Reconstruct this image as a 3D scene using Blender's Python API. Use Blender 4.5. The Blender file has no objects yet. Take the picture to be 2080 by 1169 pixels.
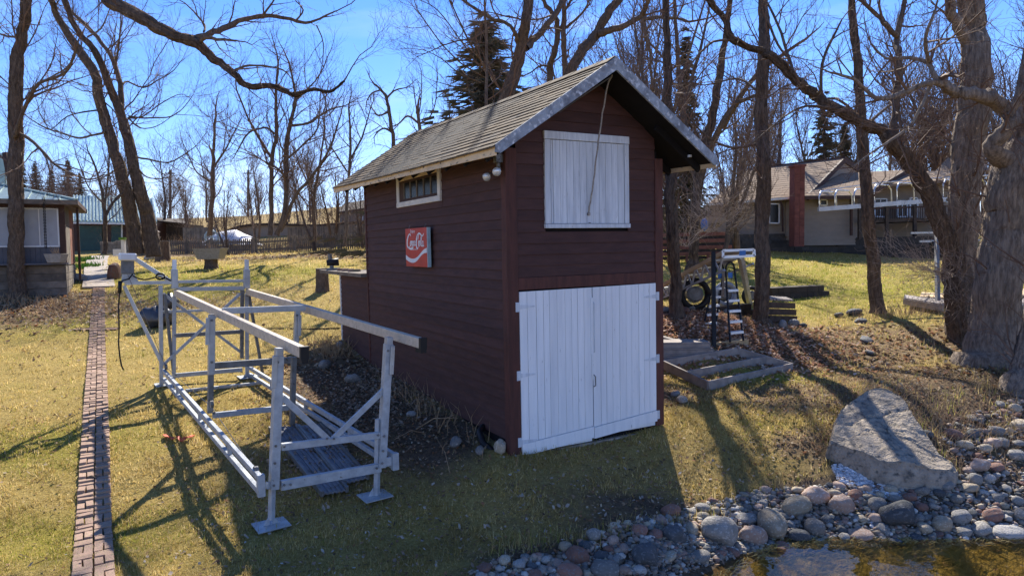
import bpy, math, random
import numpy as np
from mathutils import Matrix, Vector
rnd = random.Random(11)
nr = np.random.RandomState(7)
scn = bpy.context.scene
COL = scn.collection
F = 1391.0
CAM = np.array([0.0, 0.0, 2.9])
PITCH, ROLL = 0.0552, -0.0127

# ---------------------------------------------------------------- camera
cd = bpy.data.cameras.new('camera')
cam = bpy.data.objects.new('camera', cd); COL.objects.link(cam)
cd.sensor_width = 36; cd.lens = 36*F/2080; cd.clip_end = 2000; cd.clip_start = 0.05
cam.matrix_world = Matrix.Translation((0, 0, 2.9)) @ Matrix.Rotation(math.pi/2-PITCH, 4, 'X') @ Matrix.Rotation(ROLL, 4, 'Z')
scn.camera = cam
# ---------------------------------------------------------------- light
SUN_AZ, SUN_EL = math.radians(4.6), math.radians(39.8)
world = bpy.data.worlds.new('World'); scn.world = world; world.use_nodes = True
wn = world.node_tree; wn.nodes.clear()
wo = wn.nodes.new('ShaderNodeOutputWorld'); bg = wn.nodes.new('ShaderNodeBackground')
sky = wn.nodes.new('ShaderNodeTexSky'); sky.sky_type = 'NISHITA'; sky.sun_disc = False
sky.sun_elevation = SUN_EL; sky.sun_rotation = SUN_AZ; sky.air_density = 1.0; sky.dust_density = 0.0; sky.ozone_density = 6.0; sky.altitude = 300
tc = wn.nodes.new('ShaderNodeTexCoord'); mp = wn.nodes.new('ShaderNodeMapping'); mp.inputs['Scale'].default_value = (1.2, 1.2, 6.0)
nz = wn.nodes.new('ShaderNodeTexNoise'); nz.inputs['Scale'].default_value = 1.6; nz.inputs['Detail'].default_value = 7; nz.inputs['Distortion'].default_value = .6
rp = wn.nodes.new('ShaderNodeValToRGB'); rp.color_ramp.elements[0].position = .52; rp.color_ramp.elements[1].position = .85
rp.color_ramp.elements[1].color = (.38, .38, .38, 1)
mx = wn.nodes.new('ShaderNodeMix'); mx.data_type = 'RGBA'
hs = wn.nodes.new('ShaderNodeHueSaturation'); hs.inputs['Saturation'].default_value = 1.16
mx.inputs['B'].default_value = (5.6, 6.2, 7.4, 1)
L_ = wn.links.new
L_(tc.outputs['Generated'], mp.inputs['Vector']); L_(mp.outputs['Vector'], nz.inputs['Vector']); L_(nz.outputs['Fac'], rp.inputs['Fac'])
L_(rp.outputs['Color'], mx.inputs['Factor']); L_(sky.outputs['Color'], hs.inputs['Color']); tint_ = wn.nodes.new('ShaderNodeMix'); tint_.data_type = 'RGBA'; tint_.blend_type = 'MULTIPLY'; tint_.inputs['Factor'].default_value = 1; tint_.inputs['B'].default_value = (.86, .73, .87, 1)
L_(hs.outputs['Color'], tint_.inputs['A']); L_(tint_.outputs['Result'], mx.inputs['A'])
L_(mx.outputs['Result'], bg.inputs['Color']); L_(bg.outputs['Background'], wo.inputs['Surface'])
bg.inputs['Strength'].default_value = 0.118
sd = bpy.data.lights.new('sun', 'SUN'); sun = bpy.data.objects.new('sun', sd); COL.objects.link(sun)
sd.energy = 5.0; sd.angle = math.radians(0.6); sd.color = (1, .93, .82)
sv = Vector((math.sin(SUN_AZ)*math.cos(SUN_EL), math.cos(SUN_AZ)*math.cos(SUN_EL), math.sin(SUN_EL)))
sun.rotation_euler = sv.to_track_quat('Z', 'Y').to_euler(); sun.location = (0, 0, 30)
scn.view_settings.view_transform = 'Standard'; scn.view_settings.look = 'None'
scn.view_settings.exposure = 1.08; scn.view_settings.gamma = 1; scn.view_settings.use_curve_mapping = False

# ---------------------------------------------------------------- helpers
def ray(px, py):
    a, b = px-1040., py-584.5
    c, s = math.cos(-ROLL), math.sin(-ROLL)
    x = (a*c-b*s)/F; y = -(a*s+b*c)/F
    c, s = math.cos(PITCH), math.sin(PITCH)
    d = np.array([x, c+y*s, y*c-s])
    return d/d[1]
def at(px, py, Y):
    return CAM+ray(px, py)*Y
def onplane(px, py, o, n):
    r = ray(px, py); o = np.array(o, float); n = np.array(n, float)
    return CAM+r*(np.dot(o-CAM, n)/np.dot(r, n))

def tag(o, label=None, cat=None, group=None, kind=None):
    if label: o['label'] = label
    if cat: o['category'] = cat
    if group: o['group'] = group
    if kind: o['kind'] = kind
    return o
def thing(name, label, cat, loc=(0, 0, 0), group=None, mat=None):
    o = bpy.data.objects.new(name, None); COL.objects.link(o); o.empty_display_size = .1
    if mat is not None: o.matrix_world = mat; o['_o'] = (0., 0., 0.)
    else: o.location = tuple(float(v) for v in loc); o['_o'] = tuple(float(v) for v in loc)
    return tag(o, label, cat, group)
def offs(p):
    return np.array(p['_o']) if p is not None and '_o' in p else np.zeros(3)

class MB:
    def __init__(s): s.v = []; s.f = []; s.n = 0
    def add(s, v, f):
        v = np.asarray(v, float); s.v.append(v); s.f += [tuple(i+s.n for i in q) for q in f]; s.n += len(v); return s
    def frame(s, o, X, Y, Z, taper=1.0):
        o, X, Y, Z = map(lambda a: np.array(a, float), (o, X, Y, Z))
        v = [o, o+X, o+X+Y, o+Y, o+Z, o+X+Z, o+X+Y+Z, o+Y+Z]
        return s.add(v, [(0, 3, 2, 1), (4, 5, 6, 7), (0, 1, 5, 4), (1, 2, 6, 5), (2, 3, 7, 6), (3, 0, 4, 7)])
    def box(s, a, b):
        a = np.array(a, float); b = np.array(b, float); d = b-a
        return s.frame(a, (d[0], 0, 0), (0, d[1], 0), (0, 0, d[2]))
    def beam(s, a, b, w, h, up=(0, 0, 1), caps=True):
        a = np.array(a, float); b = np.array(b, float); t = b-a; t /= np.linalg.norm(t)+1e-9
        up = np.array(up, float); sd_ = np.cross(t, up); n = np.linalg.norm(sd_)
        if n < 1e-3: sd_ = np.cross(t, (0, 1, 0)); n = np.linalg.norm(sd_)
        sd_ /= n; u2 = np.cross(sd_, t)
        return s.frame(a-sd_*w/2-u2*h/2, sd_*w, b-a, u2*h)
    def tube(s, P, R, k=6, close=False):
        P = np.asarray(P, float); n = len(P); R = np.broadcast_to(np.asarray(R, float), (n,))
        T = np.gradient(P, axis=0); T /= (np.linalg.norm(T, axis=1)[:, None]+1e-9)
        m = T.mean(0); ref = np.array([0, 0, 1.]) if abs(m[2]) < .8*np.linalg.norm(m)+1e-9 else np.array([1., .2, 0])
        A = np.cross(T, ref); A /= (np.linalg.norm(A, axis=1)[:, None]+1e-9); B = np.cross(T, A)
        th = np.arange(k)*2*math.pi/k
        V = P[:, None, :]+R[:, None, None]*(np.cos(th)[None, :, None]*A[:, None, :]+np.sin(th)[None, :, None]*B[:, None, :])
        f = [(i*k+j, i*k+(j+1) % k, (i+1)*k+(j+1) % k, (i+1)*k+j) for i in range(n-1) for j in range(k)]
        if k > 3: f += [tuple(range(k))[::-1], tuple((n-1)*k+j for j in range(k))]
        return s.add(V.reshape(-1, 3), f)
    def lathe(s, c, prof, k=16, axis=2):
        v = []; 
        for r, z in prof:
            for j in range(k):
                a = 2*math.pi*j/k; p = [r*math.cos(a), r*math.sin(a), z]
                if axis == 1: p = [p[0], p[2], p[1]]
                if axis == 0: p = [p[2], p[0], p[1]]
                v.append(np.array(c)+p)
        n = len(prof)
        f = [(i*k+j, i*k+(j+1) % k, (i+1)*k+(j+1) % k, (i+1)*k+j) for i in range(n-1) for j in range(k)]
        f += [tuple(range(k))[::-1], tuple((n-1)*k+j for j in range(k))]
        return s.add(v, f)
    def poly(s, pts, th):
        """flat polygon pts extruded by vector th"""
        p = np.array(pts, float); n = len(p); th = np.array(th, float)
        return s.add(np.vstack([p, p+th]), [tuple(range(n))[::-1], tuple(n+i for i in range(n))]+[(i, (i+1) % n, n+(i+1) % n, n+i) for i in range(n)])
    def mesh(s, name, off=np.zeros(3)):
        me = bpy.data.meshes.new(name); v = (np.vstack(s.v)-off) if s.v else np.zeros((0, 3))
        me.from_pydata(v.tolist(), [], s.f); return me
    def build(s, name, mat, parent=None, smooth=False, bevel=0, kind=None):
        me = s.mesh(name, offs(parent)); me.materials.append(mat)
        if smooth: me.shade_smooth()
        o = bpy.data.objects.new(name, me); COL.objects.link(o); o.parent = parent
        if parent is not None: o['_o'] = tuple(offs(parent))
        if bevel:
            b = o.modifiers.new('bevel', 'BEVEL'); b.width = bevel; b.segments = 1; b.limit_method = 'ANGLE'
        if kind: o['kind'] = kind
        return o
def inst(me, name, loc, rot=(0, 0, 0), sc=(1, 1, 1), parent=None):
    o = bpy.data.objects.new(name, me); COL.objects.link(o); o.parent = parent
    o.location = tuple(np.array(loc, float)-offs(parent)); o.rotation_euler = rot; o.scale = sc
    return o

# ---------------------------------------------------------------- materials
def mat(name, c1, c2=None, scale=6, rough=.8, bump=.0, stretch=(1, 1, 1), detail=6, metal=0, lo=.35, hi=.65, rand=0, c3=None, s3=30, t3=(.62, .7), spec=.3, bscale=None, bdist=.02, coord='Object'):
    m = bpy.data.materials.new(name); m.use_nodes = True; N = m.node_tree.nodes; K = m.node_tree.links
    b = N['Principled BSDF']; b.inputs['Roughness'].default_value = rough; b.inputs['Metallic'].default_value = metal
    b.inputs['Specular IOR Level'].default_value = spec
    t = N.new('ShaderNodeTexCoord'); mp = N.new('ShaderNodeMapping'); mp.inputs['Scale'].default_value = stretch
    K.new(t.outputs[coord], mp.inputs['Vector']); vec = mp.outputs['Vector']
    c2 = c2 or tuple(x*.7 for x in c1)
    if rand:
        oi = N.new('ShaderNodeObjectInfo'); ad = N.new('ShaderNodeVectorMath'); ad.operation = 'ADD'
        ml = N.new('ShaderNodeMath'); ml.operation = 'MULTIPLY'; ml.inputs[1].default_value = 37.
        K.new(oi.outputs['Random'], ml.inputs[0]); K.new(vec, ad.inputs[0]); K.new(ml.outputs[0], ad.inputs[1]); vec = ad.outputs[0]
    n = N.new('ShaderNodeTexNoise'); n.inputs['Scale'].default_value = scale; n.inputs['Detail'].default_value = detail; n.inputs['Roughness'].default_value = .62
    K.new(vec, n.inputs['Vector'])
    r = N.new('ShaderNodeValToRGB'); r.color_ramp.elements[0].position = lo; r.color_ramp.elements[1].position = hi
    r.color_ramp.elements[0].color = (*c1, 1); r.color_ramp.elements[1].color = (*c2, 1)
    K.new(n.outputs['Fac'], r.inputs['Fac']); col = r.outputs['Color']
    if c3 is not None:
        n3 = N.new('ShaderNodeTexNoise'); n3.inputs['Scale'].default_value = s3; n3.inputs['Detail'].default_value = 4
        K.new(vec, n3.inputs['Vector']); r3 = N.new('ShaderNodeValToRGB')
        r3.color_ramp.elements[0].position = t3[0]; r3.color_ramp.elements[1].position = t3[1]
        K.new(n3.outputs['Fac'], r3.inputs['Fac']); m3 = N.new('ShaderNodeMix'); m3.data_type = 'RGBA'
        K.new(r3.outputs['Color'], m3.inputs['Factor']); K.new(col, m3.inputs['A']); m3.inputs['B'].default_value = (*c3, 1); col = m3.outputs['Result']
    if rand:
        h = N.new('ShaderNodeHueSaturation'); mr = N.new('ShaderNodeMapRange'); mr.inputs['To Min'].default_value = 1-rand; mr.inputs['To Max'].default_value = 1+rand
        K.new(oi.outputs['Random'], mr.inputs['Value']); K.new(mr.outputs[0], h.inputs['Value']); K.new(col, h.inputs['Color']); col = h.outputs['Color']
    K.new(col, b.inputs['Base Color'])
    if bump:
        nb = N.new('ShaderNodeTexNoise'); nb.inputs['Scale'].default_value = bscale or scale*4; nb.inputs['Detail'].default_value = 6
        K.new(vec, nb.inputs['Vector']); bm = N.new('ShaderNodeBump'); bm.inputs['Strength'].default_value = bump; bm.inputs['Distance'].default_value = bdist
        K.new(nb.outputs['Fac'], bm.inputs['Height']); K.new(bm.outputs['Normal'], b.inputs['Normal'])
    return m
def attr_mat(name, attr='tint', rough=.9, trans=0, spec=.15):
    m = bpy.data.materials.new(name); m.use_nodes = True; N = m.node_tree.nodes; K = m.node_tree.links
    b = N['Principled BSDF']; b.inputs['Roughness'].default_value = rough; b.inputs['Specular IOR Level'].default_value = spec
    a = N.new('ShaderNodeAttribute'); a.attribute_name = attr; K.new(a.outputs['Color'], b.inputs['Base Color'])
    if trans:
        tr = N.new('ShaderNodeBsdfTranslucent'); K.new(a.outputs['Color'], tr.inputs['Color']); ms = N.new('ShaderNodeMixShader'); ms.inputs[0].default_value = trans
        K.new(b.outputs[0], ms.inputs[1]); K.new(tr.outputs[0], ms.inputs[2]); K.new(ms.outputs[0], N['Material Output'].inputs['Surface'])
    return m
M = {}
M['siding'] = mat('red_brown_siding', (.088, .040, .033), (.062, .029, .025), 3, .75, .35, (1, 1, 5), rand=.13, bscale=40, bdist=.01, c3=(.12, .06, .05), s3=26, t3=(.72, .8))
M['trim_red'] = mat('red_brown_trim', (.11, .040, .030), (.07, .028, .022), 4, .7, .3, (4, 4, .6), rand=.12, c3=(.24, .17, .15), s3=22, t3=(.74, .78))
M['dark'] = mat('dark_interior', (.012, .010, .010), rough=.95)
M['white'] = mat('white_painted_boards', (.86, .87, .86), (.70, .72, .73), 2.2, .6, .25, (6, 6, .5), rand=.05, c3=(.24, .235, .23), s3=13, t3=(.69, .76), bscale=25, bdist=.006, lo=.3, hi=.75)
M['bluewhite'] = mat('weathered_white_boards', (.70, .73, .75), (.50, .53, .56), 2.6, .65, .3, (7, 7, .5), rand=.06, c3=(.22, .23, .24), s3=16, t3=(.66, .74), bscale=25, bdist=.006)
M['rake'] = mat('weathered_rake_paint', (.36, .40, .44), (.16, .17, .19), 3, .75, .35, (2, 2, 2), c3=(.58, .60, .62), s3=9, t3=(.55, .68))
M['cream'] = mat('peeling_cream_paint', (.80, .60, .36), (.58, .44, .28), 3, .75, .3, (1, 1, 2), c3=(.17, .14, .11), s3=10, t3=(.6, .68))
M['creamw'] = mat('chalky_window_trim', (.74, .70, .62), (.56, .53, .48), 5, .7, .25, c3=(.2, .17, .15), s3=14, t3=(.66, .72))
M['shingle'] = mat('brown_shingle', (.165, .112, .058), (.10, .068, .038), 9, .95, .5, rand=.18, bscale=90, bdist=.008, c3=(.07, .06, .05), s3=2.2, t3=(.5, .75))
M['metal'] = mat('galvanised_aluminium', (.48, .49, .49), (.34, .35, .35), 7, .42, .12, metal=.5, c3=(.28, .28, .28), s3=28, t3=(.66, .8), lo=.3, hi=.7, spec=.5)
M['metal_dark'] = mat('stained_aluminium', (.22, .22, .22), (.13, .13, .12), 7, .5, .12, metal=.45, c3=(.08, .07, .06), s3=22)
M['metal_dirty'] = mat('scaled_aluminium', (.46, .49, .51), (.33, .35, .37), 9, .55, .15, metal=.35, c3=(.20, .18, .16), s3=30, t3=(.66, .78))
M['bunk'] = mat('silver_wood_bunk', (.62, .52, .40), (.48, .40, .30), 4, .6, .2, (3, 3, 3), c3=(.32, .25, .18), s3=9, t3=(.62, .72))
M['black'] = mat('black_rubber', (.015, .015, .016), rough=.55)
M['blackbag'] = mat('black_plastic', (.03, .03, .034), (.06, .06, .07), 5, .35, .4, bscale=9, bdist=.05, spec=.6)
M['rope'] = mat('old_rope', (.42, .38, .33), (.25, .22, .19), 40, .9, .4)
M['glass'] = mat('dark_window_glass', (.015, .016, .018), (.02, .02, .02), 3, .25, spec=.3)
M['lamp'] = mat('frosted_lamp_glass', (.75, .78, .8), (.5, .52, .55), 9, .2, metal=.3, spec=.7)
M['signred'] = mat('enamel_red', (.60, .045, .022), (.48, .035, .02), 5, .45, rand=0, c3=(.32, .06, .03), s3=9, t3=(.7, .8), spec=.5)
M['signwhite'] = mat('enamel_white', (.82, .82, .80), (.72, .72, .70), 5, .45)
M['signedge'] = mat('pale_teal_metal', (.42, .55, .56), (.32, .42, .44), 8, .6)
M['bark'] = mat('grey_brown_bark', (.19, .135, .095), (.085, .06, .044), 7, .95, 1.0, (2.4, 2.4, .8), bscale=16, bdist=.04, rand=.12, c3=(.25, .20, .155), s3=12, t3=(.6, .75))
M['barkbig'] = mat('furrowed_bark', (.32, .255, .195), (.13, .10, .078), 9, .95, 1.0, (2.3, 2.3, .4), bscale=22, bdist=.03, c3=(.33, .27, .21), s3=14, t3=(.6, .75))
M['twig'] = mat('brown_twigs', (.20, .125, .085), (.12, .075, .055), 3, .85)
M['twigfar'] = mat('far_twigs', (.20, .14, .105), (.13, .09, .07), .6, .9)
M['barkfar'] = mat('far_bark', (.14, .10, .075), (.08, .06, .045), 3, .95)
M['needles'] = mat('spruce_needles', (.085, .085, .045), (.14, .115, .07), 1.4, .9, c3=(.14, .09, .06), s3=3, t3=(.5, .7))
M['rock'] = None
M['wood'] = mat('grey_weathered_lumber', (.36, .31, .27), (.23, .20, .18), 5, .85, .4, (1, 1, 1), rand=.15, bscale=30, bdist=.008)
M['woodlt'] = mat('fresh_tan_lumber', (.55, .40, .22), (.42, .29, .15), 4, .8, .25, rand=.12)
M['wooddk'] = mat('dark_landscape_timber', (.085, .062, .045), (.045, .035, .028), 6, .9, .5, rand=.2)
M['woodred'] = mat('red_stained_deck', (.26, .10, .06), (.17, .065, .04), 4, .8, .3, rand=.15)
M['fence'] = mat('old_grey_fence', (.20, .165, .13), (.10, .085, .07), 3, .9, .3, rand=.2)
M['brick'] = mat('worn_red_paver', (.42, .28, .205), (.32, .21, .155), 12, .9, .5, rand=.16, bscale=60, bdist=.006, c3=(.27, .22, .13), s3=5, t3=(.50, .70))
M['concrete'] = mat('old_concrete', (.42, .36, .31), (.30, .26, .22), 5, .9, .4, rand=.08, c3=(.15, .12, .09), s3=4, t3=(.62, .75))
M['block'] = mat('dark_retaining_block', (.085, .075, .065), (.05, .045, .04), 8, .95, .5, rand=.25)
M['house'] = mat('taupe_lap_siding', (.31, .255, .20), (.27, .22, .175), 2, .8, rand=.03)
M['houseroof'] = mat('tan_shingles', (.30, .21, .14), (.22, .155, .105), 20, .95, .5, rand=.12, bscale=40)
M['brickred'] = mat('red_chimney_brick', (.21, .075, .055), (.14, .05, .04), 6, .9, .4, rand=.25)
M['brown'] = mat('dark_brown_trim', (.07, .035, .025), rough=.7)
M['whitetrim'] = mat('white_frame', (.78, .78, .76), (.68, .68, .66), 4, .5)
M['tube'] = mat('white_aluminium_tube', (.70, .72, .74), (.55, .57, .6), 5, .35, metal=.4, spec=.5)
M['greenroof'] = mat('green_metal_roof', (.33, .42, .38), (.27, .35, .32), 1.2, .38, metal=.3, spec=.5, rand=.04)
M['greendoor'] = mat('dark_green_door', (.022, .07, .06), (.016, .05, .045), 3, .5)
M['screen'] = mat('translucent_porch_sheet', (.40, .41, .43), (.31, .32, .34), 1.6, .45, .25, (1, 1, .6), bscale=3, bdist=.1)
M['bluegrey'] = mat('blue_grey_wainscot', (.13, .125, .14), (.10, .10, .11), 3, .7)
M['pot'] = mat('grey_stone_planter', (.38, .34, .29), (.28, .25, .21), 12, .9, .3)
M['tarp'] = mat('white_tarp', (.72, .72, .74), (.58, .58, .62), 2, .6, .5, bscale=3, bdist=.1)
M['orange'] = mat('orange_webbing', (.75, .14, .06), (.55, .10, .05), 9, .7)
M['blue'] = mat('blue_sticker', (.06, .20, .50), (.05, .16, .42), 3, .5)
M['paletwig'] = mat('pale_shoots', (.42, .34, .27), (.28, .21, .16), 4, .9)
M['stem'] = mat('dry_stems', (.42, .29, .16), (.26, .17, .10), 4, .9)
M['panel'] = mat('grey_corrugated_panel', (.22, .23, .25), (.13, .135, .15), 3, .6, .15, metal=.2, c3=(.10, .08, .06), s3=9, t3=(.55, .7))
M['green'] = mat('fresh_green_leaves', (.10, .22, .03), (.16, .26, .05), 9, .8)
def rock_mat(name, a, b, c):
    return mat(name, a, b, 2.2, .8, .5, rand=.25, c3=c, s3=5, t3=(.56, .62), bscale=11, bdist=.03, lo=.3, hi=.7)
RM = [rock_mat('grey_stone', (.27, .25, .22), (.18, .17, .15), (.36, .335, .30)),
      rock_mat('pink_granite', (.40, .28, .215), (.29, .205, .16), (.42, .36, .31)),
      rock_mat('dark_stone', (.10, .105, .11), (.065, .07, .072), (.16, .16, .16)),
      rock_mat('tan_stone', (.41, .335, .235), (.30, .25, .18), (.48, .43, .34)),
      rock_mat('pale_stone', (.38, .36, .33), (.29, .275, .25), (.2, .19, .17)),
      rock_mat('rust_stone', (.27, .14, .10), (.19, .10, .075), (.20, .17, .15))]
M['boulder'] = mat('lichened_granite', (.40, .335, .26), (.22, .185, .145), 7, .9, 1.0, c3=(.10, .095, .085), s3=14, t3=(.56, .70), bscale=30, bdist=.03, detail=10)

# ---------------------------------------------------------------- terrain
SO = np.array([-.027, 8.5753, .1824])
def _R(rx, ry, rz):
    return np.array((Matrix.Rotation(rz, 3, 'Z') @ Matrix.Rotation(ry, 3, 'Y') @ Matrix.Rotation(rx, 3, 'X')))
SR = _R(.0028, -.0087, .5067)
def S(u, w, v): return SO+SR@np.array([u, w, v])
cp = []
def cY(px, py, Y): cp.append(at(px, py, Y))
def cZ(px, py, z): cp.append(CAM+ray(px, py)*((z-2.9)/ray(px, py)[2]))
cY(190, 1087, 7.1); cY(193, 900, 9.3); cY(196, 780, 12.2); cY(197, 700, 16.0); cY(199, 620, 20.3); cY(200, 590, 22.5); cY(205, 550, 29); cY(212, 520, 42)
cZ(0, 1169, .0); cZ(400, 1169, -.02); cZ(720, 1169, -.08); cZ(950, 1140, -.2); cY(551, 1066, 7.19); cY(762, 1018, 7.79)
cp.append(S(-.02, 0, .14)); cp.append(S(2.48, 0, .15)); cp.append(S(0, 5.8, .46)); cp.append(S(1.2, -.05, .06)); cp.append(S(2.5, 3, .55)); cp.append(S(2.5, 6.0, 1.0))
cp.append(S(0, 8, .75)); cp.append(S(-1.6, 1.5, .16)); cp.append(S(-1.6, 4, .3))
cY(345, 780, 12); cY(505, 772, 12.6); cY(20, 700, 15.8); cY(30, 612, 20); cY(-150, 620, 19); cY(655, 590, 20.6); cY(430, 545, 28.5); cY(600, 540, 29)
cY(250, 513, 42); cY(500, 514, 42); cY(700, 502, 40); cp.append((-29, 48, 3.25)); cp.append((-45, 48, 3.3))
cp += [(-20, 60, 5.2), (-5, 60, 5.6), (-40, 62, 4.0), (-15, 90, 9.5), (-45, 95, 7.5), (10, 75, 6.0), (15, 110, 9), (-80, 110, 8), (50, 120, 8), (110, 110, 7), (-110, 70, 5), (110, 50, 4.5)]
cY(1438, 792, 11.3); cY(1610, 752, 12.6); cY(1360, 742, 12.6); cY(1400, 722, 12.8); cY(1460, 690, 13.3); cY(1370, 640, 14.4); cY(1548, 655, 15); cY(1640, 655, 16.2)
cY(1783, 632, 16.6); cY(1700, 700, 13.8); cY(1860, 660, 14.6); cY(1600, 600, 20.5); cY(1600, 560, 26); cY(1760, 560, 26); cY(1650, 521, 37); cY(1850, 525, 36); cY(2060, 560, 24)
cp += [(14, 41, 3.1), (24, 41, 3.2), (35, 40, 3.2)]
cY(1990, 705, 13.0); cY(2080, 640, 15.5); cY(2075, 760, 11.0); cY(1900, 740, 12.2); cY(1770, 790, 10.6); cY(1500, 860, 9.9); cY(1420, 930, 9.0); cY(1400, 1030, 7.9); cY(1600, 940, 8.9)
cY(1690, 920, 9.0); cY(1830, 985, 8.25); cY(1960, 860, 9.6); cY(2080, 900, 9.3); cY(1560, 1110, 7.45); cY(1300, 1060, 7.35); cY(1850, 1090, 7.6); cY(2080, 1092, 7.6); cY(1150, 1130, 6.8)
cp += [(1.2, 5.6, -.62), (3, 5.9, -.75), (5.5, 6.3, -.75), (8, 6.5, -.7), (12, 7.2, -.6), (0, 4.5, -.7), (-2, 4.2, -.12), (-6, 4.0, -.08), (0, 2, -1.0), (5, 2, -1.1), (-8, 1, -.5), (14, 12, .6), (20, 20, 1.3), (-14, 8, .1), (-22, 15, .7), (0, -30, -1.5), (-40, -10, -.8), (40, -10, -1.4), (40, 20, 1.6), (-45, 30, 1.9)]
cp = np.array(cp)
def _k(A, B):
    d = np.linalg.norm(A[:, None, :2]-B[None, :, :2], axis=2); return np.sqrt(d*d+.5)
_n = len(cp); _A = np.zeros((_n+3, _n+3)); _A[:_n, :_n] = _k(cp, cp)+np.eye(_n)*(-.06)
_A[:_n, _n] = 1; _A[:_n, _n+1:] = cp[:, :2]; _A[_n:, :_n] = _A[:_n, _n:].T
_w = np.linalg.solve(_A, np.concatenate([cp[:, 2], np.zeros(3)]))
def H(P):
    P = np.atleast_2d(np.asarray(P, float)); out = []
    for i in range(0, len(P), 20000):
        q = P[i:i+20000]; out.append(_k(q, cp)@_w[:_n]+_w[_n]+q[:, :2]@_w[_n+1:])
    return np.concatenate(out)
def h(x, y): return float(H([(x, y)])[0])
def G(px, py, lift=0.):
    r = ray(px, py); ts = np.concatenate([np.arange(4.5, 40, .05), np.arange(40, 130, .25)])
    P = CAM+r*ts[:, None]; d = P[:, 2]-H(P)-lift; i = np.argmax(d < 0)
    if d[i] >= 0: return P[-1]
    if i: 
        t = ts[i-1]+(ts[i]-ts[i-1])*d[i-1]/(d[i-1]-d[i]); return CAM+r*t
    return P[i]
def micro(P):
    x, y = P[:, 0], P[:, 1]; o = np.zeros(len(P))
    for a, b, c, d, amp in ((1.3, .7, .3, 1.9, .012), (3.1, -2.2, 1.2, 2.7, .008), (6.3, 5.1, .4, -7.1, .006), (11, 3, -5, 12, .004)):
        o += amp*np.sin(a*x+b*y+1)*np.sin(c*x+d*y)
    return o
WATER = -.395
# polar grid
rs = np.concatenate([np.linspace(.5, 4.5, 6), np.geomspace(4.8, 60, 230), np.geomspace(62, 420, 30)])
an = np.concatenate([np.linspace(-180, -62, 20), np.linspace(-60, 60, 420), np.linspace(62, 180, 20)])*math.pi/180
RR, AA = np.meshgrid(rs, an, indexing='ij')
GP = np.stack([RR*np.sin(AA), RR*np.cos(AA)], -1).reshape(-1, 2)
gz = H(GP)
far = np.clip((np.hypot(GP[:, 0], GP[:, 1])-115)/100, 0, 1); gz = gz*(1-far)+far*9
back = np.clip((-GP[:, 1]-5)/20, 0, 1); gz = gz*(1-back)-1.3*back
gz += micro(GP)*np.clip((60-np.hypot(GP[:, 0], GP[:, 1]))/30, 0, 1)
V = np.column_stack([GP, gz]); nr_, na_ = len(rs), len(an)
idx = np.arange(nr_*na_).reshape(nr_, na_)
Fq = np.stack([idx[:-1, :-1], idx[1:, :-1], idx[1:, 1:], idx[:-1, 1:]], -1).reshape(-1, 4)[:, ::-1]
me = bpy.data.meshes.new('ground'); me.from_pydata(V.tolist(), [], Fq.tolist()); me.shade_smooth()
ground = bpy.data.objects.new('ground', me); COL.objects.link(ground); tag(ground, kind='structure')

# zones: r leaf litter, g lush green, b bare dirt
def blob(P, c, ra, rb=None, ang=0):
    rb = rb or ra; d = P[:, :2]-np.array(c)[:2]; ca, sa = math.cos(ang), math.sin(ang)
    a = (d[:, 0]*ca+d[:, 1]*sa)/ra; b = (-d[:, 0]*sa+d[:, 1]*ca)/rb
    return np.exp(-(a*a+b*b)**1.5)
def segd(P, a, b):
    a = np.array(a)[:2]; b = np.array(b)[:2]; ab = b-a; t = np.clip(((P[:, :2]-a)@ab)/(ab@ab), 0, 1)
    return np.linalg.norm(P[:, :2]-a-t[:, None]*ab, axis=1)
_zl = [(G(1440, 660), 1.5, 1.2), (G(1380, 650), 1.3, 1.0), (G(1620, 700), 1.6, 1.3), (G(1760, 700), 2.2, 1.6), (G(1900, 780), 1.8, 1.5), (G(1850, 850), 1.3, 1.0), (G(2040, 800), 2.5, 1.6), (G(2000, 700), 1.8, 1.5),
       (G(60, 620), 2.6, 1.6), (G(150, 600), 1.6, 1.2), (G(-60, 640), 3, 1.6), (G(560, 522), 6, 1.6), (G(640, 517), 4, 1.4), (G(400, 518), 6, 1.4), (G(722, 522), 2.0, 1.2), (G(1650, 900), .7, .4), (G(1650, 800), 1.2, .8), (G(1560, 700), 1.0, .6),
       (G(220, 545), 1.0, 1.4), (S(-.9, 2.2, 0), 1.0, 1.4), (S(-1.0, 4.6, 0), 1.1, 1.9), (S(-.8, 6.6, 0), 1.0, 1.3), (G(1340, 800), .8, .5)]
_zg = [(G(100, 640), 3, 2.2), (G(330, 560), 4, 4.5), (G(300, 600), 3, 2), (G(1650, 590), 6, 6), (G(1750, 560), 9, 7), (G(1560, 540), 6, 8), (G(1860, 590), 5, 5), (G(500, 560), 5, 4), (G(1560, 765), .9, .5), (G(1590, 695), .8, .35), (G(120, 900), 1.5, 1.0), (G(100, 1100), 1.2, .7)]
_zd = [(S(.9, -1.6, 0), 2.6, 1.6, .51), (S(-.6, 1.0, 0), .8, 1.1), (S(-.8, 3.2, 0), .8, 1.6), (S(-.9, 5.2, 0), .9, 1.5), (G(1700, 1010), 1.2, .5), (G(1960, 980), 2.2, .9), (G(1500, 1080), 2.2, .5), (G(1180, 1135), 1.2, .3), (G(2000, 840), 1.6, 1.0), (G(1350, 1085), 1.2, .3), (G(1860, 1050), 2.5, .5)]
LIFTD = (G(640, 930), 1.6, 1.0)
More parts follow.
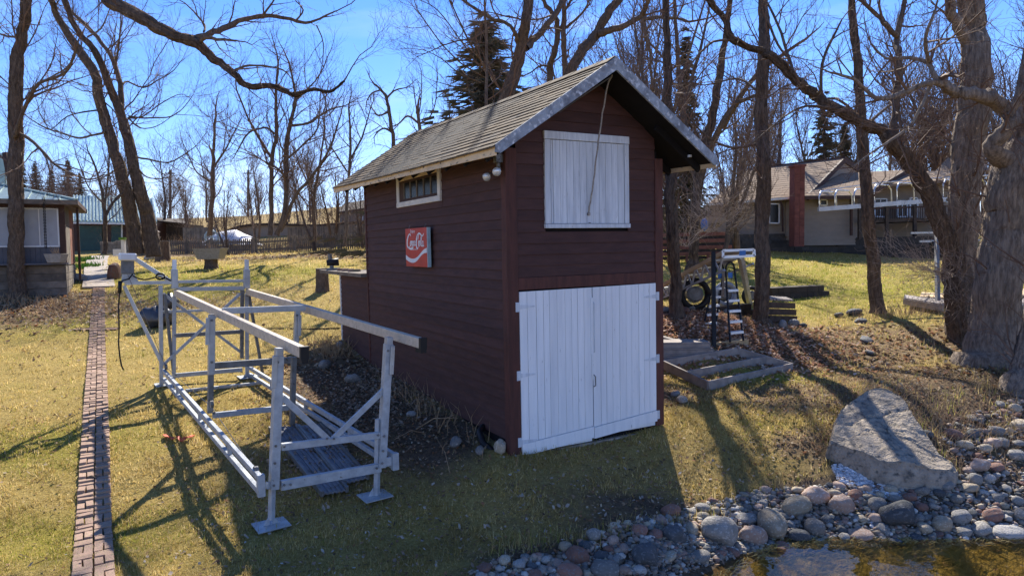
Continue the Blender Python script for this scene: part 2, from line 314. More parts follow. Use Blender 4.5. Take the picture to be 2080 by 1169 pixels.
def zones(P):
    r = np.zeros(len(P)); g = r.copy(); b = r.copy()
    for c, ra, rb in _zl: r = np.maximum(r, blob(P, c, ra, rb))
    for c, ra, rb in _zg: g = np.maximum(g, blob(P, c, ra, rb))
    for q_ in _zd: b = np.maximum(b, blob(P, *q_)*(.36 if len(q_) > 3 else 1))
    b = np.maximum(b, np.clip((-.16-P[:, 2])/.14, 0, 1))
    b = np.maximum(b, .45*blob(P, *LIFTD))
    hf = np.hypot(P[:, 0]-0, P[:, 1]); r = np.maximum(r, .55*np.clip((hf-47)/10, 0, 1))
    return r, g, b
zr, zg, zb = zones(V)
ca = me.color_attributes.new('zones', 'FLOAT_COLOR', 'POINT')
ca.data.foreach_set('color', np.column_stack([zr, zg, zb, np.ones(len(V))]).astype(np.float32).ravel())
m = bpy.data.materials.new('lawn_and_litter'); m.use_nodes = True; N = m.node_tree.nodes; K = m.node_tree.links; b = N['Principled BSDF']
b.inputs['Roughness'].default_value = .95; b.inputs['Specular IOR Level'].default_value = .08
t = N.new('ShaderNodeTexCoord')
def noise(sc, det=6, ro=.6):
    n = N.new('ShaderNodeTexNoise'); n.inputs['Scale'].default_value = sc; n.inputs['Detail'].default_value = det; n.inputs['Roughness'].default_value = ro; K.new(t.outputs['Object'], n.inputs['Vector']); return n.outputs['Fac']
def ramp(f, stops):
    r = N.new('ShaderNodeValToRGB'); e = r.color_ramp.elements
    while len(e) < len(stops): e.new(.5)
    for i, (p, c) in enumerate(stops): e[i].position = p; e[i].color = (*c, 1) if len(c) == 3 else c
    K.new(f, r.inputs['Fac']); return r.outputs['Color']
def mixc(f, a, bb):
    x = N.new('ShaderNodeMix'); x.data_type = 'RGBA'
    K.new(f, x.inputs['Factor']); K.new(a, x.inputs['A']); K.new(bb, x.inputs['B']); return x.outputs['Result']
def math_(op, a, bb, clamp=False):
    x = N.new('ShaderNodeMath'); x.operation = op; x.use_clamp = clamp
    for i, q in enumerate((a, bb)):
        if isinstance(q, (int, float)): x.inputs[i].default_value = q
        else: K.new(q, x.inputs[i])
    return x.outputs[0]
az = N.new('ShaderNodeAttribute'); az.attribute_name = 'zones'; sp = N.new('ShaderNodeSeparateColor'); K.new(az.outputs['Color'], sp.inputs[0])
dry = ramp(noise(26, 8, .7), [(.3, (.24, .165, .055)), (.5, (.44, .32, .10)), (.72, (.62, .48, .19))])
grn = ramp(noise(20, 8, .7), [(.3, (.17, .17, .022)), (.55, (.34, .31, .04)), (.75, (.52, .44, .09))])
leaf = ramp(noise(30, 8, .75), [(.3, (.10, .07, .04)), (.5, (.26, .18, .10)), (.64, (.38, .275, .15)), (.8, (.50, .40, .24))])
dirt = ramp(noise(16, 9, .75), [(.3, (.07, .052, .034)), (.55, (.17, .125, .085)), (.8, (.28, .215, .15))])
pn = noise(.55, 5, .6)
gm = math_('ADD', math_('MULTIPLY', sp.outputs[1], .8), math_('MULTIPLY', math_('SUBTRACT', pn, .53), 2.0), True)
c = mixc(math_('MULTIPLY', gm, .8), dry, grn)
mott = noise(3.4, 5, .65)
lm = math_('ADD', math_('MULTIPLY', sp.outputs[0], 1.5), math_('MULTIPLY', math_('SUBTRACT', mott, .62), 2.0), True)
c = mixc(lm, c, leaf)
dm = math_('ADD', math_('MULTIPLY', sp.outputs[2], 1.4), math_('MULTIPLY', math_('SUBTRACT', mott, .6), 1.0), True)
c = mixc(dm, c, dirt)
geo = N.new('ShaderNodeSeparateXYZ'); K.new(t.outputs['Object'], geo.inputs[0]); uw = math_('MULTIPLY', math_('SUBTRACT', -.40, geo.outputs[2]), 14., True)
bed = ramp(noise(7, 8, .7), [(.3, (.14, .12, .04)), (.5, (.36, .29, .10)), (.75, (.55, .47, .25))]); c = mixc(uw, c, bed)
K.new(c, b.inputs['Base Color'])
bm = N.new('ShaderNodeBump'); bm.inputs['Strength'].default_value = .9; bm.inputs['Distance'].default_value = .08; K.new(noise(24, 9, .8), bm.inputs['Height']); K.new(bm.outputs['Normal'], b.inputs['Normal'])
me.materials.append(m)

# water
wm = bpy.data.materials.new('shallow_lake_water'); wm.use_nodes = True; N2 = wm.node_tree.nodes; K2 = wm.node_tree.links; N2.clear()
out = N2.new('ShaderNodeOutputMaterial'); gl = N2.new('ShaderNodeBsdfGlossy'); gl.inputs['Roughness'].default_value = .02; tr = N2.new('ShaderNodeBsdfTransparent'); tr.inputs['Color'].default_value = (.88, .77, .54, 1)
fr = N2.new('ShaderNodeFresnel'); fr.inputs['IOR'].default_value = 1.36; ms = N2.new('ShaderNodeMixShader'); gw = N2.new('ShaderNodeNewGeometry'); sb = N2.new('ShaderNodeMath'); sb.operation = 'SUBTRACT'; sb.inputs[0].default_value = 1; K2.new(gw.outputs['Backfacing'], sb.inputs[1]); mw = N2.new('ShaderNodeMath'); mw.operation = 'MULTIPLY'; K2.new(fr.outputs[0], mw.inputs[0]); K2.new(sb.outputs[0], mw.inputs[1]); K2.new(mw.outputs[0], ms.inputs[0]); K2.new(tr.outputs[0], ms.inputs[1]); K2.new(gl.outputs[0], ms.inputs[2])
tcw = N2.new('ShaderNodeTexCoord'); nw = N2.new('ShaderNodeTexNoise'); nw.inputs['Scale'].default_value = 2.2; nw.inputs['Detail'].default_value = 3; K2.new(tcw.outputs['Object'], nw.inputs['Vector'])
bw = N2.new('ShaderNodeBump'); bw.inputs['Strength'].default_value = .5; bw.inputs['Distance'].default_value = .02; K2.new(nw.outputs['Fac'], bw.inputs['Height']); K2.new(bw.outputs['Normal'], gl.inputs['Normal']); K2.new(bw.outputs['Normal'], fr.inputs['Normal'])
K2.new(ms.outputs[0], out.inputs['Surface'])
w_ = MB(); w_.add([(-60, -200, WATER), (200, -200, WATER), (200, 9, WATER), (-60, 9, WATER)], [(0, 1, 2, 3)])
tag(w_.build('water', wm), kind='structure')

# ================================================================ red shed (local frame u right, w back, v up)
SM = Matrix.Translation(SO) @ Matrix(SR.tolist()).to_4x4()
SW, SL = 2.475, 5.8
shed = thing('boathouse_shed', 'tall narrow dark red-brown shed with white double doors and loft hatch', 'shed', mat=SM)
RT = .68                                     # roof pitch (rise over run)
def rz_(u, w): return 5.09-RT*abs(u-1.237)+.016*(w+.6)
def ceil_at(u, w): return rz_(u, w)-.10
core = MB(); core.box((.03, .03, -.25), (SW-.03, SL-.03, 3.9))
core.poly([(.03, .04, 3.9), (SW-.03, .04, 3.9), (SW-.03, .04, 4.05), (1.237, .04, 4.88), (.03, .04, 4.05)], (0, SL-.1, .05))
core.build('wall_core', M['dark'], shed)
def clap(seg_a, seg_b, v0, v1, nrm, mat_, name='siding_board'):
    """bevelled clapboard between two points; nrm outward unit"""
    a = np.array(seg_a, float); b = np.array(seg_b, float); n = np.array(nrm, float); z = np.array([0, 0, 1.])
    m_ = MB(); t0, t1 = .024, .009; j = .004+.004*rnd.random()
    P = [a+z*(v0-a[2]), b+z*(v0-b[2]), b+z*(v1-b[2]), a+z*(v1-a[2])]
    return P, n, t0+j, t1
def board(P0, P1, P2, P3, n, t0, t1, mat_, parent, name='siding_board'):
    """quad bottom-left, bottom-right, top-right, top-left on the wall plane, thick t0 at bottom and t1 at top"""
    P = [np.array(p, float) for p in (P0, P1, P2, P3)]; n = np.array(n, float)
    v = P+[P[0]+n*t0, P[1]+n*t0, P[2]+n*t1, P[3]+n*t1]
    m_ = MB(); m_.add(v, [(0, 1, 2, 3)[::-1], (4, 5, 6, 7), (0, 1, 5, 4), (1, 2, 6, 5), (2, 3, 7, 6), (3, 0, 4, 7)])
    return m_.build(name, mat_, parent)
# left wall clapboards
nb = 29; bh = (4.0-.30)/nb
for i in range(nb):
    v0 = .30+i*bh; v1 = v0+bh+.004
    segs = [(.10, SL)]
    if v1 > 3.47 and v0 < 4.0: 
        segs = [(.10, 1.99), (3.89, SL)]
        if v0 < 3.455: board((0, 3.9, v0), (0, 1.98, v0), (0, 1.98, 3.462), (0, 3.9, 3.462), (-1, 0, 0), .024, .02, M['siding'], shed, 'siding_board')
    for a, b_ in segs:
        top = v1
        board((0, b_, v0), (0, a, v0), (0, a, top), (0, b_, top), (-1, 0, 0), .024+rnd.uniform(-.003, .004), .008, M['siding'], shed)
fb = MB(); fb.box((-.004, .1, -.25), (.02, SL, .3)); fb.build('foundation_board', M['dark'], shed)
# front clapboards
vs = 2.37; fh = .142; i = 0
while vs < 4.95:
    ve = min(vs+fh, 4.95)
    def lim(v): 
        d = (5.0-v)/RT; return max(.125, 1.237-d), min(SW-.115, 1.237+d)
    l0, r0 = lim(vs); l1, r1 = lim(ve)
    t0 = .022+rnd.uniform(-.003, .004)
    if ve > 2.99 and vs < 4.215:
        for (a, b_) in ((l0, .54), (1.88, r0)):
            a1, b1 = (l1, b_) if a == l0 else (a, r1)
            board((a, 0, vs), (b_, 0, vs), (b1, 0, ve+.003), (a1, 0, ve+.003), (0, -1, 0), t0, .008, M['siding'], shed)
    else:
        board((l0, 0, vs), (r0, 0, vs), (r1, 0, ve+.003), (l1, 0, ve+.003), (0, -1, 0), t0, .008, M['siding'], shed)
    vs += fh; i += 1
for nm, a, b_ in (('corner_board', (-.03, -.034, .12), (.125, .0, 3.98)), ('corner_board', (-.034, -.030, .12), (0, .105, 3.93)),
                  ('corner_board', (SW-.12, -.034, .16), (SW+.02, .0, 3.95)), ('corner_board', (SW, .0, .16), (SW+.03, .1, 3.9)),
                  ('corner_board', (-.034, SL-.05, .2), (.0, SL+.02, 3.98)), ('door_header', (.125, -.030, 2.212), (SW-.12, .0, 2.366))):
    q = MB(); q.box(a, b_); q.build(nm, M['trim_red'], shed, bevel=.004)
rw = MB(); rw.box((SW-.03, .1, .1), (SW+.012, SL, 4.0)); rw.build('right_wall', M['siding'], shed)
# big doors
def plank_door(name, u0, u1, v0a, v0b, v1a, v1b, hinge_u, hs):
    d = MB(); d.box((u0+.01, -.02, v0a+.02), (u1-.01, 0, min(v1a, v1b)-.02)); dd = d.build(name, M['white'], shed)
    n = 10; ws = [rnd.uniform(.8, 1.2) for _ in range(n)]; tot = sum(ws); c = u0
    for k in range(n):
        w_ = (u1-u0)*ws[k]/tot; f0 = (c-u0)/(u1-u0); f1 = (c+w_-u0)/(u1-u0)
        z0 = [v0a+(v0b-v0a)*f+.16 for f in (f0, f1)]; z1 = [v1a+(v1b-v1a)*f for f in (f0, f1)]
        g = .0022+.0016*(rnd.random() < .35); t = .019+rnd.uniform(0, .003)
        board((c+g, -.02, z0[0]), (c+w_-g, -.02, z0[1]), (c+w_-g, -.02, z1[1]), (c+g, -.02, z1[0]), (0, -1, 0), t, t, M['white'], dd, 'plank')
        c += w_
    board((u0, -.02, v0a), (u1, -.02, v0b), (u1, -.02, v0b+.152), (u0, -.02, v0a+.152), (0, -1, 0), .036, .034, M['white'], dd, 'bottom_rail')
    for v in hs:
        s = 1 if hinge_u < 1 else -1
        hg = MB(); hg.box((hinge_u-s*.055, -.046, v-.06), (hinge_u-s*.002, -.030, v+.06))
        x0, x1 = sorted((hinge_u, hinge_u+s*.20)); hg.poly([(hinge_u, -.046, v-.028), (hinge_u+s*.22, -.046, v-.010), (hinge_u+s*.22, -.046, v+.010), (hinge_u, -.046, v+.028)][::s], (0, .005, 0))
        for a in (-.04, .04): hg.tube([(hinge_u-s*.03, -.046, v+a), (hinge_u-s*.03, -.052, v+a)], .006, 6)
        hg.build('hinge', M['bluewhite'], dd)
    return dd
plank_door('double_door', .128, 1.243, .095, .165, 2.190, 2.196, .128, (2.0, 1.13, .275))
plank_door('double_door', 1.252, 2.350, .150, .235, 2.196, 2.207, 2.350, (2.02, 1.13, .32))
q = MB(); q.box((1.215, -.052, 1.30), (1.252, -.040, 2.06)); q.box((1.222, -.060, .95), (1.24, -.044, 1.30)); q.build('door_batten', M['white'], shed)
q = MB(); q.tube([(1.262, -.045, 2.0), (1.262, -.062, 1.98), (1.262, -.062, 1.34), (1.262, -.045, 1.32)], .007, 6); q.build('latch_rod', M['bluewhite'], shed)
q = MB(); q.tube([(1.255, -.045, 1.02), (1.255, -.085, 1.0), (1.255, -.085, .88), (1.255, -.045, .86)], .008, 6); q.build('handle', M['metal_dark'], shed)
q = MB(); q.box((.128, -.03, -.05), (2.35, .02, .10)); q.build('threshold', M['wood'], shed)
# loft hatch
hz0, hz1, hu0, hu1 = 2.986, 4.22, .535, 1.885
hd = MB(); hd.box((hu0+.03, -.012, hz0+.03), (hu1-.03, 0, hz1-.03)); hatch = hd.build('loft_hatch', M['dark'], shed)
for a, b_ in (((hu0, -.045, hz0+.06), (hu0+.085, 0, hz1-.105)), ((hu1-.075, -.045, hz0+.06), (hu1, 0, hz1-.105)), ((hu0-.005, -.050, hz1-.10), (hu1+.005, 0, hz1)), ((hu0-.01, -.06, hz0), (hu1+.01, 0, hz0+.055))):
    q = MB(); q.box(a, b_); q.build('hatch_frame', M['bluewhite'], hatch, bevel=.003)
c = hu0+.125; 
for k in range(11):
    w_ = (hu1-.082-hu0-.125)/11; g = .0022
    zt = hz1-.108
    board((c+g, -.012, hz0+.062), (c+w_-g, -.012, hz0+.062), (c+w_-g, -.012, zt), (c+g, -.012, zt), (0, -1, 0), .024+rnd.uniform(0, .004), .024, M['bluewhite'], hatch, 'plank'); c += w_
q = MB(); q.box((hu0+.098, -.03, hz0+.062), (hu0+.124, -.012, hz1-.108)); q.build('hatch_edge', M['bluewhite'], hatch)
for (u, v) in ((1.20, 3.17), (1.22, 3.04)):
    q = MB(); q.lathe((u, -.036, v), [(.022, -.012), (.022, .0)], 10, 1); q.build('bolt', M['metal_dark'], hatch)
# roof
def roof_pt(side, u, w, dv=0): return np.array([u, w, rz_(u, w)+dv])
uL, uR = -.475, 2.955; w0, w1 = -.60, 6.38
slope_len = math.hypot(1, RT)
deck = MB()
for ue in (uL+.02, uR-.02):
    s = np.sign(ue-1.237); pts = [(1.237, w0+.03, rz_(1.237, w0)-.10), (ue, w0+.03, rz_(ue, w0)-.09), (ue, w0+.03, rz_(ue, w0)-.03), (1.237, w0+.03, rz_(1.237, w0)-.03)]
    deck.poly(pts if s < 0 else pts[::-1], (0, w1-w0-.06, .016*(w1-w0)))
roofdeck = deck.build('roof_deck', M['dark'], shed)
nc = 17
for ue, s in ((uL, -1), (uR, 1)):
    run = abs(ue-1.237)+.03
    for k in range(nc):
        a0 = run*(k)/nc; a1 = run*(k+1.25)/nc if k < nc-1 else run*(k+1)/nc   # from the ridge
        lo_ = min(run, run*(k+1)/nc+.0); m_ = MB()
        w = w0-.015; off = rnd.uniform(0, .3)
        while w < w1+.015:
            ww = min(w+(.30 if w > w0 else off+.05), w1+.015); sag = rnd.uniform(-.003, .005); th = rnd.uniform(.009, .017)
            uu0, uu1 = 1.237+s*max(0, a0-.004), 1.237+s*(lo_+sag)
            A = lambda u, w_, d: (u, w_, rz_(u, w_)-.03+d-.018*math.sin(max(0, min(1, (w_-w0)/(w1-w0)))*math.pi))
            g = .003
            v = [A(uu0, w+g, 0), A(uu0, ww-g, 0), A(uu1, ww-g, 0), A(uu1, w+g, 0), A(uu0, w+g, .007), A(uu0, ww-g, .007), A(uu1, ww-g, th+.008), A(uu1, w+g, th+.008)]
            m_.add(v, [(0, 1, 2, 3), (7, 6, 5, 4), (0, 4, 5, 1), (1, 5, 6, 2), (2, 6, 7, 3), (3, 7, 4, 0)]); w = ww
        m_.build('shingle_course', M['shingle'], shed)
for k in range(24):
    wa = w0+(w1-w0)*k/24; wb = wa+(w1-w0)/24+.03; m_ = MB()
    for s in (-1, 1):
        m_.frame((1.237, wa, rz_(1.237, wa)-.008+.002*(k % 2)-.018*math.sin(k/24*math.pi)), (s*.13, 0, -.13*RT), (0, wb-wa, 0), (0, 0, .012))
    m_.build('ridge_cap', M['shingle'], shed)
for ue, s in ((uL, -1), (uR, 1)):     # rake boards
    pts = [(1.237, w0, rz_(1.237, w0)-.175), (1.237, w0, rz_(1.237, w0)-.012), (ue, w0, rz_(ue, w0)-.012), (ue, w0, rz_(ue, w0)-.10), (ue-s*.06, w0, rz_(ue-s*.06, w0)-.15)]
    m_ = MB(); m_.poly(pts[::-1] if s > 0 else pts, (0, -.028, 0)); m_.build('rake_board', M['rake'], shed)
    pts = [(1.237, w1, rz_(1.237, w1)-.17), (1.237, w1, rz_(1.237, w1)-.02), (ue, w1, rz_(ue, w1)-.02), (ue, w1, rz_(ue, w1)-.13)]
    m_ = MB(); m_.poly(pts, (0, .028, 0)); m_.build('rake_board', M['rake'], shed)
m_ = MB(); m_.poly([(uL, w0, rz_(uL, w0)-.135), (uL, w0, rz_(uL, w0)-.022), (uL, w1, rz_(uL, w1)-.022), (uL, w1, rz_(uL, w1)-.135)], (.024, 0, 0)); m_.build('eave_fascia', M['cream'], shed)
m_ = MB(); m_.poly([(uR, w0, rz_(uR, w0)-.135), (uR, w0, rz_(uR, w0)-.022), (uR, w1, rz_(uR, w1)-.022), (uR, w1, rz_(uR, w1)-.135)], (-.024, 0, 0)); m_.build('eave_fascia', M['cream'], shed)
m_ = MB()
for w in np.arange(-.3, 6.2, .6):
    for s, ue in ((-1, uL), (1, uR)):
        m_.beam((1.237+s*.9, w, rz_(1.237+s*.9, w)-.15), (ue-s*.03, w, rz_(ue, w)-.14), .04, .09)
m_.build('rafter', M['dark'], shed, kind='stuff')
q = MB(); q.box((-.44, -.56, 3.86), (.0, -.03, 3.875)); 
q = MB(); q.tube([(2.70, -.35, rz_(2.7, 0)-.13), (2.70, -.35, rz_(2.7, 0)-.16)], .03, 10); q.build('soffit_cap', M['bluewhite'], shed)
# side window
s0, s1, z0, z1 = 1.99, 3.89, 3.46, 4.0
wf = MB(); wf.box((-.01, s0+.05, z0+.05), (.02, s1-.05, z1-.02)); win = wf.build('side_window', M['dark'], shed)
for a, b_, mm in (((-.055, s0, z0), (-.012, s1, z0+.085), 'creamw'), ((-.05, s0, z0+.085), (-.012, s0+.10, z1), 'creamw'), ((-.05, s1-.11, z0+.085), (-.012, s1, z1), 'creamw'), ((-.048, s0+.1, z1-.105), (-.012, s1-.11, z1), 'cream')):
    q = MB(); q.box(a, b_); q.build('window_frame', M[mm], win, bevel=.004)
iw0, iw1, iz0, iz1 = s0+.10, s1-.11, z0+.085, z1-.105
q = MB(); q.box((-.035, iw0, iz0), (-.015, iw1, iz0+.045)); q.box((-.035, iw0, iz1-.04), (-.015, iw1, iz1))
q.box((-.033, iw1-.22, iz0+.045), (-.015, iw1, iz1-.04)); q.build('sash', M['brown'], win)
pn_ = 5; a = iw0
for k in range(pn_):
    wa = iw0+(iw1-.22-iw0)*k/pn_; wb = iw0+(iw1-.22-iw0)*(k+1)/pn_
    q = MB(); q.box((-.024, wa+.02, iz0+.04), (-.018, wb-.02, iz1-.04)); q.build('pane', M['glass'], win)
    q = MB(); q.box((-.034, wb-.022, iz0+.04), (-.016, wb+.022, iz1-.04)); q.build('muntin', M['fence'], win)
# floodlight pair on the corner
fl = MB(); fl.box((-.13, .02, 3.80), (-.03, .10, 3.91)); fl.tube([(-.08, .06, 3.80), (-.08, .06, 3.72)], .028, 8)
fl.tube([(-.08, .06, 3.75), (-.08, .16, 3.70)], .015, 8); fl.tube([(-.08, .06, 3.75), (-.1, -.02, 3.72)], .015, 8)
flo = fl.build('floodlight_fixture', M['metal_dark'], shed, bevel=.004)
def lampm(c, d):
    d = np.array(d, float); d /= np.linalg.norm(d); c = np.array(c); m1 = MB(); P = [c-d*.11, c-d*.07, c-d*.04, c, c+d*.02]; m1.tube(P, [.02, .028, .042, .052, .054], 14); m1.build('lamp_housing', M['lamp'], flo, smooth=True)
    m2 = MB(); m2.tube([c+d*.018, c+d*.032, c+d*.04], [.050, .038, .01], 14); m2.build('lamp_lens', M['lamp'], flo, smooth=True)
lampm((-.16, .22, 3.64), (-.75, -.5, -.45)); lampm((-.16, -.04, 3.68), (-.35, -.85, -.35))
# shed rear extension with work counter (same timber building)
ev = 2.20
for i in range(17):
    v0 = .45+i*(ev-.45)/17; board((0, 7.83, v0), (0, SL+.02, v0), (0, SL+.02, v0+.106), (0, 7.83, v0+.106), (-1, 0, 0), .024, .008, M['siding'], shed)
q = MB(); q.box((.01, SL-.02, .0), (1.4, 7.84, ev-.01)); q.build('extension_core', M['siding'], shed)
q = MB(); q.box((-.036, 7.80, .35), (.06, 7.86, ev-.01)); q.build('extension_trim', M['whitetrim'], shed)
q = MB(); q.box((-.15, SL+.02, ev), (1.5, 9.15, ev+.045)); q.box((-.16, SL+.02, ev+.047), (.15, 9.2, ev+.075)); q.build('counter_top', M['fence'], shed)

# rope and wire hanging in the gable
q = MB(); P = [S(*p) for p in ((1.30, -.45, 4.90), (1.30, -.36, 4.80), (1.29, -.25, 4.45), (1.27, -.16, 4.0), (1.25, -.1, 3.6), (1.225, -.06, 3.35), (1.205, -.045, 3.18))]
PP = []
for i in range(len(P)-1):
    for t in np.linspace(0, 1, 5)[:-1]: PP.append(P[i]*(1-t)+P[i+1]*t+np.array([.004*math.sin(9*i+7*t), 0, 0]))
PP.append(P[-1]); r_ = thing('rope', 'thin grey rope hanging from the gable peak to the loft hatch', 'rope', P[-1]); q.tube(PP, .011, 6); q.build('rope_line', M['rope'], r_, smooth=True)
q = MB(); q.tube([S(1.30, -.44, 4.88), S(.95, -.2, 4.62), S(.75, -.06, 4.46)], .009, 5); q.build('rope_stay', M['metal_dark'], r_)
q = MB(); q.lathe(S(1.205, -.05, 3.17), [(.016, -.02), (.02, 0), (.016, .02)], 8); q.build('rope_knot', M['rope'], r_)

# cola sign
sw, sh = .95, .615
c0 = np.array([-.055, 3.30, 2.47])
sg = thing('advertising_sign', 'square red enamel soda sign with white script and wave on the shed side', 'sign', mat=SM @ Matrix.Translation((-.055, 3.30, 2.465)))
# sign local: x along wall toward front (i.e. -w), z up, -y outward  -> rotate
sg.matrix_world = SM @ Matrix.Translation((-.06, 3.31, 2.465)) @ Matrix.Rotation(-math.pi/2, 4, 'Z')
W_, H_, T_ = .955, .615, .055
q = MB(); q.box((0, -T_, 0), (W_-.004, -.003, H_)); q.build('panel_body', M['signedge'], sg)
q = MB(); q.box((0, -T_-.004, 0), (W_-.03, -T_, H_)); q.build('panel_face', M['signred'], sg)
def ribbon(pts, wid, mb, y, close=False):
    """calligraphic stroke: Catmull-Rom through pts with pen width"""
    P = np.array([p[:2] for p in pts], float); Wd = np.array([p[2] if len(p) > 2 else wid for p in pts], float)
    out, ow = [], []
    n = len(P)
    for i in range(n-1):
        p0, p1, p2, p3 = P[max(i-1, 0)], P[i], P[i+1], P[min(i+2, n-1)]
        for t in np.linspace(0, 1, 7)[:-1]:
            out.append(.5*((2*p1)+(-p0+p2)*t+(2*p0-5*p1+4*p2-p3)*t*t+(-p0+3*p1-3*p2+p3)*t**3)); ow.append(Wd[i]*(1-t)+Wd[i+1]*t)
    out.append(P[-1]); ow.append(Wd[-1]); out = np.array(out); ow = np.array(ow)*.82
    T = np.gradient(out, axis=0); T /= np.linalg.norm(T, axis=1)[:, None]+1e-9; Nn = np.column_stack([-T[:, 1], T[:, 0]])
    L = out+Nn*ow[:, None]/2; R = out-Nn*ow[:, None]/2; v = []
    for l, r in zip(L, R): v += [(l[0], y, l[1]), (r[0], y, r[1])]
    mb.add(v, [(2*i, 2*i+1, 2*i+3, 2*i+2) for i in range(len(out)-1)])
sx, sy = W_-.03, H_
def tp(x, z): return (x*sx, z*sy)
q = MB(); y = -T_-.006
# wave
top = [(0, .31), (.10, .25), (.25, .205), (.42, .205), (.56, .25), (.70, .34), (.85, .44), (1.0, .49)]
bot = [(0, .185), (.12, .13), (.28, .095), (.42, .10), (.56, .16), (.68, .25), (.80, .325), (.90, .355), (1.0, .36)]
def cr(pts, n=30):
    P = np.array(pts, float); x = np.linspace(0, 1, n); return np.column_stack([x, np.interp(x, P[:, 0], P[:, 1])])
def sm(a): 
    for _ in range(3): a[1:-1, 1] = (a[:-2, 1]+2*a[1:-1, 1]+a[2:, 1])/4
    return a
t_, b_ = sm(cr(top)), sm(cr(bot)); v = []
for a, c in zip(t_, b_): v += [(a[0]*sx, y, a[1]*sy), (c[0]*sx, y, c[1]*sy)]
q.add(v, [(2*i, 2*i+1, 2*i+3, 2*i+2) for i in range(len(t_)-1)]); q.build('wave_band', M['signwhite'], sg)
def strokes(lst, parent):
    q = MB()
    for st in lst: ribbon([(p[0]*sx, p[1]*sy, p[2]*sx) for p in st], .02, q, y)
    q.build('script_lettering', M['signwhite'], parent)
a_, b2 = .055, .018
strokes([
 # big C
 [(.27, .80, .03), (.245, .845, .03), (.20, .85, .03), (.145, .80, .045), (.095, .70, .062), (.08, .60, .062), (.10, .525, .05), (.15, .50, .035), (.20, .52, .022), (.235, .555, .015)],
 # tail ribbon under
 [(.10, .53, .02), (.17, .485, .035), (.26, .465, .045), (.33, .475, .05), (.38, .515, .03), (.33, .50, .02), (.29, .52, .012)],
 # o
 [(.30, .66, .018), (.26, .655, .04), (.235, .60, .042), (.25, .55, .03), (.28, .56, .02), (.30, .61, .04), (.30, .66, .03), (.325, .655, .015)],
 # c
 [(.385, .645, .03), (.36, .665, .02), (.335, .63, .042), (.335, .57, .035), (.365, .55, .02), (.395, .58, .014)],
 # a
 [(.455, .655, .025), (.425, .665, .02), (.40, .63, .04), (.40, .57, .035), (.425, .55, .018), (.455, .60, .018), (.465, .67, .028)],
 [(.465, .67, .03), (.455, .60, .032), (.465, .555, .024), (.50, .575, .014)],
 # hyphen
 [(.49, .635, .03), (.525, .64, .03)],
 # big C 2 with flourish through the l
 [(.62, .76, .02), (.605, .70, .03), (.64, .80, .03), (.60, .83, .03), (.56, .76, .05), (.535, .66, .06), (.53, .56, .058), (.55, .49, .045), (.59, .475, .03), (.62, .51, .016)],
 [(.60, .83, .03), (.66, .86, .035), (.73, .835, .04), (.79, .795, .035), (.84, .80, .025), (.875, .85, .02), (.86, .80, .014)],
 # o
 [(.685, .66, .018), (.65, .655, .04), (.63, .59, .042), (.645, .53, .03), (.675, .54, .02), (.69, .60, .04), (.685, .66, .03), (.71, .65, .012)],
 # l
 [(.715, .56, .012), (.77, .70, .02), (.795, .79, .025), (.775, .81, .02), (.75, .74, .034), (.735, .63, .038), (.735, .555, .034), (.765, .53, .016), (.785, .56, .012)],
 # a
 [(.845, .645, .025), (.815, .655, .02), (.79, .61, .04), (.79, .55, .035), (.81, .525, .018), (.84, .58, .018), (.855, .66, .028)],
 [(.855, .66, .03), (.845, .58, .032), (.855, .53, .024), (.885, .55, .014)]], sg)
def text(body, size, loc, parent, name, wx=1.0):
    cu = bpy.data.curves.new(name, 'FONT'); cu.body = body; cu.size = size; cu.extrude = .0006; cu.align_x = 'CENTER'
    cu.materials.append(M['signwhite']); tmp = bpy.data.objects.new(name, cu); COL.objects.link(tmp)
    bpy.context.view_layer.update(); me_ = bpy.data.meshes.new_from_object(tmp.evaluated_get(bpy.context.evaluated_depsgraph_get())); bpy.data.objects.remove(tmp)
    o = bpy.data.objects.new(name, me_); COL.objects.link(o); o.parent = parent
    o.location = loc; o.rotation_euler = (math.pi/2, 0, 0); o.scale = (wx, 1, 1); return o
text('Enjoy', .075, (.36*sx, y, .885*sy), sg, 'small_lettering', 1.25); text('TRADE-MARK ®', .024, (.44*sx, y, .435*sy), sg, 'trademark_lettering', 1.4)
for u in (.12, .86):
    q = MB(); q.tube([(u*sx, -.04, H_), (u*sx+.01, -.02, H_+.06)], .004, 5); q.build('hanger_wire', M['metal_dark'], sg)

# things on the counter
gb = S(.05, 8.75, ev+.076)
g_ = thing('bench_grinder', 'small dark bench tool standing on the end of the rear counter', 'bench tool', gb)
q = MB(); q.box(gb-(.12, .10, 0), gb+(.14, .12, .05)); q.tube([gb+(-.02, 0, .05), gb+(-.02, 0, .16)], .05, 10); q.build('base', M['metal_dark'], g_)
q = MB(); q.tube([gb+(-.13, -.03, .17), gb+(.14, .03, .19)], [.075, .095], 14); q.build('motor', M['black'], g_, smooth=True)
q = MB(); q.tube([gb+(-.05, 0, .2), gb+(-.06, 0, .38)], .05, 8); q.build('post', M['metal_dark'], g_)
q = MB(); q.tube([gb+(-.06, 0, .38), gb+(-.2, -.02, .46), gb+(-.34, -.05, .42), gb+(-.52, -.06, .40)], .018, 6); q.build('lever', M['wooddk'], g_)
for k, (w, dd, lb) in enumerate(((7.1, .0, 'reddish brick lying on the counter behind the shed, nearest the wall'), (7.6, .02, 'brick lying on the counter in the middle of the row'), (8.0, -.01, 'flat brick on the counter nearest the bench tool'))):
    q = MB(); p = S(-.02, w, ev+.076); q.beam(p+(-.02, 0, .028), p+(.22, .09, .028+dd*0), .11, .055); tag(q.build('brick', M['brick']), lb, 'brick')

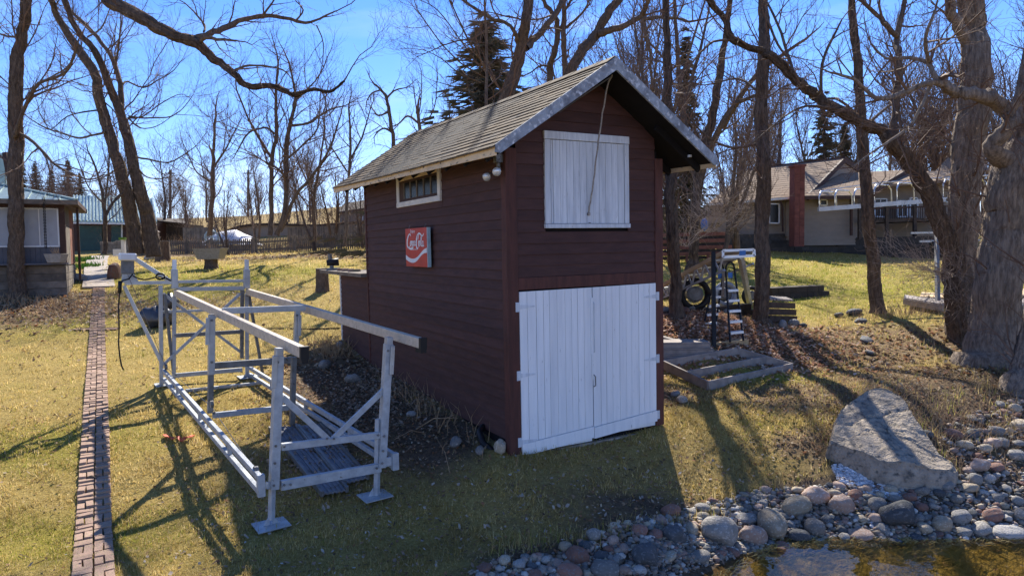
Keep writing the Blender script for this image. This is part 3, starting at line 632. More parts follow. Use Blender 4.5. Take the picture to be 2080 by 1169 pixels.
# ================================================================ boat lift
LA = np.array([-2.53, 7.19, 0.0]); LA[2] = h(LA[0], LA[1])
lu = np.array([.81, .586, 0]); lw = np.array([-.586, .81, 0])
def LP(px, py, w): return onplane(px, py, LA+lw*w, lw)       # point on the cross plane at distance w along the lift
def LSd(px, py, u): return onplane(px, py, LA+lu*u, lu)
lift = thing('boat_lift', 'empty aluminium boat lift frame with two long bunk rails on the lawn', 'boat lift', LA)
W_B, W_M = 5.93, 2.85
bupf = -lw
def lb(name, a, b_, w, hh, m='metal_dirty', parent=None, up=(0, 0, 1)):
    q = MB(); q.beam(a, b_, w, hh, up); return q.build(name, M[m], parent or lift, bevel=.003)
def foot(c, ht, nm='foot_plate'):
    q = MB(); z = h(c[0], c[1])+.015
    A = [c[:2]+lu[:2]*a*.17+lw[:2]*b_*.14 for a, b_ in ((-1, -1), (1, -1), (1, 1), (-1, 1))]
    v = [(*p, z+.005*i) for i, p in enumerate(A)]; v2 = [(p[0], p[1], p[2]+.012) for p in v]
    q.add(v+v2, [(3, 2, 1, 0), (4, 5, 6, 7), (0, 1, 5, 4), (1, 2, 6, 5), (2, 3, 7, 6), (3, 0, 4, 7)])
    f = q.build(nm, M['metal_dirty'], lift)
    g = MB(); 
    for s in (-1, 1): g.poly([(*(c[:2]+lu[:2]*.09*s), z+.012), (*(c[:2]+lu[:2]*.015*s), z+.012), (*(c[:2]+lu[:2]*.02*s), z+.11)], lw*.01)
    g.build('gusset', M['metal_dirty'], f)
# front plane
fl_b, fr_b = LP(551, 1055, 0), LP(765, 1008, 0)
foot(LP(551, 1066, 0), 0); foot(LP(762, 1016, 0), 0)
lb('leg', fl_b, LP(556, 880, .03), .055, .055); lb('leg', fr_b, LP(768, 850, .03), .055, .055)
lb('front_post', LP(556, 992, 0), LP(566, 722, 0), .098, .09); lb('front_post', LP(774, 948, 0), LP(789, 698, 0), .092, .09)
lb('post_head', LP(566, 722, 0), LP(567, 706, 0), .085, .075, 'metal'); lb('post_head', LP(789, 700, 0), LP(790, 684, 0), .08, .075, 'metal')
lb('guide_plate', LP(556, 788, -.06), LP(559, 722, -.06), .055, .02, 'metal', up=lw); lb('guide_plate', LP(795, 760, -.06), LP(798, 702, -.06), .05, .02, 'metal', up=lw)
lb('cross_beam', LP(571, 907, 0), LP(776, 882, 0), .06, .075); lb('cross_beam', LP(570, 985, 0), LP(773, 948, 0), .06, .105)
lb('diagonal_brace', LP(573, 806, 0), LP(668, 893, 0), .03, .065); lb('diagonal_brace', LP(674, 893, 0), LP(781, 790, 0), .03, .065)
# middle
for p0, p1 in (((429, 838), (430, 640)), ((597, 722), (603, 634))): pass
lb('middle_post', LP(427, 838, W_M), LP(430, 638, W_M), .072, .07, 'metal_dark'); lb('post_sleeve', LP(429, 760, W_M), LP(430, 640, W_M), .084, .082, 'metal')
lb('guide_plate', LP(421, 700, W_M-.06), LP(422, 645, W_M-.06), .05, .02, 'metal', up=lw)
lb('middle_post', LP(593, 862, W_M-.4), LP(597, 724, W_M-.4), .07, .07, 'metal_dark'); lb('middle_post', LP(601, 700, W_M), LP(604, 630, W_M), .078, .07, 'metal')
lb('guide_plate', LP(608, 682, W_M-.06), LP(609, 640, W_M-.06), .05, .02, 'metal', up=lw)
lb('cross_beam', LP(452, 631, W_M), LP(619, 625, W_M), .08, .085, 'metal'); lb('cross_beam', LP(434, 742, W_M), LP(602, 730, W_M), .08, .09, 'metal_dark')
lb('cross_beam', LP(432, 843, W_M-.2), LP(592, 826, W_M-.2), .06, .075)
# back
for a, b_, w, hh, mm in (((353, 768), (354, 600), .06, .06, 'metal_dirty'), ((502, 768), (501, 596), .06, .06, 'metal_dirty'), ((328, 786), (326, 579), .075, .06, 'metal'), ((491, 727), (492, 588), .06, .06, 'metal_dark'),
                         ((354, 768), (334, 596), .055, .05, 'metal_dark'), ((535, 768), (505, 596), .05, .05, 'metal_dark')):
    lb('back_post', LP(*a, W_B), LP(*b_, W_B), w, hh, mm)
lb('back_sleeve', LP(355, 586, W_B), LP(354, 547, W_B), .105, .1, 'metal'); lb('back_sleeve', LP(501, 585, W_B), LP(501, 547, W_B), .1, .1, 'metal')
lb('guide_pole', LP(354, 549, W_B), LP(354, 527, W_B), .065, .065, 'tube'); lb('guide_pole', LP(501, 549, W_B), LP(501, 527, W_B), .065, .065, 'tube')
lb('cross_beam', LP(362, 572, W_B), LP(496, 570, W_B), .05, .05, 'metal'); lb('cross_beam', LP(362, 587, W_B-.05), LP(496, 585, W_B-.05), .05, .07, 'metal')
lb('cross_beam', LP(357, 681, W_B), LP(491, 673, W_B), .06, .07, 'metal_dark'); lb('cross_beam', LP(357, 762, W_B), LP(492, 750, W_B), .05, .075)
lb('cross_beam', LP(377, 793, W_B-.6), LP(532, 777, W_B-.6), .05, .05)
lb('cross_beam', LP(330, 633, W_B+.05), LP(470, 628, W_B+.05), .04, .045, 'metal')
lb('diagonal_brace', LP(331, 596, W_B+.04), LP(491, 716, W_B+.04), .03, .05); lb('diagonal_brace', LP(488, 596, W_B-.04), LP(332, 740, W_B-.04), .03, .05)
foot(LP(337, 787, W_B), 0); foot(LP(504, 773, W_B), 0)
# bunk rails
def rail(a, b_, capn):
    q = MB(); q.beam(a, b_, .075, .115); rl = q.build('bunk_rail', M['bunk'], lift, bevel=.006)
    d = (b_-a)/np.linalg.norm(b_-a); q = MB(); q.beam(b_-d*.01, b_+d*.035, .085, .135); q.beam(b_-d*.1-np.array([0, 0, .085]), b_+d*.03-np.array([0, 0, .085]), .07, .045); q.build('end_cap', M['black'], rl)
rail(LP(357, 594, W_B), LP(617, 716, -.42), 0); rail(LP(503, 592, W_B), LP(858, 697, -.42), 0)
# low side rails (doubled)
def lowrail(a, b_, dz, out):
    lb('side_rail', a, b_, .05, .065); o = np.array([0, 0, -dz]); d = (b_-a)/np.linalg.norm(b_-a)
    lb('side_rail', a+o, b_+o, .05, .06)
    lb('rail_end_plate', b_-d*.01+o*1.25, b_-d*.01-o*.3, .075, .06, 'metal_dirty', up=d)
    for t in (.22, .5, .78): lb('rail_spacer', a+(b_-a)*t+o, a+(b_-a)*t, .04, .07, up=d)
lo1, lo2 = LP(332, 752, W_B), LP(530, 972, -.12); lowrail(lo1, lo2, .15, -1)
ro1, ro2 = LP(507, 746, W_B), LP(803, 926, -.10); lowrail(ro1, ro2, .13, 1)
lb('rail_joint', LP(541, 985, -.02), LP(556, 985, 0), .05, .07); lb('rail_joint', LP(776, 940, 0), LP(796, 934, -.05), .05, .10)
# winch
wc = LP(259, 540, W_B+.15)
lb('winch_arm', LP(272, 524, W_B+.1), LP(346, 571, W_B), .05, .07, 'metal'); lb('winch_arm', LP(253, 575, W_B+.1), LP(350, 573, W_B), .05, .06, 'metal'); lb('winch_strut', LP(252, 580, W_B+.1), LP(331, 742, W_B), .05, .055, 'metal')
q = MB(); q.beam(LP(259, 556, W_B+.1), LP(259, 528, W_B+.1), .19, .12, up=lw); q.build('winch_motor', M['metal_dark'], lift, bevel=.01)
q = MB(); q.beam(LP(259, 529, W_B+.08), LP(259, 514, W_B+.08), .26, .2, up=lw); q.build('winch_cover', M['whitetrim'], lift, bevel=.02)
q = MB(); q.poly([LP(246, 574, W_B+.06), LP(282, 572, W_B+.06), LP(272, 556, W_B+.06), LP(248, 556, W_B+.06)], lw*.02); q.build('winch_bracket', M['metal'], lift)
q = MB(); P = [LP(x, yy, W_B-.05) for x, yy in ((270, 556), (262, 566), (248, 570), (244, 585), (241, 620), (242, 666), (241, 700), (244, 727), (247, 742), (251, 751))]; q.tube(P, .013, 5)
q.tube([LP(244, 570, W_B-.06), LP(243, 595, W_B-.06)], .03, 6)
P = [LP(270+11*i, 560+5*math.sin(i*.9)+1.4*i, W_B-.08) for i in range(8)]; q.tube(P, .012, 5)
P = [LP(326+9*math.cos(a), 561+6*math.sin(a), W_B-.1) for a in np.linspace(0, 9, 18)]; q.tube(P, .016, 5); q.build('power_cable', M['black'], lift, smooth=True)

# bolts, pulleys and cable of the lift
q = MB(); r__ = random.Random(3)
for x_, y_ in ((556, 985), (558, 940), (560, 905), (564, 735), (776, 940), (778, 915), (780, 885), (788, 712), (577, 906), (577, 984), (590, 983), (765, 950), (768, 883), (664, 890), (678, 890)):
    c_ = LP(x_, y_, -.05); q.tube([c_, c_-lw*.014], .014, 6)
for x_, y_, w_ in ((430, 650, W_M-.04), (430, 735, W_M-.04), (434, 838, W_M-.25), (603, 640, W_M-.04), (356, 600, W_B-.05), (501, 600, W_B-.05), (356, 680, W_B-.05), (490, 676, W_B-.05), (357, 760, W_B-.05)):
    c_ = LP(x_, y_, w_); q.tube([c_, c_-lw*.02], .018, 6)
q.build('bolts', M['metal_dark'], lift, kind='stuff')
for x_, y_, w_ in ((337, 745, W_B-.1), (430, 820, W_M-.1), (520, 955, .1), (512, 748, W_B-.1)):
    c_ = LP(x_, y_, w_); q = MB(); q.tube([c_-lu*.02, c_+lu*.02], .05, 12); q.build('pulley', M['metal_dark'], lift)
q = MB(); q.tube([LP(337, 745, W_B-.1), LP(430, 826, W_M-.1), LP(522, 962, .1)], .005, 4); q.tube([LP(337, 745, W_B-.1), LP(259, 556, W_B)], .005, 4); q.tube([LP(569, 730, .02), LP(568, 985, .06)], .005, 4); q.tube([LP(783, 710, .02), LP(779, 945, .06)], .005, 4); q.build('lift_cable', M['metal_dark'], lift, kind='stuff')
# panels under the lift
def panel(px, lbl):
    P = [G(*p) for p in px]; ref = np.array(P); z = ref[:, 2]+.05
    t = thing('ribbed_dock_section', lbl, 'dock panel', P[0]); q = MB(); n = 11
    A, B, C_, D = [np.array([p[0], p[1], p[2]+.06]) for p in P]   # A far-left, B far-right, C near-right, D near-left
    for k in range(n):
        a0, a1 = k/n, (k+1)/n; rise = .010 if k % 2 else .0
        p = [A+(B-A)*a0, A+(B-A)*a1, D+(C_-D)*a1, D+(C_-D)*a0]; p = [x+np.array([0, 0, rise]) for x in p]
        q.poly([p[3], p[2], p[1], p[0]], (0, 0, -.02))
    q.build('corrugated_deck', M['panel'], t)
    for a, b_ in ((A, D), (B, C_)): 
        q = MB(); q.beam(a, b_, .035, .07); q.build('side_rail', M['metal_dark'], t)
panel(((548, 878), (600, 872), (706, 1004), (655, 1013)), 'long grey ribbed dock panel under the lift, left one of two')
panel(((606, 874), (650, 868), (748, 978), (700, 990)), 'long grey ribbed dock panel under the lift, right one nearer the shed')

# ================================================================ brick path
rl = random.Random(5)
path = thing('brick_path', None, None, G(197, 800)); tag(path, kind='structure')
pc = [G(190, 1169), G(190, 1087), G(194, 900), G(196, 780), G(197, 700), G(199, 640), G(201, 585)]
pc.insert(0, pc[0]+(pc[0]-pc[1])*1.4)
pc = np.array([p[:2] for p in pc]); sl = np.concatenate([[0], np.cumsum(np.linalg.norm(np.diff(pc, axis=0), axis=1))])
def path_at(s): return np.array([np.interp(s, sl, pc[:, 0]), np.interp(s, sl, pc[:, 1])])
bmq = MB(); bmq.box((-.5, -.5, -.5), (.5, .5, .5)); brm = bpy.data.meshes.new('brick')
bv = [(-.49, -.49, -.5), (.49, -.49, -.5), (.49, .49, -.5), (-.49, .49, -.5), (-.46, -.42, .5), (.46, -.42, .5), (.46, .42, .5), (-.46, .42, .5)]
brm.from_pydata(bv, [], [(0, 3, 2, 1), (4, 5, 6, 7), (0, 1, 5, 4), (1, 2, 6, 5), (2, 3, 7, 6), (3, 0, 4, 7)]); brm.materials.append(M['brick'])
PWID = .35; s = .05; cnt = 0; TOT = sl[-1]
rest = MB()
def put_brick(c, ang, l, w):
    global cnt
    z = h(c[0], c[1])+.008+rl.uniform(-.011, .009); cnt += 1
    if cnt <= 290:
        o = inst(brm, 'brick', (c[0], c[1], z), (rl.uniform(-.06, .06), rl.uniform(-.06, .06), ang+rl.uniform(-.06, .06)), (l, w, .05), path)
    else:
        ca, sa = math.cos(ang), math.sin(ang); rest.frame(np.array([c[0]-ca*l/2+sa*w/2, c[1]-sa*l/2-ca*w/2, z-.025]), (ca*l*.96, sa*l*.96, 0), (-sa*w*.92, ca*w*.92, 0), (0, 0, .05))
while s < TOT-.1:
    p = path_at(s); q = path_at(s+.1); d = (q-p)/np.linalg.norm(q-p); nrm = np.array([d[1], -d[0]])
    typ = int(s/.2) % 2
    for row in range(2 if typ == 0 else 1):
        if typ == 0:
            for k in (-.5, .5):
                c = p+d*(row*.1)+nrm*(k*.176+rl.uniform(-.004, .004)); put_brick(c, math.atan2(nrm[1], nrm[0]), .172, .097)
        else:
            for k in (-1.5, -.5, .5, 1.5):
                c = p+d*.05+nrm*(k*.088); put_brick(c, math.atan2(d[1], d[0]), .197, .085)
    s += .2
if rest.n: rest.build('far_bricks', M['brick'], path, kind='stuff')
# cross strip and slabs further up the walk
a, b_ = G(155, 668), G(243, 667)
t = thing('drain_strip', 'rusty thin edging strip crossing the brick walk', 'edging strip', a); q = MB(); q.beam(a+(0, 0, .02), b_+(0, 0, .02), .05, .03); q.build('strip', M['brown'], t)
q = MB(); q.beam(a+(0, -.1, .008), b_+(0, -.1, .008), .14, .02); q.build('strip_bed', M['brick'], t)
walk = thing('slab_walk', None, None, G(200, 560)); tag(walk, kind='structure')
ctr = [(201, 585), (200, 562), (197, 548), (196, 537), (198, 528), (203, 521)]
for k in range(len(ctr)-1):
    p, q_ = G(*ctr[k]), G(*ctr[k+1]); n = max(1, int(round(np.linalg.norm(p-q_)/1.5)))
    for j in range(n):
        A = p+(q_-p)*(j+.04)/n; B = p+(q_-p)*(j+.96)/n; A[2] = h(A[0], A[1])+.03; B[2] = h(B[0], B[1])+.03
        q = MB(); q.beam(A, B, .95, .06); q.build('concrete_slab', M['concrete'], walk)

# ================================================================ screened porch house, left
HO = at(134, 590, 21.3); HM = Matrix.Translation(HO) @ Matrix.Rotation(.5067, 4, 'Z')
ph = thing('porch_house', 'small cabin with green metal roof and sheet-covered porch on the left', 'house', mat=HM)
# local: x right (negative = left along front), y back, z up
def PB(nm, a, b_, mm, par=ph, bev=0): q = MB(); q.box(a, b_); return q.build(nm, M[mm], par, bevel=bev)
PB('deck_box', (-6, .0, -.6), (0, 4.2, .80), 'fence'); PB('core', (-6, .10, .8), (-.08, 4.1, 2.62), 'bluegrey')
for k in range(5): PB('deck_board', (-6, -.035, -.35+k*.225), (.03, 0, -.14+k*.225), 'fence')
for k in range(5): PB('deck_board', (0, 0, -.35+k*.225), (.035, 4.2, -.14+k*.225), 'fence')
PB('porch_ledge', (-6, -.32, .82), (.12, .08, .87), 'bluegrey'); 
for k in range(44): PB('wainscot_board', (-6+k*.135, .06, .87), (-6+k*.135+.128, .10, 1.40), 'bluegrey')
wall_top = 2.66
x = -.10
for wd in (1.02, .95, 1.0, 1.0, 1.0):
    fr = PB('porch_window', (x-wd, .055, 1.40), (x, .07, wall_top-.12), 'screen')
    for a, b_ in (((x-wd, .02, 1.38), (x-wd+.045, .06, wall_top-.1)), ((x-.045, .02, 1.38), (x, .06, wall_top-.1)), ((x-wd, .02, 1.36), (x, .065, 1.405)), ((x-wd, .02, wall_top-.14), (x, .06, wall_top-.1)), ((x-wd*.5-.012, .03, 1.4), (x-wd*.5+.012, .06, wall_top-.12))):
        PB('window_frame', a, b_, 'whitetrim', fr)
    x -= wd+.12
PB('corner_post', (-.10, .0, .82), (.06, .14, wall_top), 'brown'); PB('header', (-6, .02, wall_top-.12), (.02, .12, wall_top), 'brown')
for k in range(19): PB('side_board', (-.02, .14+k*.21, .80), (.03, .14+k*.21+.2, wall_top), 'woodred' if k > 9 else 'fence')
# hip roof: metal with ribs
ea, rid = wall_top+.02, 4.0
ex0, ex1, ey0, ey1 = -6.5, .42, -.45, 4.6; apex = np.array([-3.2, 2.1, 3.55])
q = MB(); e00, e10, e11, e01 = [np.array([x_, y_, ea+.10]) for x_, y_ in ((ex0, ey0), (ex1, ey0), (ex1, ey1), (ex0, ey1))]
r0, r1 = np.array([-5, 2.1, 3.42]), np.array([-1.9, 2.1, 3.42])
q.add([e00, e10, e11, e01, r0, r1], [(0, 1, 5, 4), (1, 2, 5), (2, 3, 4, 5), (3, 0, 4), (3, 2, 1, 0)]); rf = q.build('roof', M['greenroof'], ph)
for k in range(16):
    x_ = ex1-.05-k*.4; 
    if x_ > r1[0]: t_ = (ex1-x_)/(ex1-r1[0]); top_ = np.array([x_, ey0+(2.1-ey0)*t_, ea+.1+(3.42-ea-.1)*t_])
    else: top_ = np.array([x_, 2.1, 3.42])
    if np.linalg.norm(top_-np.array([x_, ey0, ea+.1])) > .3: q = MB(); q.beam((x_, ey0, ea+.115), top_+np.array([0, 0, .015]), .03, .03); q.build('roof_rib', M['greenroof'], rf)
q = MB(); q.beam(e10+(0, 0, .02), r1+(0, 0, .03), .12, .05); q.build('hip_cap', M['greenroof'], rf)
PB('fascia', (ex0, ey0-.03, ea-.04), (ex1+.03, ey0, ea+.10), 'fence', ph); PB('fascia', (ex1, ey0, ea-.04), (ex1+.03, ey1, ea+.10), 'brown', ph)
PB('soffit', (ex0, ey0, ea-.04), (ex1, ey1, ea-.02), 'brown', ph); PB('downspout', (.30, 1.0, .3), (.37, 1.07, ea), 'brown', ph)
# upper storey gable roof glimpsed at the top left
q = MB(); A = [at(-160, 290, 24), at(-30, 300, 24), at(15, 385, 24), at(-160, 385, 24)]; 
ups = thing('upper_gable_house', 'steep green metal gable end behind the porch roof at the left edge', 'house', at(0, 350, 24))
A = [at(-160, 290, 24), at(8, 312, 24), at(13, 385, 24), at(-160, 385, 24)]; q.poly(A[::-1], (-2, 3, 0)); q.build('green_wall', M['greenroof'], ups)
for k in range(5): q = MB(); q.beam(at(10-k*22, 384, 23.98), at(8-k*22, 314, 23.98), .04, .04, (0, 1, 0)); q.build('batten', M['greenroof'], ups)
q = MB(); q.beam(at(12, 310, 23.9), at(26, 388, 23.9), .14, .2, (0, 1, 0)); q.build('gable_trim', M['brown'], ups)
# rain chain
rc = thing('rain_chain', 'dark link chain hanging from the porch eave', 'chain', at(90, 400, 20.6)); q = MB()
for k in range(34):
    p = at(89+k*.12, 402+k*3.0, 20.5); r = .035; th = np.linspace(0, 2*math.pi, 7); dd = (1, 0) if k % 2 else (0, 1)
    q.tube([p+np.array([r*math.cos(a)*dd[0], r*math.cos(a)*dd[1], .055*math.sin(a)]) for a in th], .008, 4)
q.build('chain_link', M['black'], rc, kind='stuff')
def planter(p, w, hh, label, m='pot', stump=None):
    t = thing('planter', label, 'planter', p); q = MB(); b = np.array(p, float)
    if True:
        v = []; 
        for zz, s_ in ((0, .38), (hh, .5), (hh+.03, .53)):
            v += [b+np.array([a*w*s_, c*w*s_*.7, zz]) for a, c in ((-1, -1), (1, -1), (1, 1), (-1, 1))]
        q.add(v, [(3, 2, 1, 0)]+[(i*4+j, i*4+(j+1) % 4, i*4+4+(j+1) % 4, i*4+4+j) for i in range(2) for j in range(4)]+[(8, 9, 10, 11)]); q.build('trough', M[m], t, bevel=.01)
    st = MB()
    for k in range(16):
        a = rl.uniform(0, 6.28); r = w*.35*rl.random(); p0 = b+np.array([r*math.cos(a), .6*r*math.sin(a), hh]); st.tube([p0, p0+np.array([rl.uniform(-.08, .08), rl.uniform(-.08, .08), rl.uniform(.1, .28)])], .006, 3)
    st.build('dry_stems', M['stem'], t, kind='stuff'); return t
pp = at(115, 533, 20.9); planter(pp, .52, .24, 'beige rectangular planter standing on the porch ledge')
def stump(p, r, hh, label):
    t = thing('stump', label, 'stump', p); q = MB(); k = 14; v = []
    for zz, s_ in ((-.1, 1.25), (.08, 1.08), (hh*.5, 1), (hh, .97)):
        for j in range(k): a = 2*math.pi*j/k; rr = r*s_*(1+.07*math.sin(5*a)+.04*math.sin(9*a)); v.append((p[0]+rr*math.cos(a), p[1]+rr*math.sin(a), p[2]+zz))
    q.add(v, [(i*k+j, i*k+(j+1) % k, (i+1)*k+(j+1) % k, (i+1)*k+j) for i in range(3) for j in range(k)]); q.build('bark', M['bark'], t)
    q = MB(); q.lathe((p[0], p[1], p[2]+hh), [(r*.96, -.01), (r*.96, .005)], 14); q.build('cut_face', M['wood'], t); return t
p = G(429, 545); stump(p, .26, .38, 'pale stump on the lawn carrying a stone planter'); planter(p+(0, 0, .385), 1.15, .42, 'wide stone planter set on a stump in the middle of the lawn')
p = G(655, 591); stump(p, .19, .68, 'tall split stump on the lawn beside the shed counter')
p = G(331, 530); stump(p, .34, 1.0, 'mossy upright stump beside the twin-trunked tree')
# things around the walk
rd = thing('white_post_box', 'white post with green cap standing behind the lift winch', 'post', G(253, 545)); p = rd.location
pz = np.array(p); q = MB(); q.box(pz+(-.07, -.07, 0), pz+(.07, .07, 1.25)); q.build('post', M['whitetrim'], rd); q = MB(); q.box(pz+(-.13, -.13, 1.25), pz+(.13, .13, 1.36)); q.build('cap', M['green'], rd)
q = MB(); q.box(pz+(-.42, -.1, .55), pz+(-.08, .1, .85)); q.build('letter_box', M['whitetrim'], rd)
lt = thing('garden_lantern', 'small grey lantern ornament on the stump by the twin trunks', 'lantern', G(320, 512)); pz = np.array(lt.location)+(0, 0, .9)
q = MB(); q.lathe(pz, [(.16, -.9), (.12, -.2), (.2, 0), (.22, .05)], 10); q.build('pedestal', M['concrete'], lt); q = MB(); q.lathe(pz, [(.13, .05), (.13, .3), (.2, .33), (.03, .45), (.03, .52)], 8); q.build('lamp_head', M['concrete'], lt)

# ================================================================ green roof garage
GM = at(165, 512, 48)
ga = thing('green_roof_garage', 'low garage with pale green metal roof and dark green door beyond the walk', 'garage', GM)
def gq(name, px, Y, th, mm, par=None):
    q = MB(); P = [at(x, y_, Y) for x, y_ in px]; q.poly(P, (0, th, 0)); return q.build(name, M[mm], par or ga)
gq('wall', ((140, 450), (316, 450), (316, 528), (140, 528)), 48, 6, 'brown')
rv = [at(148, 452, 47.2), at(318, 455, 47.2), at(309, 406, 52), at(150, 400, 52)]
q = MB(); q.poly(rv, (0, 0, .12)); rg = q.build('roof', M['greenroof'], ga)
for k in range(25):
    a_ = k/24; q = MB(); q.beam(rv[0]+(rv[1]-rv[0])*a_+np.array([0, 0, .15]), rv[3]+(rv[2]-rv[3])*a_+np.array([0, 0, .15]), .09, .09); q.build('roof_rib', M['greenroof'], rg)
gq('fascia', ((148, 451), (318, 454), (318, 457), (148, 454)), 47.1, .05, 'whitetrim')
dq = gq('garage_door', ((160, 458), (208, 458), (208, 512), (160, 512)), 47.95, .04, 'greendoor')
for k in range(4): gq('door_panel', ((161, 459+k*13.5), (207, 459+k*13.5), (207, 471.5+k*13.5), (161, 471.5+k*13.5)), 47.92, .03, 'greendoor', dq)
gq('side_door', ((226, 458), (246, 458), (246, 512), (226, 512)), 47.95, .04, 'greendoor'); gq('door_frame', ((246, 456), (249, 456), (249, 512), (246, 512)), 47.93, .05, 'creamw')
wq = gq('window', ((259, 458), (273, 458), (273, 480), (259, 480)), 47.95, .04, 'glass'); gq('window_frame', ((257, 456), (259, 456), (259, 482), (257, 482)), 47.93, .05, 'creamw', wq); gq('window_frame', ((273, 456), (275, 456), (275, 482), (273, 482)), 47.93, .05, 'creamw', wq)
ws = thing('wooden_shed', 'dark weathered board shed right of the green-roofed garage', 'shed', at(340, 510, 50))
q = MB(); q.poly([at(306, 449, 49.5), at(376, 455, 49.5), at(376, 520, 49.5), at(306, 520, 49.5)][::-1], (0, 3, 0)); q.build('wall', M['wooddk'], ws)
for k in range(14): q = MB(); x_ = 306+k*5; q.poly([at(x_+.4, 450+k*.4, 49.45), at(x_+4.6, 450+k*.4, 49.45), at(x_+4.6, 520, 49.45), at(x_+.4, 520, 49.45)], (0, .05, 0)); q.build('wall_board', M['wooddk'], ws)
q = MB(); q.poly([at(303, 449, 49), at(379, 456, 49), at(376, 448, 53), at(306, 444, 53)], (0, 0, .1)); q.build('roof', M['wooddk'], ws)

# ================================================================ fences
def picket_fence(pts, label, pk, hh, mm='fence', pointed=True):
    P = [G(*p) for p in pts]; t = thing('picket_fence', label, 'fence', P[0]); tot = 0
    q = MB(); post = []
    for i in range(len(P)-1):
        a, b_ = P[i], P[i+1]; L = np.linalg.norm(b_-a); n = int(L/pk); d = (b_-a)/L
        for k in range(n):
            c = a+(b_-a)*k/n; z = h(c[0], c[1]); hk = hh*(1+.04*rl.uniform(-1, 1)); w = pk*.72; s_ = d*w/2
            c0 = np.array([c[0], c[1], z]); v = [c0-s_, c0+s_, c0+s_+(0, 0, hk*.92), c0+(0, 0, hk if pointed else hk*.92), c0-s_+(0, 0, hk*.92)]
            q.poly(v, (0, .02, 0))
        m = max(1, int(L/2.4))
        for k in range(0 if i == 0 else 1, m+1): post.append(a+(b_-a)*k/m)
        for zz in (.25, .75):  # noqa
            r_ = MB(); r_.beam(a+(0, .03, hh*zz), b_+(0, .03, hh*zz), .03, .09); r_.build('rail', M[mm], t)
    q.build('pickets', M[mm], t, kind='stuff')
    for c in post: r_ = MB(); z = h(c[0], c[1]); r_.box((c[0]-.06, c[1]-.04, z-.1), (c[0]+.06, c[1]+.09, z+hh*1.03)); r_.build('post', M[mm], t)
    return t
picket_fence(((207, 517), (300, 517), (380, 515), (424, 515)), 'grey picket fence stretch between walk and the tarp-covered boat', .115, .82)
picket_fence(((430, 516), (515, 515)), 'paler picket fence panel in front of the white tarp', .13, .92)
picket_fence(((520, 515), (600, 511), (690, 507), (760, 503)), 'old grey picket fence stretch running behind the shed', .115, .88)
def board_fence(px, Y, hh, bw, label):
    a, b_ = at(*px[0], Y[0]), at(*px[1], Y[1]); t = thing('board_fence', label, 'fence', a); L = np.linalg.norm(b_-a); n = min(110, int(L/bw)); d = (b_-a)/L
    for k in range(n):
        c = a+(b_-a)*k/n; q = MB(); hk = hh+rl.uniform(-.03, .03); q.poly([c-(0, 0, 1.2), c+d*bw*.94-(0, 0, 1.2), c+d*bw*.94+(0, 0, hk), c+(0, 0, hk)], (0, .03, 0)); q.build('fence_board', M['fence'], t)
board_fence(((372, 492), (440, 490)), (46, 45), .95, .2, 'tall board fence behind the pickets left of the white tarp')
board_fence(((585, 488), (770, 480)), (44, 41), .8, .2, 'dark tall board fence behind the shed and stump')
# covered boat and low curved building
tb = thing('covered_boat', 'boat or trailer under a domed white tarp behind the picket fence', 'boat', at(470, 492, 45)); q = MB(); v = []; nx, ny = 14, 8
for i in range(nx+1):
    for j in range(ny+1):
        x_ = i/nx*2-1; y_ = j/ny*2-1; z = max(0, (1-abs(x_)**2.0))*(1-abs(y_)**3)*.95+.05*math.sin(9*x_+3*y_); v.append(np.array(tb.location)+(x_*1.62, y_*1.6, z-.15))
q.add(v, [(i*(ny+1)+j, (i+1)*(ny+1)+j, (i+1)*(ny+1)+j+1, i*(ny+1)+j+1) for i in range(nx) for j in range(ny)]); q.build('tarp', M['tarp'], tb, smooth=True)
wh = thing('blue_hose_wheel', 'round pale blue wheel ornament leaning behind the picket fence', 'wheel', at(430, 482, 43)); q = MB()
q.tube([np.array(wh.location)+(0.42*math.cos(a), 0, .42*math.sin(a)) for a in np.linspace(0, 2*math.pi, 15)], .07, 6); q.build('rim', M['signedge'], wh)
q = MB()
for a in range(4): c_, s_ = math.cos(a*.785), math.sin(a*.785); q.tube([np.array(wh.location)+(-.4*c_, 0, -.4*s_), np.array(wh.location)+(.4*c_, 0, .4*s_)], .03, 5)
q.build('spokes', M['signedge'], wh)
ab = thing('arched_storage_building', 'long low tan building with dark curved roof beyond the fence', 'building', at(520, 490, 52)); q = MB()
pr = [(448, 478), (462, 470), (485, 462), (510, 458), (545, 457), (640, 460), (740, 452), (740, 500), (448, 500)]
q.poly([at(x_, y_, 52) for x_, y_ in pr][::-1], (0, 3, 0)); q.build('wall', M['house'], ab)
for i in range(6):
    q = MB(); a, b_ = at(*pr[i], 51.7), at(*pr[i+1], 51.7); q.frame(a, b_-a, (0, 3.6, 0), (0, 0, .16)); q.build('roof_panel', M['wooddk'], ab)
for x_ in (606, 640, 664): q = MB(); q.poly([at(x_, 470, 51.95), at(x_+11, 470, 51.95), at(x_+11, 486, 51.95), at(x_, 486, 51.95)][::-1], (0, -.03, 0)); q.build('window', M['glass'], ab)
hh_ = thing('tan_far_house', 'tan house with white window partly hidden behind the shed', 'house', at(720, 470, 60)); q = MB(); q.poly([at(690, 432, 60), at(760, 420, 60), at(760, 480, 60), at(690, 480, 60)][::-1], (0, 4, 0)); q.build('wall', M['house'], hh_)
q = MB(); q.poly([at(684, 434, 59.5), at(770, 421, 59.5), at(770, 405, 63), at(700, 416, 63)], (0, 0, .15)); q.build('roof', M['wooddk'], hh_)
q = MB(); q.poly([at(731, 440, 59.9), at(738, 439, 59.9), at(738, 452, 59.9), at(731, 453, 59.9)][::-1], (0, -.05, 0)); q.build('window', M['whitetrim'], hh_)

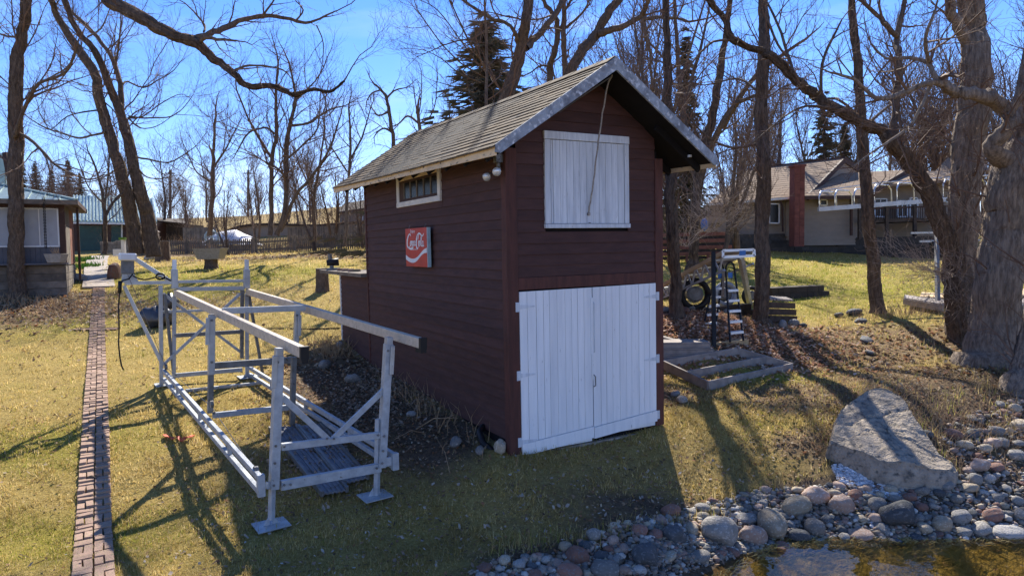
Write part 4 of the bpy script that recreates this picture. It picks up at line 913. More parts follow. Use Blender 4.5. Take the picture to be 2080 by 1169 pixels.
# utility poles on the horizon
for x_, y0_, Y, lb_ in ((346, 405, 85, 'thin utility pole on the far hill left of the single bare tree'), (504, 405, 90, 'thin utility pole on the far hill right of the single bare tree')):
    t = thing('utility_pole', lb_, 'utility pole', at(x_, 430, Y), 'utility poles on the hill'); q = MB(); q.tube([at(x_, 445, Y), at(x_, 345, Y)], [.18, .13], 6); q.build('pole', M['barkfar'], t); q = MB(); q.beam(at(x_-9, 352, Y), at(x_+9, 352, Y), .12, .14); q.build('crossarm', M['barkfar'], t)

# ================================================================ neighbour house, right
nh = thing('neighbour_house', 'long taupe bungalow with tan shingle roofs beyond the right lawn', 'house', at(1620, 490, 40))
def nq(name, P, th, mm, par=None): q = MB(); q.poly(P, th); return q.build(name, M[mm], par or nh)
def wallq(x0, x1, yt0, yt1, yb, Y0, Y1, nm='wall'):
    A, B = at(x0, yt0, Y0), at(x1, yt1, Y1); zb = 2.95; back = np.array([.3, 3.0, 0])
    q = MB(); q.poly([A, B, (B[0], B[1], zb), (A[0], A[1], zb)][::-1], back); w_ = q.build(nm, M['house'], nh)
    n = 16
    for k in range(n):       # lap boards
        f0, f1 = k/n, (k+1)/n
        a0 = np.array([A[0], A[1], zb+(A[2]-zb)*f0]); b0 = np.array([B[0], B[1], zb+(B[2]-zb)*f0]); a1 = np.array([A[0], A[1], zb+(A[2]-zb)*f1]); b1 = np.array([B[0], B[1], zb+(B[2]-zb)*f1])
        nn = np.cross(B-A, (0, 0, 1)); nn /= np.linalg.norm(nn); nn = nn if nn[1] < 0 else -nn
        board(a0, b0, b1, a1, nn, .04, .012, M['house'], w_, 'siding_board')
    return w_
wallq(1440, 1610, 416, 404, 486, 40.2, 38.6); wallq(1628, 1742, 400, 398, 486, 38.4, 38.0); wallq(1742, 1962, 372, 362, 486, 41.5, 40.5)
ER, RA, RB_, EL, RL = at(1640, 397, 37.6), at(1716, 320, 42), at(1760, 352, 46), at(1438, 414, 39.5), at(1520, 344, 44)
def courses(P0, P1, P2, P3, n, par):       # P0 eave-left, P1 eave-right, P2 ridge-right, P3 ridge-left
    for k in range(n):
        f0, f1 = k/n, (k+1.1)/n if k < n-1 else 1; a, b_, c, d = P0+(P3-P0)*f0, P1+(P2-P1)*f0, P1+(P2-P1)*f1, P0+(P3-P0)*f1
        q = MB(); nn = np.array([0, 0, 1.]); v = [a+nn*.028, b_+nn*.028, c+nn*.015, d+nn*.015, a, b_, c-nn*.01, d-nn*.01]; q.add(v, [(0, 1, 2, 3), (7, 6, 5, 4), (0, 4, 5, 1), (1, 5, 6, 2), (3, 2, 6, 7), (0, 3, 7, 4)]); q.build('shingle_course', M['houseroof'], par)
r1_ = nq('roof', [EL, ER, RA, RL], (0, 0, -.15), 'houseroof'); courses(EL, ER, RA, RL, 16, r1_)
nq('roof_back', [RL, RA, RB_, RL+(RB_-RA)], (0, 0, -.12), 'brown')
G1 = nq('gable_wall', [ER+(0, .4, -.2), RA+(0, .1, -.25), RB_+(0, 0, -.2)], (-.3, .3, 0), 'house')
q = MB(); q.beam(ER+(0, 0, -.12), RA+(0, 0, -.12), .12, .3); q.beam(RA+(0, 0, -.12), RB_+(0, 0, -.12), .12, .35); q.build('rake_trim', M['brown'], nh)
q = MB(); q.beam(EL+(0, -.02, -.05), ER+(0, -.02, -.05), .05, .12); q.build('gutter', M['whitetrim'], nh)
q = MB(); q.beam(RL, RA, .3, .12); q.build('ridge_cap', M['brown'], nh)
E2a, E2b, R2b, R2a = at(1634, 398, 37.0), at(1752, 397, 37.0), at(1842, 345, 42), at(1712, 352, 42)
r2_ = nq('roof', [E2a, E2b, R2b, R2a], (0, 0, -.15), 'houseroof'); courses(E2a, E2b, R2b, R2a, 14, r2_)
q = MB(); q.beam(E2a+(0, -.02, -.1), E2b+(0, -.02, -.1), .05, .16); q.beam(E2b+(0, 0, -.12), R2b+(0, 0, -.12), .1, .3); q.build('eave_trim', M['brown'], nh)
nq('roof', [at(1800, 374, 39.5), at(1990, 360, 39), at(1990, 348, 43), at(1842, 347, 43)], (0, 0, -.15), 'houseroof')
nq('roof', [at(1895, 352, 46), at(2010, 345, 46), at(1990, 318, 50), at(1925, 320, 50)], (0, 0, -.15), 'houseroof')
ch = MB(); c0, c1 = at(1610, 500, 37.2), at(1632, 339, 37.2); ch.box((c0[0], 37.0, 2.9), (c1[0], 37.7, c1[2])); chm = ch.build('chimney', M['brickred'], nh)
zt = c1[2]; nrow = 26
for k in range(nrow):
    z0_ = 3.0+(zt-3.0)*k/nrow
    for j in range(2):
        xx0 = c0[0]+(c1[0]-c0[0])*j/2+(.0 if k % 2 else .0); q = MB(); q.box((xx0+.01, 36.975, z0_+.012), (xx0+(c1[0]-c0[0])/2-.01, 37.0, z0_+(zt-3.0)/nrow-.006)); q.build('brick', M['brickred'], chm)
q = MB(); q.box((c0[0]-.06, 36.95, zt), (c1[0]+.06, 37.75, zt+.12)); q.build('chimney_cap', M['brickred'], chm)
q = MB(); q.poly([at(1632, 420, 38.3), at(1612, 402, 38.35), at(1597, 412, 38.5), at(1597, 480, 38.5), at(1632, 480, 38.3)], (0, .3, 0)); q.build('bay_wall', M['house'], nh)
def win_(x0, x1, y0, y1, Y, nm='window', div=0):
    A, B, C_, D = at(x0, y1, Y), at(x1, y1, Y), at(x1, y0, Y), at(x0, y0, Y); q = MB(); q.poly([A, B, C_, D], (0, .05, 0)); w_ = q.build(nm, M['glass'], nh)
    for a, b_ in ((A, B), (B, C_), (C_, D), (D, A)): q = MB(); q.beam(a+(0, -.03, 0), b_+(0, -.03, 0), .07, .09, (0, 1, 0)); q.build('window_frame', M['whitetrim'], w_)
    for k in range(div): t_ = (k+1)/(div+1); q = MB(); q.beam(A+(B-A)*t_+(0, -.02, 0), D+(C_-D)*t_+(0, -.02, 0), .05, .05, (0, 1, 0)); q.build('mullion', M['whitetrim'], w_)
win_(1562, 1582, 414, 453, 38.5); win_(1665, 1679, 406, 417, 37.95); win_(1776, 1800, 404, 440, 40.6, div=1); win_(1822, 1842, 408, 440, 40.4, div=1); win_(1848, 1863, 402, 440, 40.3)
q = MB(); q.beam(at(1729, 403, 37.6), at(1729, 478, 37.6), .12, .12); q.build('downspout', M['brown'], nh)
q = MB(); P = [at(1583, 404, 38.2), at(1589, 418, 38.1), at(1590, 470, 38.1)]; q.tube(P, .05, 6); q.build('downspout', M['brown'], nh)
q = MB(); q.poly([at(1749, 446, 37.6), at(1965, 440, 37.6), at(1965, 446, 37.6), at(1749, 453, 37.6)], (0, 3, 0)); dk = q.build('balcony_deck', M['wooddk'], nh)
q = MB(); q.beam(at(1750, 424, 37.6), at(1960, 417, 37.6), .06, .09); q.build('railing', M['brown'], dk)
for k in range(44): q = MB(); x_ = 1752+k*4.7; q.beam(at(x_, 424-k*.16, 37.6), at(x_, 447-k*.15, 37.6), .03, .03); q.build('baluster', M['brown'], dk)
for x_ in (1746, 1801, 1858, 1915): q = MB(); q.beam(at(x_, 418, 37.5), at(x_, 486, 37.5), .16, .16); q.build('deck_post', M['wooddk'], dk)
# retaining wall of blocks
rwl = thing('retaining_wall', 'low dark block retaining wall at the foot of the neighbour house', 'retaining wall', G(1600, 515))
A, B = G(1455, 505), G(1700, 512); C2 = G(1925, 524); seg = [(A, B), (B, C2)]; bmB = MB(); bmB.box((-.5, -.5, -.5), (.5, .5, .5)); blk = bmB.mesh('retaining_block'); blk.materials.append(M['block'])
for a, b_ in seg:
    L = np.linalg.norm((b_-a)[:2]); n = int(L/.42); d = (b_-a)/L; an_ = math.atan2(d[1], d[0])
    for row in range(4):
        for k in range(n):
            c = a+d*(k+.5*(row % 2)+.3)*.42; inst(blk, 'retaining_block', (c[0], c[1]+row*.03, min(a[2], b_[2])+.02+row*.2), (0, 0, an_+rl.uniform(-.05, .05)), (.405, .3, .19), rwl)
    q = MB(); q.frame(np.array([a[0], a[1]+.15, a[2]-.3]), (b_-a)*(1, 1, 0), (0, 3, 0), (0, 0, 1.1)); q.build('fill', M['block'], rwl)
    
# ================================================================ canopy frame of the neighbour lift
cf = thing('canopy_frame', 'white tubular boat canopy frame on a horizontal beam and pole', 'canopy frame', G(1904, 632))
Yn, Yf = 18.5, 20.6
q = MB(); q.beam(at(1662, 425, Yn), at(1935, 404, Yn), .09, .115); q.build('canopy_beam', M['metal'], cf); q = MB(); q.beam(at(1920, 407, Yn), at(2032, 399, Yn), .09, .115); q.build('canopy_beam', M['metal'], cf)
q = MB(); q.beam(at(1700, 422, Yf), at(2040, 398, Yf), .06, .08); q.build('canopy_beam', M['metal'], cf)
for k, x_ in enumerate((1664, 1696, 1735, 1776, 1822, 1916, 1966, 2024)):
    yb = 424-(x_-1662)*.0715; hgt = 34 if k < 3 else 40
    a, b_ = at(x_, yb, Yn), at(x_, yb-hgt+8, Yn); c = at(x_+4, yb-hgt-1, Yn+.25); d = at(x_+28, yb-hgt, Yf-.25); e_ = at(x_+34, yb-hgt+9, Yf); f_ = at(x_+35, yb-4, Yf)
    q = MB(); q.tube([a, b_, b_+(c-b_)*.6+(0, -.03, .03), c, d, e_+(d-e_)*.3, e_, f_], .022, 6); q.build('canopy_bow', M['tube'], cf, smooth=True)
q = MB(); q.tube([at(1668, 388, (Yn+Yf)/2), at(1776, 372, (Yn+Yf)/2), at(1900, 362, (Yn+Yf)/2), at(2030, 355, (Yn+Yf)/2)], .02, 6); q.build('ridge_tube', M['tube'], cf)
q = MB(); q.beam(G(1905, 634), at(1902, 418, Yn-.2), .08, .08, (0, 1, 0)); q.build('support_pole', M['metal_dark'], cf)
q = MB(); q.beam(at(1896, 490, Yn-.1), at(1896, 522, Yn-.1), .12, .1, (0, 1, 0)); q.build('winch_box', M['black'], cf)
q = MB(); q.beam(G(2016, 640), at(2016, 402, Yn+.3), .08, .08, (0, 1, 0)); q.build('support_pole', M['metal'], cf)
q = MB(); q.beam(at(1850, 473, 19.5), at(1905, 472, 19.5), .06, .05); q.beam(at(1868, 490, 18.4), at(1990, 488, 18.4), .06, .06); q.build('cross_tube', M['metal'], cf)
# dock sections stacked at right
for pts, lb_, mm in ((((1872, 612), (1960, 618), (1952, 628), (1868, 622)), 'fresh tan dock section lying on the lawn behind the big trees', 'woodlt'), (((1838, 618), (1930, 632), (1915, 640), (1836, 625)), 'grey low dock section on the grass left of the big trees', 'wood'),
                     (((2010, 600), (2110, 606), (2110, 622), (2010, 616)), 'tan dock section at the right edge behind the trunk', 'woodlt'), (((2030, 622), (2120, 628), (2120, 648), (2030, 640)), 'grey-framed dock section at the right edge, lower one', 'wood')):
    P = [G(*p)+np.array([0, 0, .22]) for p in pts]; t = thing('dock_section', lb_, 'dock section', P[3]); n = 9
    for k in range(n):
        A, B = P[0]+(P[1]-P[0])*(k/n), P[0]+(P[1]-P[0])*((k+.9)/n); C_, D = P[3]+(P[2]-P[3])*((k+.9)/n), P[3]+(P[2]-P[3])*(k/n); q = MB(); q.poly([D, C_, B, A], (0, 0, .035)); q.build('deck_board', M[mm], t)
    q = MB(); q.beam(P[3]-(0, 0, .06), P[2]-(0, 0, .06), .05, .14); q.build('frame', M['wood'], t)

# ================================================================ things to the right of the shed
# lumber frame
fp = [G(1346, 748), G(1438, 792), G(1609, 754), G(1498, 722)]
z = .0
lf = thing('lumber_frame', 'open rectangular frame of grey planks lying on the grass', 'timber frame', fp[1])
tops = [p+np.array([0, 0, .075]) for p in fp]
for i in range(4): q = MB(); a, b_ = tops[i], tops[(i+1) % 4]; q.beam(a, b_, .04, .16); q.build('plank', M['wood'], lf, bevel=.004)
for t_ in (.47,): q = MB(); a, b_ = tops[0]+(tops[1]-tops[0])*(1-t_), tops[3]+(tops[2]-tops[3])*(1-t_); q.beam(a, b_, .04, .15); q.build('plank', M['wood'], lf, bevel=.004)
# stacked dock panels against the shed
c = [G(1346, 738), G(1455, 728), G(1440, 702), G(1346, 702)]
for k in range(3):
    t = thing('stacked_deck_panel', ('weathered deck panel at the bottom of the stack by the shed', 'middle deck panel of the stack by the shed', 'top deck panel of the stack by the shed, sunlit planks')[k], 'deck panel', c[0]+(0, 0, .1*k), 'stack of deck panels')
    o_ = np.array([-.04*k, .06*k, .06+.105*k]); n = 10
    for j in range(n):
        A, B = c[0]+(c[3]-c[0])*(j/n), c[0]+(c[3]-c[0])*((j+.92)/n); D, C_ = c[1]+(c[2]-c[1])*(j/n), c[1]+(c[2]-c[1])*((j+.92)/n)
        zz = max(p[2] for p in c[:2]); A, B, C_, D = [np.array([p[0], p[1], zz]) +o_ for p in (A, B, C_, D)]; q = MB(); q.poly([A, D, C_, B], (0, 0, .03)); q.build('deck_board', M['wood'], t)
    q = MB(); a, b_ = c[0]*(1, 1, 0)+(0, 0, zz)+o_, c[1]*(1, 1, 0)+(0, 0, zz)+o_; q.beam(a-(0, 0, .045), b_-(0, 0, .045), .04, .085); q.build('joist', M['wood'], t)
# timbers
def timber(p0, p1, w, hh, lb_, mm='wooddk', dz=0):
    a, b_ = G(*p0), G(*p1); t = MB(); t.beam(a+(0, 0, hh/2+dz), b_+(0, 0, hh/2+dz), w, hh); o = t.build('timber', M[mm]); tag(o, lb_, 'timber'); return o
timber((1380, 712), (1515, 698), .18, .10, 'long tan plank lying under the ladders', 'woodlt'); timber((1330, 690), (1415, 715), .14, .12, 'half-buried edging timber left of the ladders', 'wood')
# landscape block seats on the lawn
def blockwall(a, b_, rows, n, lb_, w=.35, top='wooddk', hh=.17):
    t = thing('block_wall', lb_, 'low wall', a); d = (b_-a); L = np.linalg.norm(d); an_ = math.atan2(d[1], d[0])
    for r in range(rows):
        for k in range(n-(1 if r == rows-1 else 0)):
            c = a+d*((k+.5)/n); inst(blk2, 'block', (c[0], c[1], min(a[2], b_[2])+hh*(r+.5)), (0, 0, an_+rl.uniform(-.04, .04)), (L/n*.96, w, hh*.96), t)
blk2 = bmB.mesh('block'); blk2.materials.append(M['wooddk'])
blockwall(G(1556, 608), G(1672, 598), 2, 10, 'low double-row timber block wall in the middle of the right lawn', .45, hh=.17)
tp_ = thing('slatted_pallet', 'dark stacked timbers with slatted top beside the right trunk', 'pallet', G(1585, 652)); a, b_ = G(1556, 655), G(1612, 655)
for k in range(8): q = MB(); c_ = a+(b_-a)*(k+.1)/8; c2_ = a+(b_-a)*(k+.85)/8; q.poly([c_+(0, 0, .5), c2_+(0, 0, .5), c2_+(.1, .7, .52), c_+(.1, .7, .52)], (0, 0, .04)); q.build('slat', M['wood'], tp_)
for r in range(3): q = MB(); q.beam(a+(0, .06*r, .09+r*.15), b_+(0, .06*r, .09+r*.15), .18, .135); q.build('timber', M['wooddk'], tp_)
# raised bed behind the leaf bed
blockwall(G(1345, 640), G(1530, 640), 2, 14, 'dark timber edging wall behind the ladders and leaf bed', .22, hh=.15)
# deck with steps in the distance
dk2 = thing('wooden_deck', 'red-stained deck steps below the house beyond the ladders', 'deck', G(1430, 512))
for k in range(4): 
    q = MB(); q.frame(at(1345, 520-k*13, 31+k*.35)*(1, 1, 1), at(1492-k*5, 518-k*13.5, 31+k*.35)-at(1345, 520-k*13, 31+k*.35), (0, .4, 0), (0, 0, .16)); q.build('step_board', M['woodred'], dk2)
    q = MB(); q.frame(at(1345, 527-k*13, 31.1+k*.35), at(1488-k*5, 525-k*13.5, 31.1+k*.35)-at(1345, 527-k*13, 31.1+k*.35), (0, .1, 0), (0, 0, .13)); q.build('riser_board', M['wooddk'], dk2)
for x_ in (1362, 1395, 1438, 1440+40): q = MB(); q.beam(at(x_, 535, 31), at(x_, 514, 31), .1, .1, (0, 1, 0)); q.build('post', M['woodred'], dk2)
bl = thing('blue_globe', 'small blue hanging globe beside the trunk near the deck', 'ornament', at(1431, 452, 26)); q = MB(); q.lathe(np.array(bl.location)-(0, 0, .1), [(.02, -.22), (.13, -.1), (.15, .05), (.1, .2), (.02, .27)], 12); q.build('globe', M['blue'], bl, smooth=True)
q = MB(); q.tube([np.array(bl.location)+(0, 0, .1), np.array(bl.location)+(0, 0, .9)], .012, 4); q.build('hanger', M['black'], bl)

# dock ramp with wheels: truss boom
rp_ = thing('rolling_dock_ramp', 'aluminium truss dock ramp tilted up on legs beside the ladders', 'dock ramp', G(1450, 700))
Yr0, Yr1 = 15.2, 13.6
def rm(a, b_, w, mm='metal', nm='frame_tube', up=(0, 0, 1)): q = MB(); q.beam(a, b_, w, w, up); return q.build(nm, M[mm], rp_)
nA, nB = at(1330, 588, Yr0), at(1468, 514, Yr1); fA, fB = at(1365, 583, Yr0+1.2), at(1532, 508, Yr1+1.0)
rm(nA, nB, .07, 'woodlt', 'top_rail'); rm(fA, fB, .06, 'metal'); nA2, nB2 = at(1330, 612, Yr0), at(1472, 548, Yr1)
rm(nA2, nB2, .04); fA2, fB2 = at(1372, 602, Yr0+1.2), at(1530, 535, Yr1+1.0); rm(fA2, fB2, .04)
for k in range(8):
    a, b_ = nA+(nB-nA)*k/8, nA2+(nB2-nA2)*(k+.5)/8; c_ = nA+(nB-nA)*(k+1)/8; rm(a, b_, .028, 'metal', 'truss_web'); rm(b_, c_, .028, 'metal', 'truss_web')
for k in range(5): rm(nA+(nB-nA)*k/5, fA+(fB-fA)*k/5, .04, 'metal', 'cross_tube')
for k in range(9): q = MB(); a, b_ = nA+(nB-nA)*(k+.05)/9, nA+(nB-nA)*(k+.9)/9; c_, d_ = fA+(fB-fA)*(k+.9)/9, fA+(fB-fA)*(k+.05)/9; q.poly([a+(0, 0, .04), b_+(0, 0, .04), c_+(0, 0, .04), d_+(0, 0, .04)], (0, 0, .02)); q.build('deck_board', M['wood'], rp_)
e = [at(1468, 509, Yr1), at(1531, 507, Yr1), at(1532, 519, Yr1), at(1468, 522, Yr1)]
for i in range(4): rm(e[i], e[(i+1) % 4], .05, 'tube', 'end_frame', (0, 1, 0))
q = MB(); q.poly([at(1502, 509, Yr1-.04), at(1515, 508.5, Yr1-.04), at(1515, 518, Yr1-.04), at(1502, 519, Yr1-.04)], (0, .01, 0)); q.build('blue_sticker', M['blue'], rp_)
rm(at(1504, 520, Yr1+.2), G(1523, 618), .10, 'metal_dirty', 'leg', (0, 1, 0)); rm(at(1449, 512, Yr1-.1), G(1450, 706), .07, 'black', 'leg', (0, 1, 0))
rm(at(1470, 548, Yr1), at(1468, 600, Yr1+.6), .05, 'metal'); rm(at(1340, 535, 16), at(1342, 600, 16), .05, 'tube')
def wheel(c, r, par, nm='wheel', mm='black'):
    q = MB(); c = np.array(c); th = np.linspace(0, 2*math.pi, 21); q.tube([c+np.array([r*math.cos(a), .12*r*math.cos(a), r*math.sin(a)]) for a in th], r*.24, 8); w_ = q.build(nm, M[mm], par, smooth=True)
    q = MB(); q.lathe(c, [(r*.45, -.04), (r*.62, -.02), (r*.62, .02)], 16, 1); q.build('rim', M['metal_dark'], w_); return w_
p = G(1424, 640); wheel(p+(0, .5, .42), .30, rp_); p = G(1531, 618); wheel(p+(0, .2, .22), .22, rp_); p = G(1490, 640); wheel(p+(0, .6, .45), .24, rp_, mm='metal_dirty')
# dock ladders
def ladder(x0t, x1t, yt, x0b, x1b, yb, n, Yt, Yb, lb_, hoop):
    A, B, C_, D = at(x0b, yb, Yb), at(x1b, yb-3, Yb), at(x1t, yt, Yt), at(x0t, yt, Yt); t = thing('dock_ladder', lb_, 'ladder', A)
    q = MB(); q.tube([A, D], .02, 6); q.build('side_rail', M['black'], t); q = MB(); q.tube([B, C_], .02, 6); q.build('side_rail', M['black'], t)
    w_ = (C_-D); P = [D+w_*(.5-.5*math.cos(a))+np.array([0, 0, .16*math.sin(a)]) for a in np.linspace(0, math.pi, 9)]; q = MB(); q.tube(P, .02, 6); q.build('hoop', M['black'] if hoop else M['tube'], t, smooth=True)
    for k in range(n): f = .12+.58*k/(n-1); a, b_ = A+(D-A)*f, B+(C_-B)*f; q = MB(); q.beam(a+(0, -.03, 0), b_+(0, -.03, 0), .11, .045); q.build('step', M['tube'], t)
    q = MB(); q.poly([D+(C_-D)*.25+(0, -.02, -.05), D+(C_-D)*.75+(0, -.02, -.05), D+(C_-D)*.75+(0, -.02, -.16), D+(C_-D)*.25+(0, -.02, -.16)][::-1], (0, .01, 0)); q.build('blue_sticker', M['blue'], t)
ladder(1474, 1492, 548, 1483, 1510, 694, 5, 13.9, 12.9, 'dark-railed dock ladder with white steps, nearer the tall trunk', True)
ladder(1454, 1470, 550, 1427, 1452, 672, 5, 14.5, 14.0, 'dock ladder with white steps leaning behind the dark pole', True)
# clutter under the ramp
def lumpy(c, r, mm, nm, lb_, cat, sq=(1, 1, .8), seed=0, parent=None):
    q = MB(); rr = random.Random(seed); v = []; k, n = 14, 9; ph = [rr.uniform(0, 6) for _ in range(6)]
    for i in range(n+1):
        f = math.pi*i/n
        for j in range(k):
            a = 2*math.pi*j/k; R = r*(1+.16*math.sin(3*a+ph[0]+2*f)+.12*math.sin(5*a+ph[1]-3*f)+.08*math.sin(9*f+ph[2]+2*a)); v.append(np.array(c)+(R*math.sin(f)*math.cos(a)*sq[0], R*math.sin(f)*math.sin(a)*sq[1], R*math.cos(f)*sq[2]))
    q.add(v, [(i*k+j, (i+1)*k+j, (i+1)*k+(j+1) % k, i*k+(j+1) % k) for i in range(n) for j in range(k)])
    t = thing(nm, lb_, cat, c); q.build('body', M[mm], t, smooth=True); return t
p = G(1378, 612)+(0, .4, .25); lumpy(p, .35, 'concrete', 'stone_bench', 'grey stone lump under the truss ramp', 'stone', (1.6, 1, .6), 3)
p = G(1470, 620)+(.1, .3, .2); lumpy(p, .28, 'blackbag', 'motor_cover', 'dark covered motor behind the two ladders', 'motor', (1, 1, 1), 4)
lumpy(G(318, 663)+(0, .1, .24), .36, 'blackbag', 'black_bag', 'shiny black plastic bag lying on the lawn behind the lift', 'bag', (1.1, 1, .75), 8)
lumpy(G(342, 628)+(0, .1, .17), .22, 'blackbag', 'black_bag', 'smaller black bag tip behind the lift leg', 'bag', (1, 1, 1.1), 9)
# orange strap
os_ = thing('orange_strap', 'crumpled orange webbing strap on the lawn', 'strap', G(365, 890)); q = MB()
P = [G(x_, y_)+np.array([0, 0, .03+.02*math.sin(i*2.1)]) for i, (x_, y_) in enumerate(((334, 886), (340, 893), (348, 888), (352, 895), (362, 892), (368, 897), (378, 891), (386, 894), (392, 885), (388, 890)))]
for i in range(len(P)-1): q.beam(P[i], P[i+1], .05, .006, (math.sin(i*1.7)*.4, .2, 1))
q.build('webbing', M['orange'], os_)
q = MB(); P = [G(x_, y_)+(0, 0, .03) for x_, y_ in ((178, 974), (186, 972), (196, 975))]; q.tube(P, [.018, .02, .008], 6); tag(q.build('stick', M['bark']), 'short dark stick lying on the brick walk', 'stick')
# buried hose line across lawn
q = MB(); P = [G(x_, y_)+(0, 0, .01) for x_, y_ in ((500, 668), (560, 668), (620, 669), (690, 667))]; q.tube(P, .018, 5); tag(q.build('garden_hose', M['brown']), 'thin dark hose lying across the lawn behind the lift', 'hose')

# ================================================================ trees
tr_ = np.random.RandomState(3)
def unit(v): return v/(np.linalg.norm(v)+1e-9)
def grow(p, d, L, r, lev, out, up=.15, wig=.18, n=None):
    """one branch as a polyline; side shoots are added to `out` by level"""
    n = n or max(3, min(7, int(3+L*1.6)))
    P = [p]; R = [r]; s = L/n; dd = unit(d)
    for i in range(n):
        dd = unit(dd+tr_.normal(0, wig, 3)+np.array([0, 0, up*.5])); P.append(P[-1]+dd*s); R.append(max(r*(1-.82*(i+1)/n), .0022))
    out.append((np.array(P), np.array(R), lev)); return P
def perp(d, ang):
    a = tr_.normal(0, 1, 3); a = unit(a-np.dot(a, d)*d); return unit(d*math.cos(ang)+a*math.sin(ang))
DK, LK = 2.1, 1.3
def shoots(P, R, lev, out, dens, LL, maxlev, up, t0=.15, ang=(.5, 1.1), wig=.18):
    P = np.asarray(P, float); seg = np.linalg.norm(np.diff(P, axis=0), axis=1); tot = seg.sum(); cum = np.concatenate([[0], np.cumsum(seg)])
    n = max(1, int(round(tot*dens[lev]*DK*(1-t0)))) if lev < len(dens) else 0
    for k in range(n):
        t = t0+(1-t0)*(k+tr_.rand())/n; s = t*tot; i = min(np.searchsorted(cum, s, 'right')-1, len(seg)-1); f = (s-cum[i])/seg[i]
        p = P[i]*(1-f)+P[i+1]*f; r = R[i]*(1-f)+R[i+1]*f; d = unit(P[i+1]-P[i])
        if lev <= 1 and (p[2]-2.9) > .42*abs(p[1]) and p[1] > 1 and tr_.rand() < .75: continue      # thin out what stands far above
        L = LL[lev]*LK*(1.15-.7*t)*(.55+.9*tr_.rand()); rr = min(r*.62, .008+.010*L); rr = max(rr, .0028)
        Q = grow(p, perp(d, tr_.uniform(*ang)), L, rr, lev+1, out, up, wig)
        if lev+1 < maxlev: shoots(Q, np.linspace(rr, rr*.2, len(Q)), lev+1, out, dens, LL, maxlev, up, .12, ang, wig)
def smooth_path(P, R, k=4):
    P = np.asarray(P, float); out, ro = [], []
    n = len(P)
    for i in range(n-1):
        p0, p1, p2, p3 = P[max(i-1, 0)], P[i], P[i+1], P[min(i+2, n-1)]
        for t in np.arange(k)/k:
            out.append(.5*((2*p1)+(-p0+p2)*t+(2*p0-5*p1+4*p2-p3)*t*t+(-p0+3*p1-3*p2+p3)*t**3)); ro.append(R[i]*(1-t)+R[i+1]*t)
    out.append(P[-1]); ro.append(R[-1]); return np.array(out), np.array(ro)
def bark_tube(mb, P, R, k=12):
    big_ = np.max(R) > .2
    if big_:
        P = np.asarray(P, float); c_ = np.concatenate([[0], np.cumsum(np.linalg.norm(np.diff(P, axis=0), axis=1))]); m_ = int(c_[-1]/.07)+2; s_ = np.linspace(0, c_[-1], m_); P = np.column_stack([np.interp(s_, c_, P[:, i]) for i in range(3)]); R = np.interp(s_, c_, R); k = 72
    n = len(P); P = np.asarray(P, float); R = np.asarray(R, float)
    T = np.gradient(P, axis=0); T /= np.linalg.norm(T, axis=1)[:, None]; ref = np.array([0, 1., 0]); A = np.cross(T, ref); A /= np.linalg.norm(A, axis=1)[:, None]; B = np.cross(T, A)
    th = np.arange(k)*2*math.pi/k; ph = tr_.uniform(0, 6.28, 4); zz = np.arange(n)[:, None]
    rad = R[:, None]*(1+.05*np.sin(3*th[None]+ph[0]+.4*zz)+.045*np.sin(5*th[None]+ph[1]-.3*zz)+.035*tr_.normal(0, 1, (n, k)))
    if big_:
        fu = np.zeros((n, k)); zz = s_[:, None]
        for fq, am in ((9, .35), (15, .5), (23, .5), (31, .3)):
            fu += am*np.sin(fq*th[None]+1.6*np.sin(zz*1.7+fq)+1.1*np.sin(zz*4.3+2*fq)+tr_.uniform(0, 6))
        rad = R[:, None]*(1+.03*np.sin(3*th[None]+ph[0]+.5*zz)+.03*np.sin(5*th[None]+ph[1]-.4*zz))-.034*np.clip(np.abs(fu)**.8*-1+.75, -1, .75)+.004*tr_.normal(0, 1, (n, k))
        fl_ = np.clip(1-zz/.9, 0, 1)**2; rad = rad*(1+fl_*.22*np.sin(4*th[None]+ph[2])+fl_*.12)
    V = P[:, None]+rad[..., None]*(np.cos(th)[None, :, None]*A[:, None]+np.sin(th)[None, :, None]*B[:, None])
    f = [(i*k+j, i*k+(j+1) % k, (i+1)*k+(j+1) % k, (i+1)*k+j) for i in range(n-1) for j in range(k)]+[tuple((n-1)*k+j for j in range(k))]
    mb.add(V.reshape(-1, 3), f)
TRI = 0
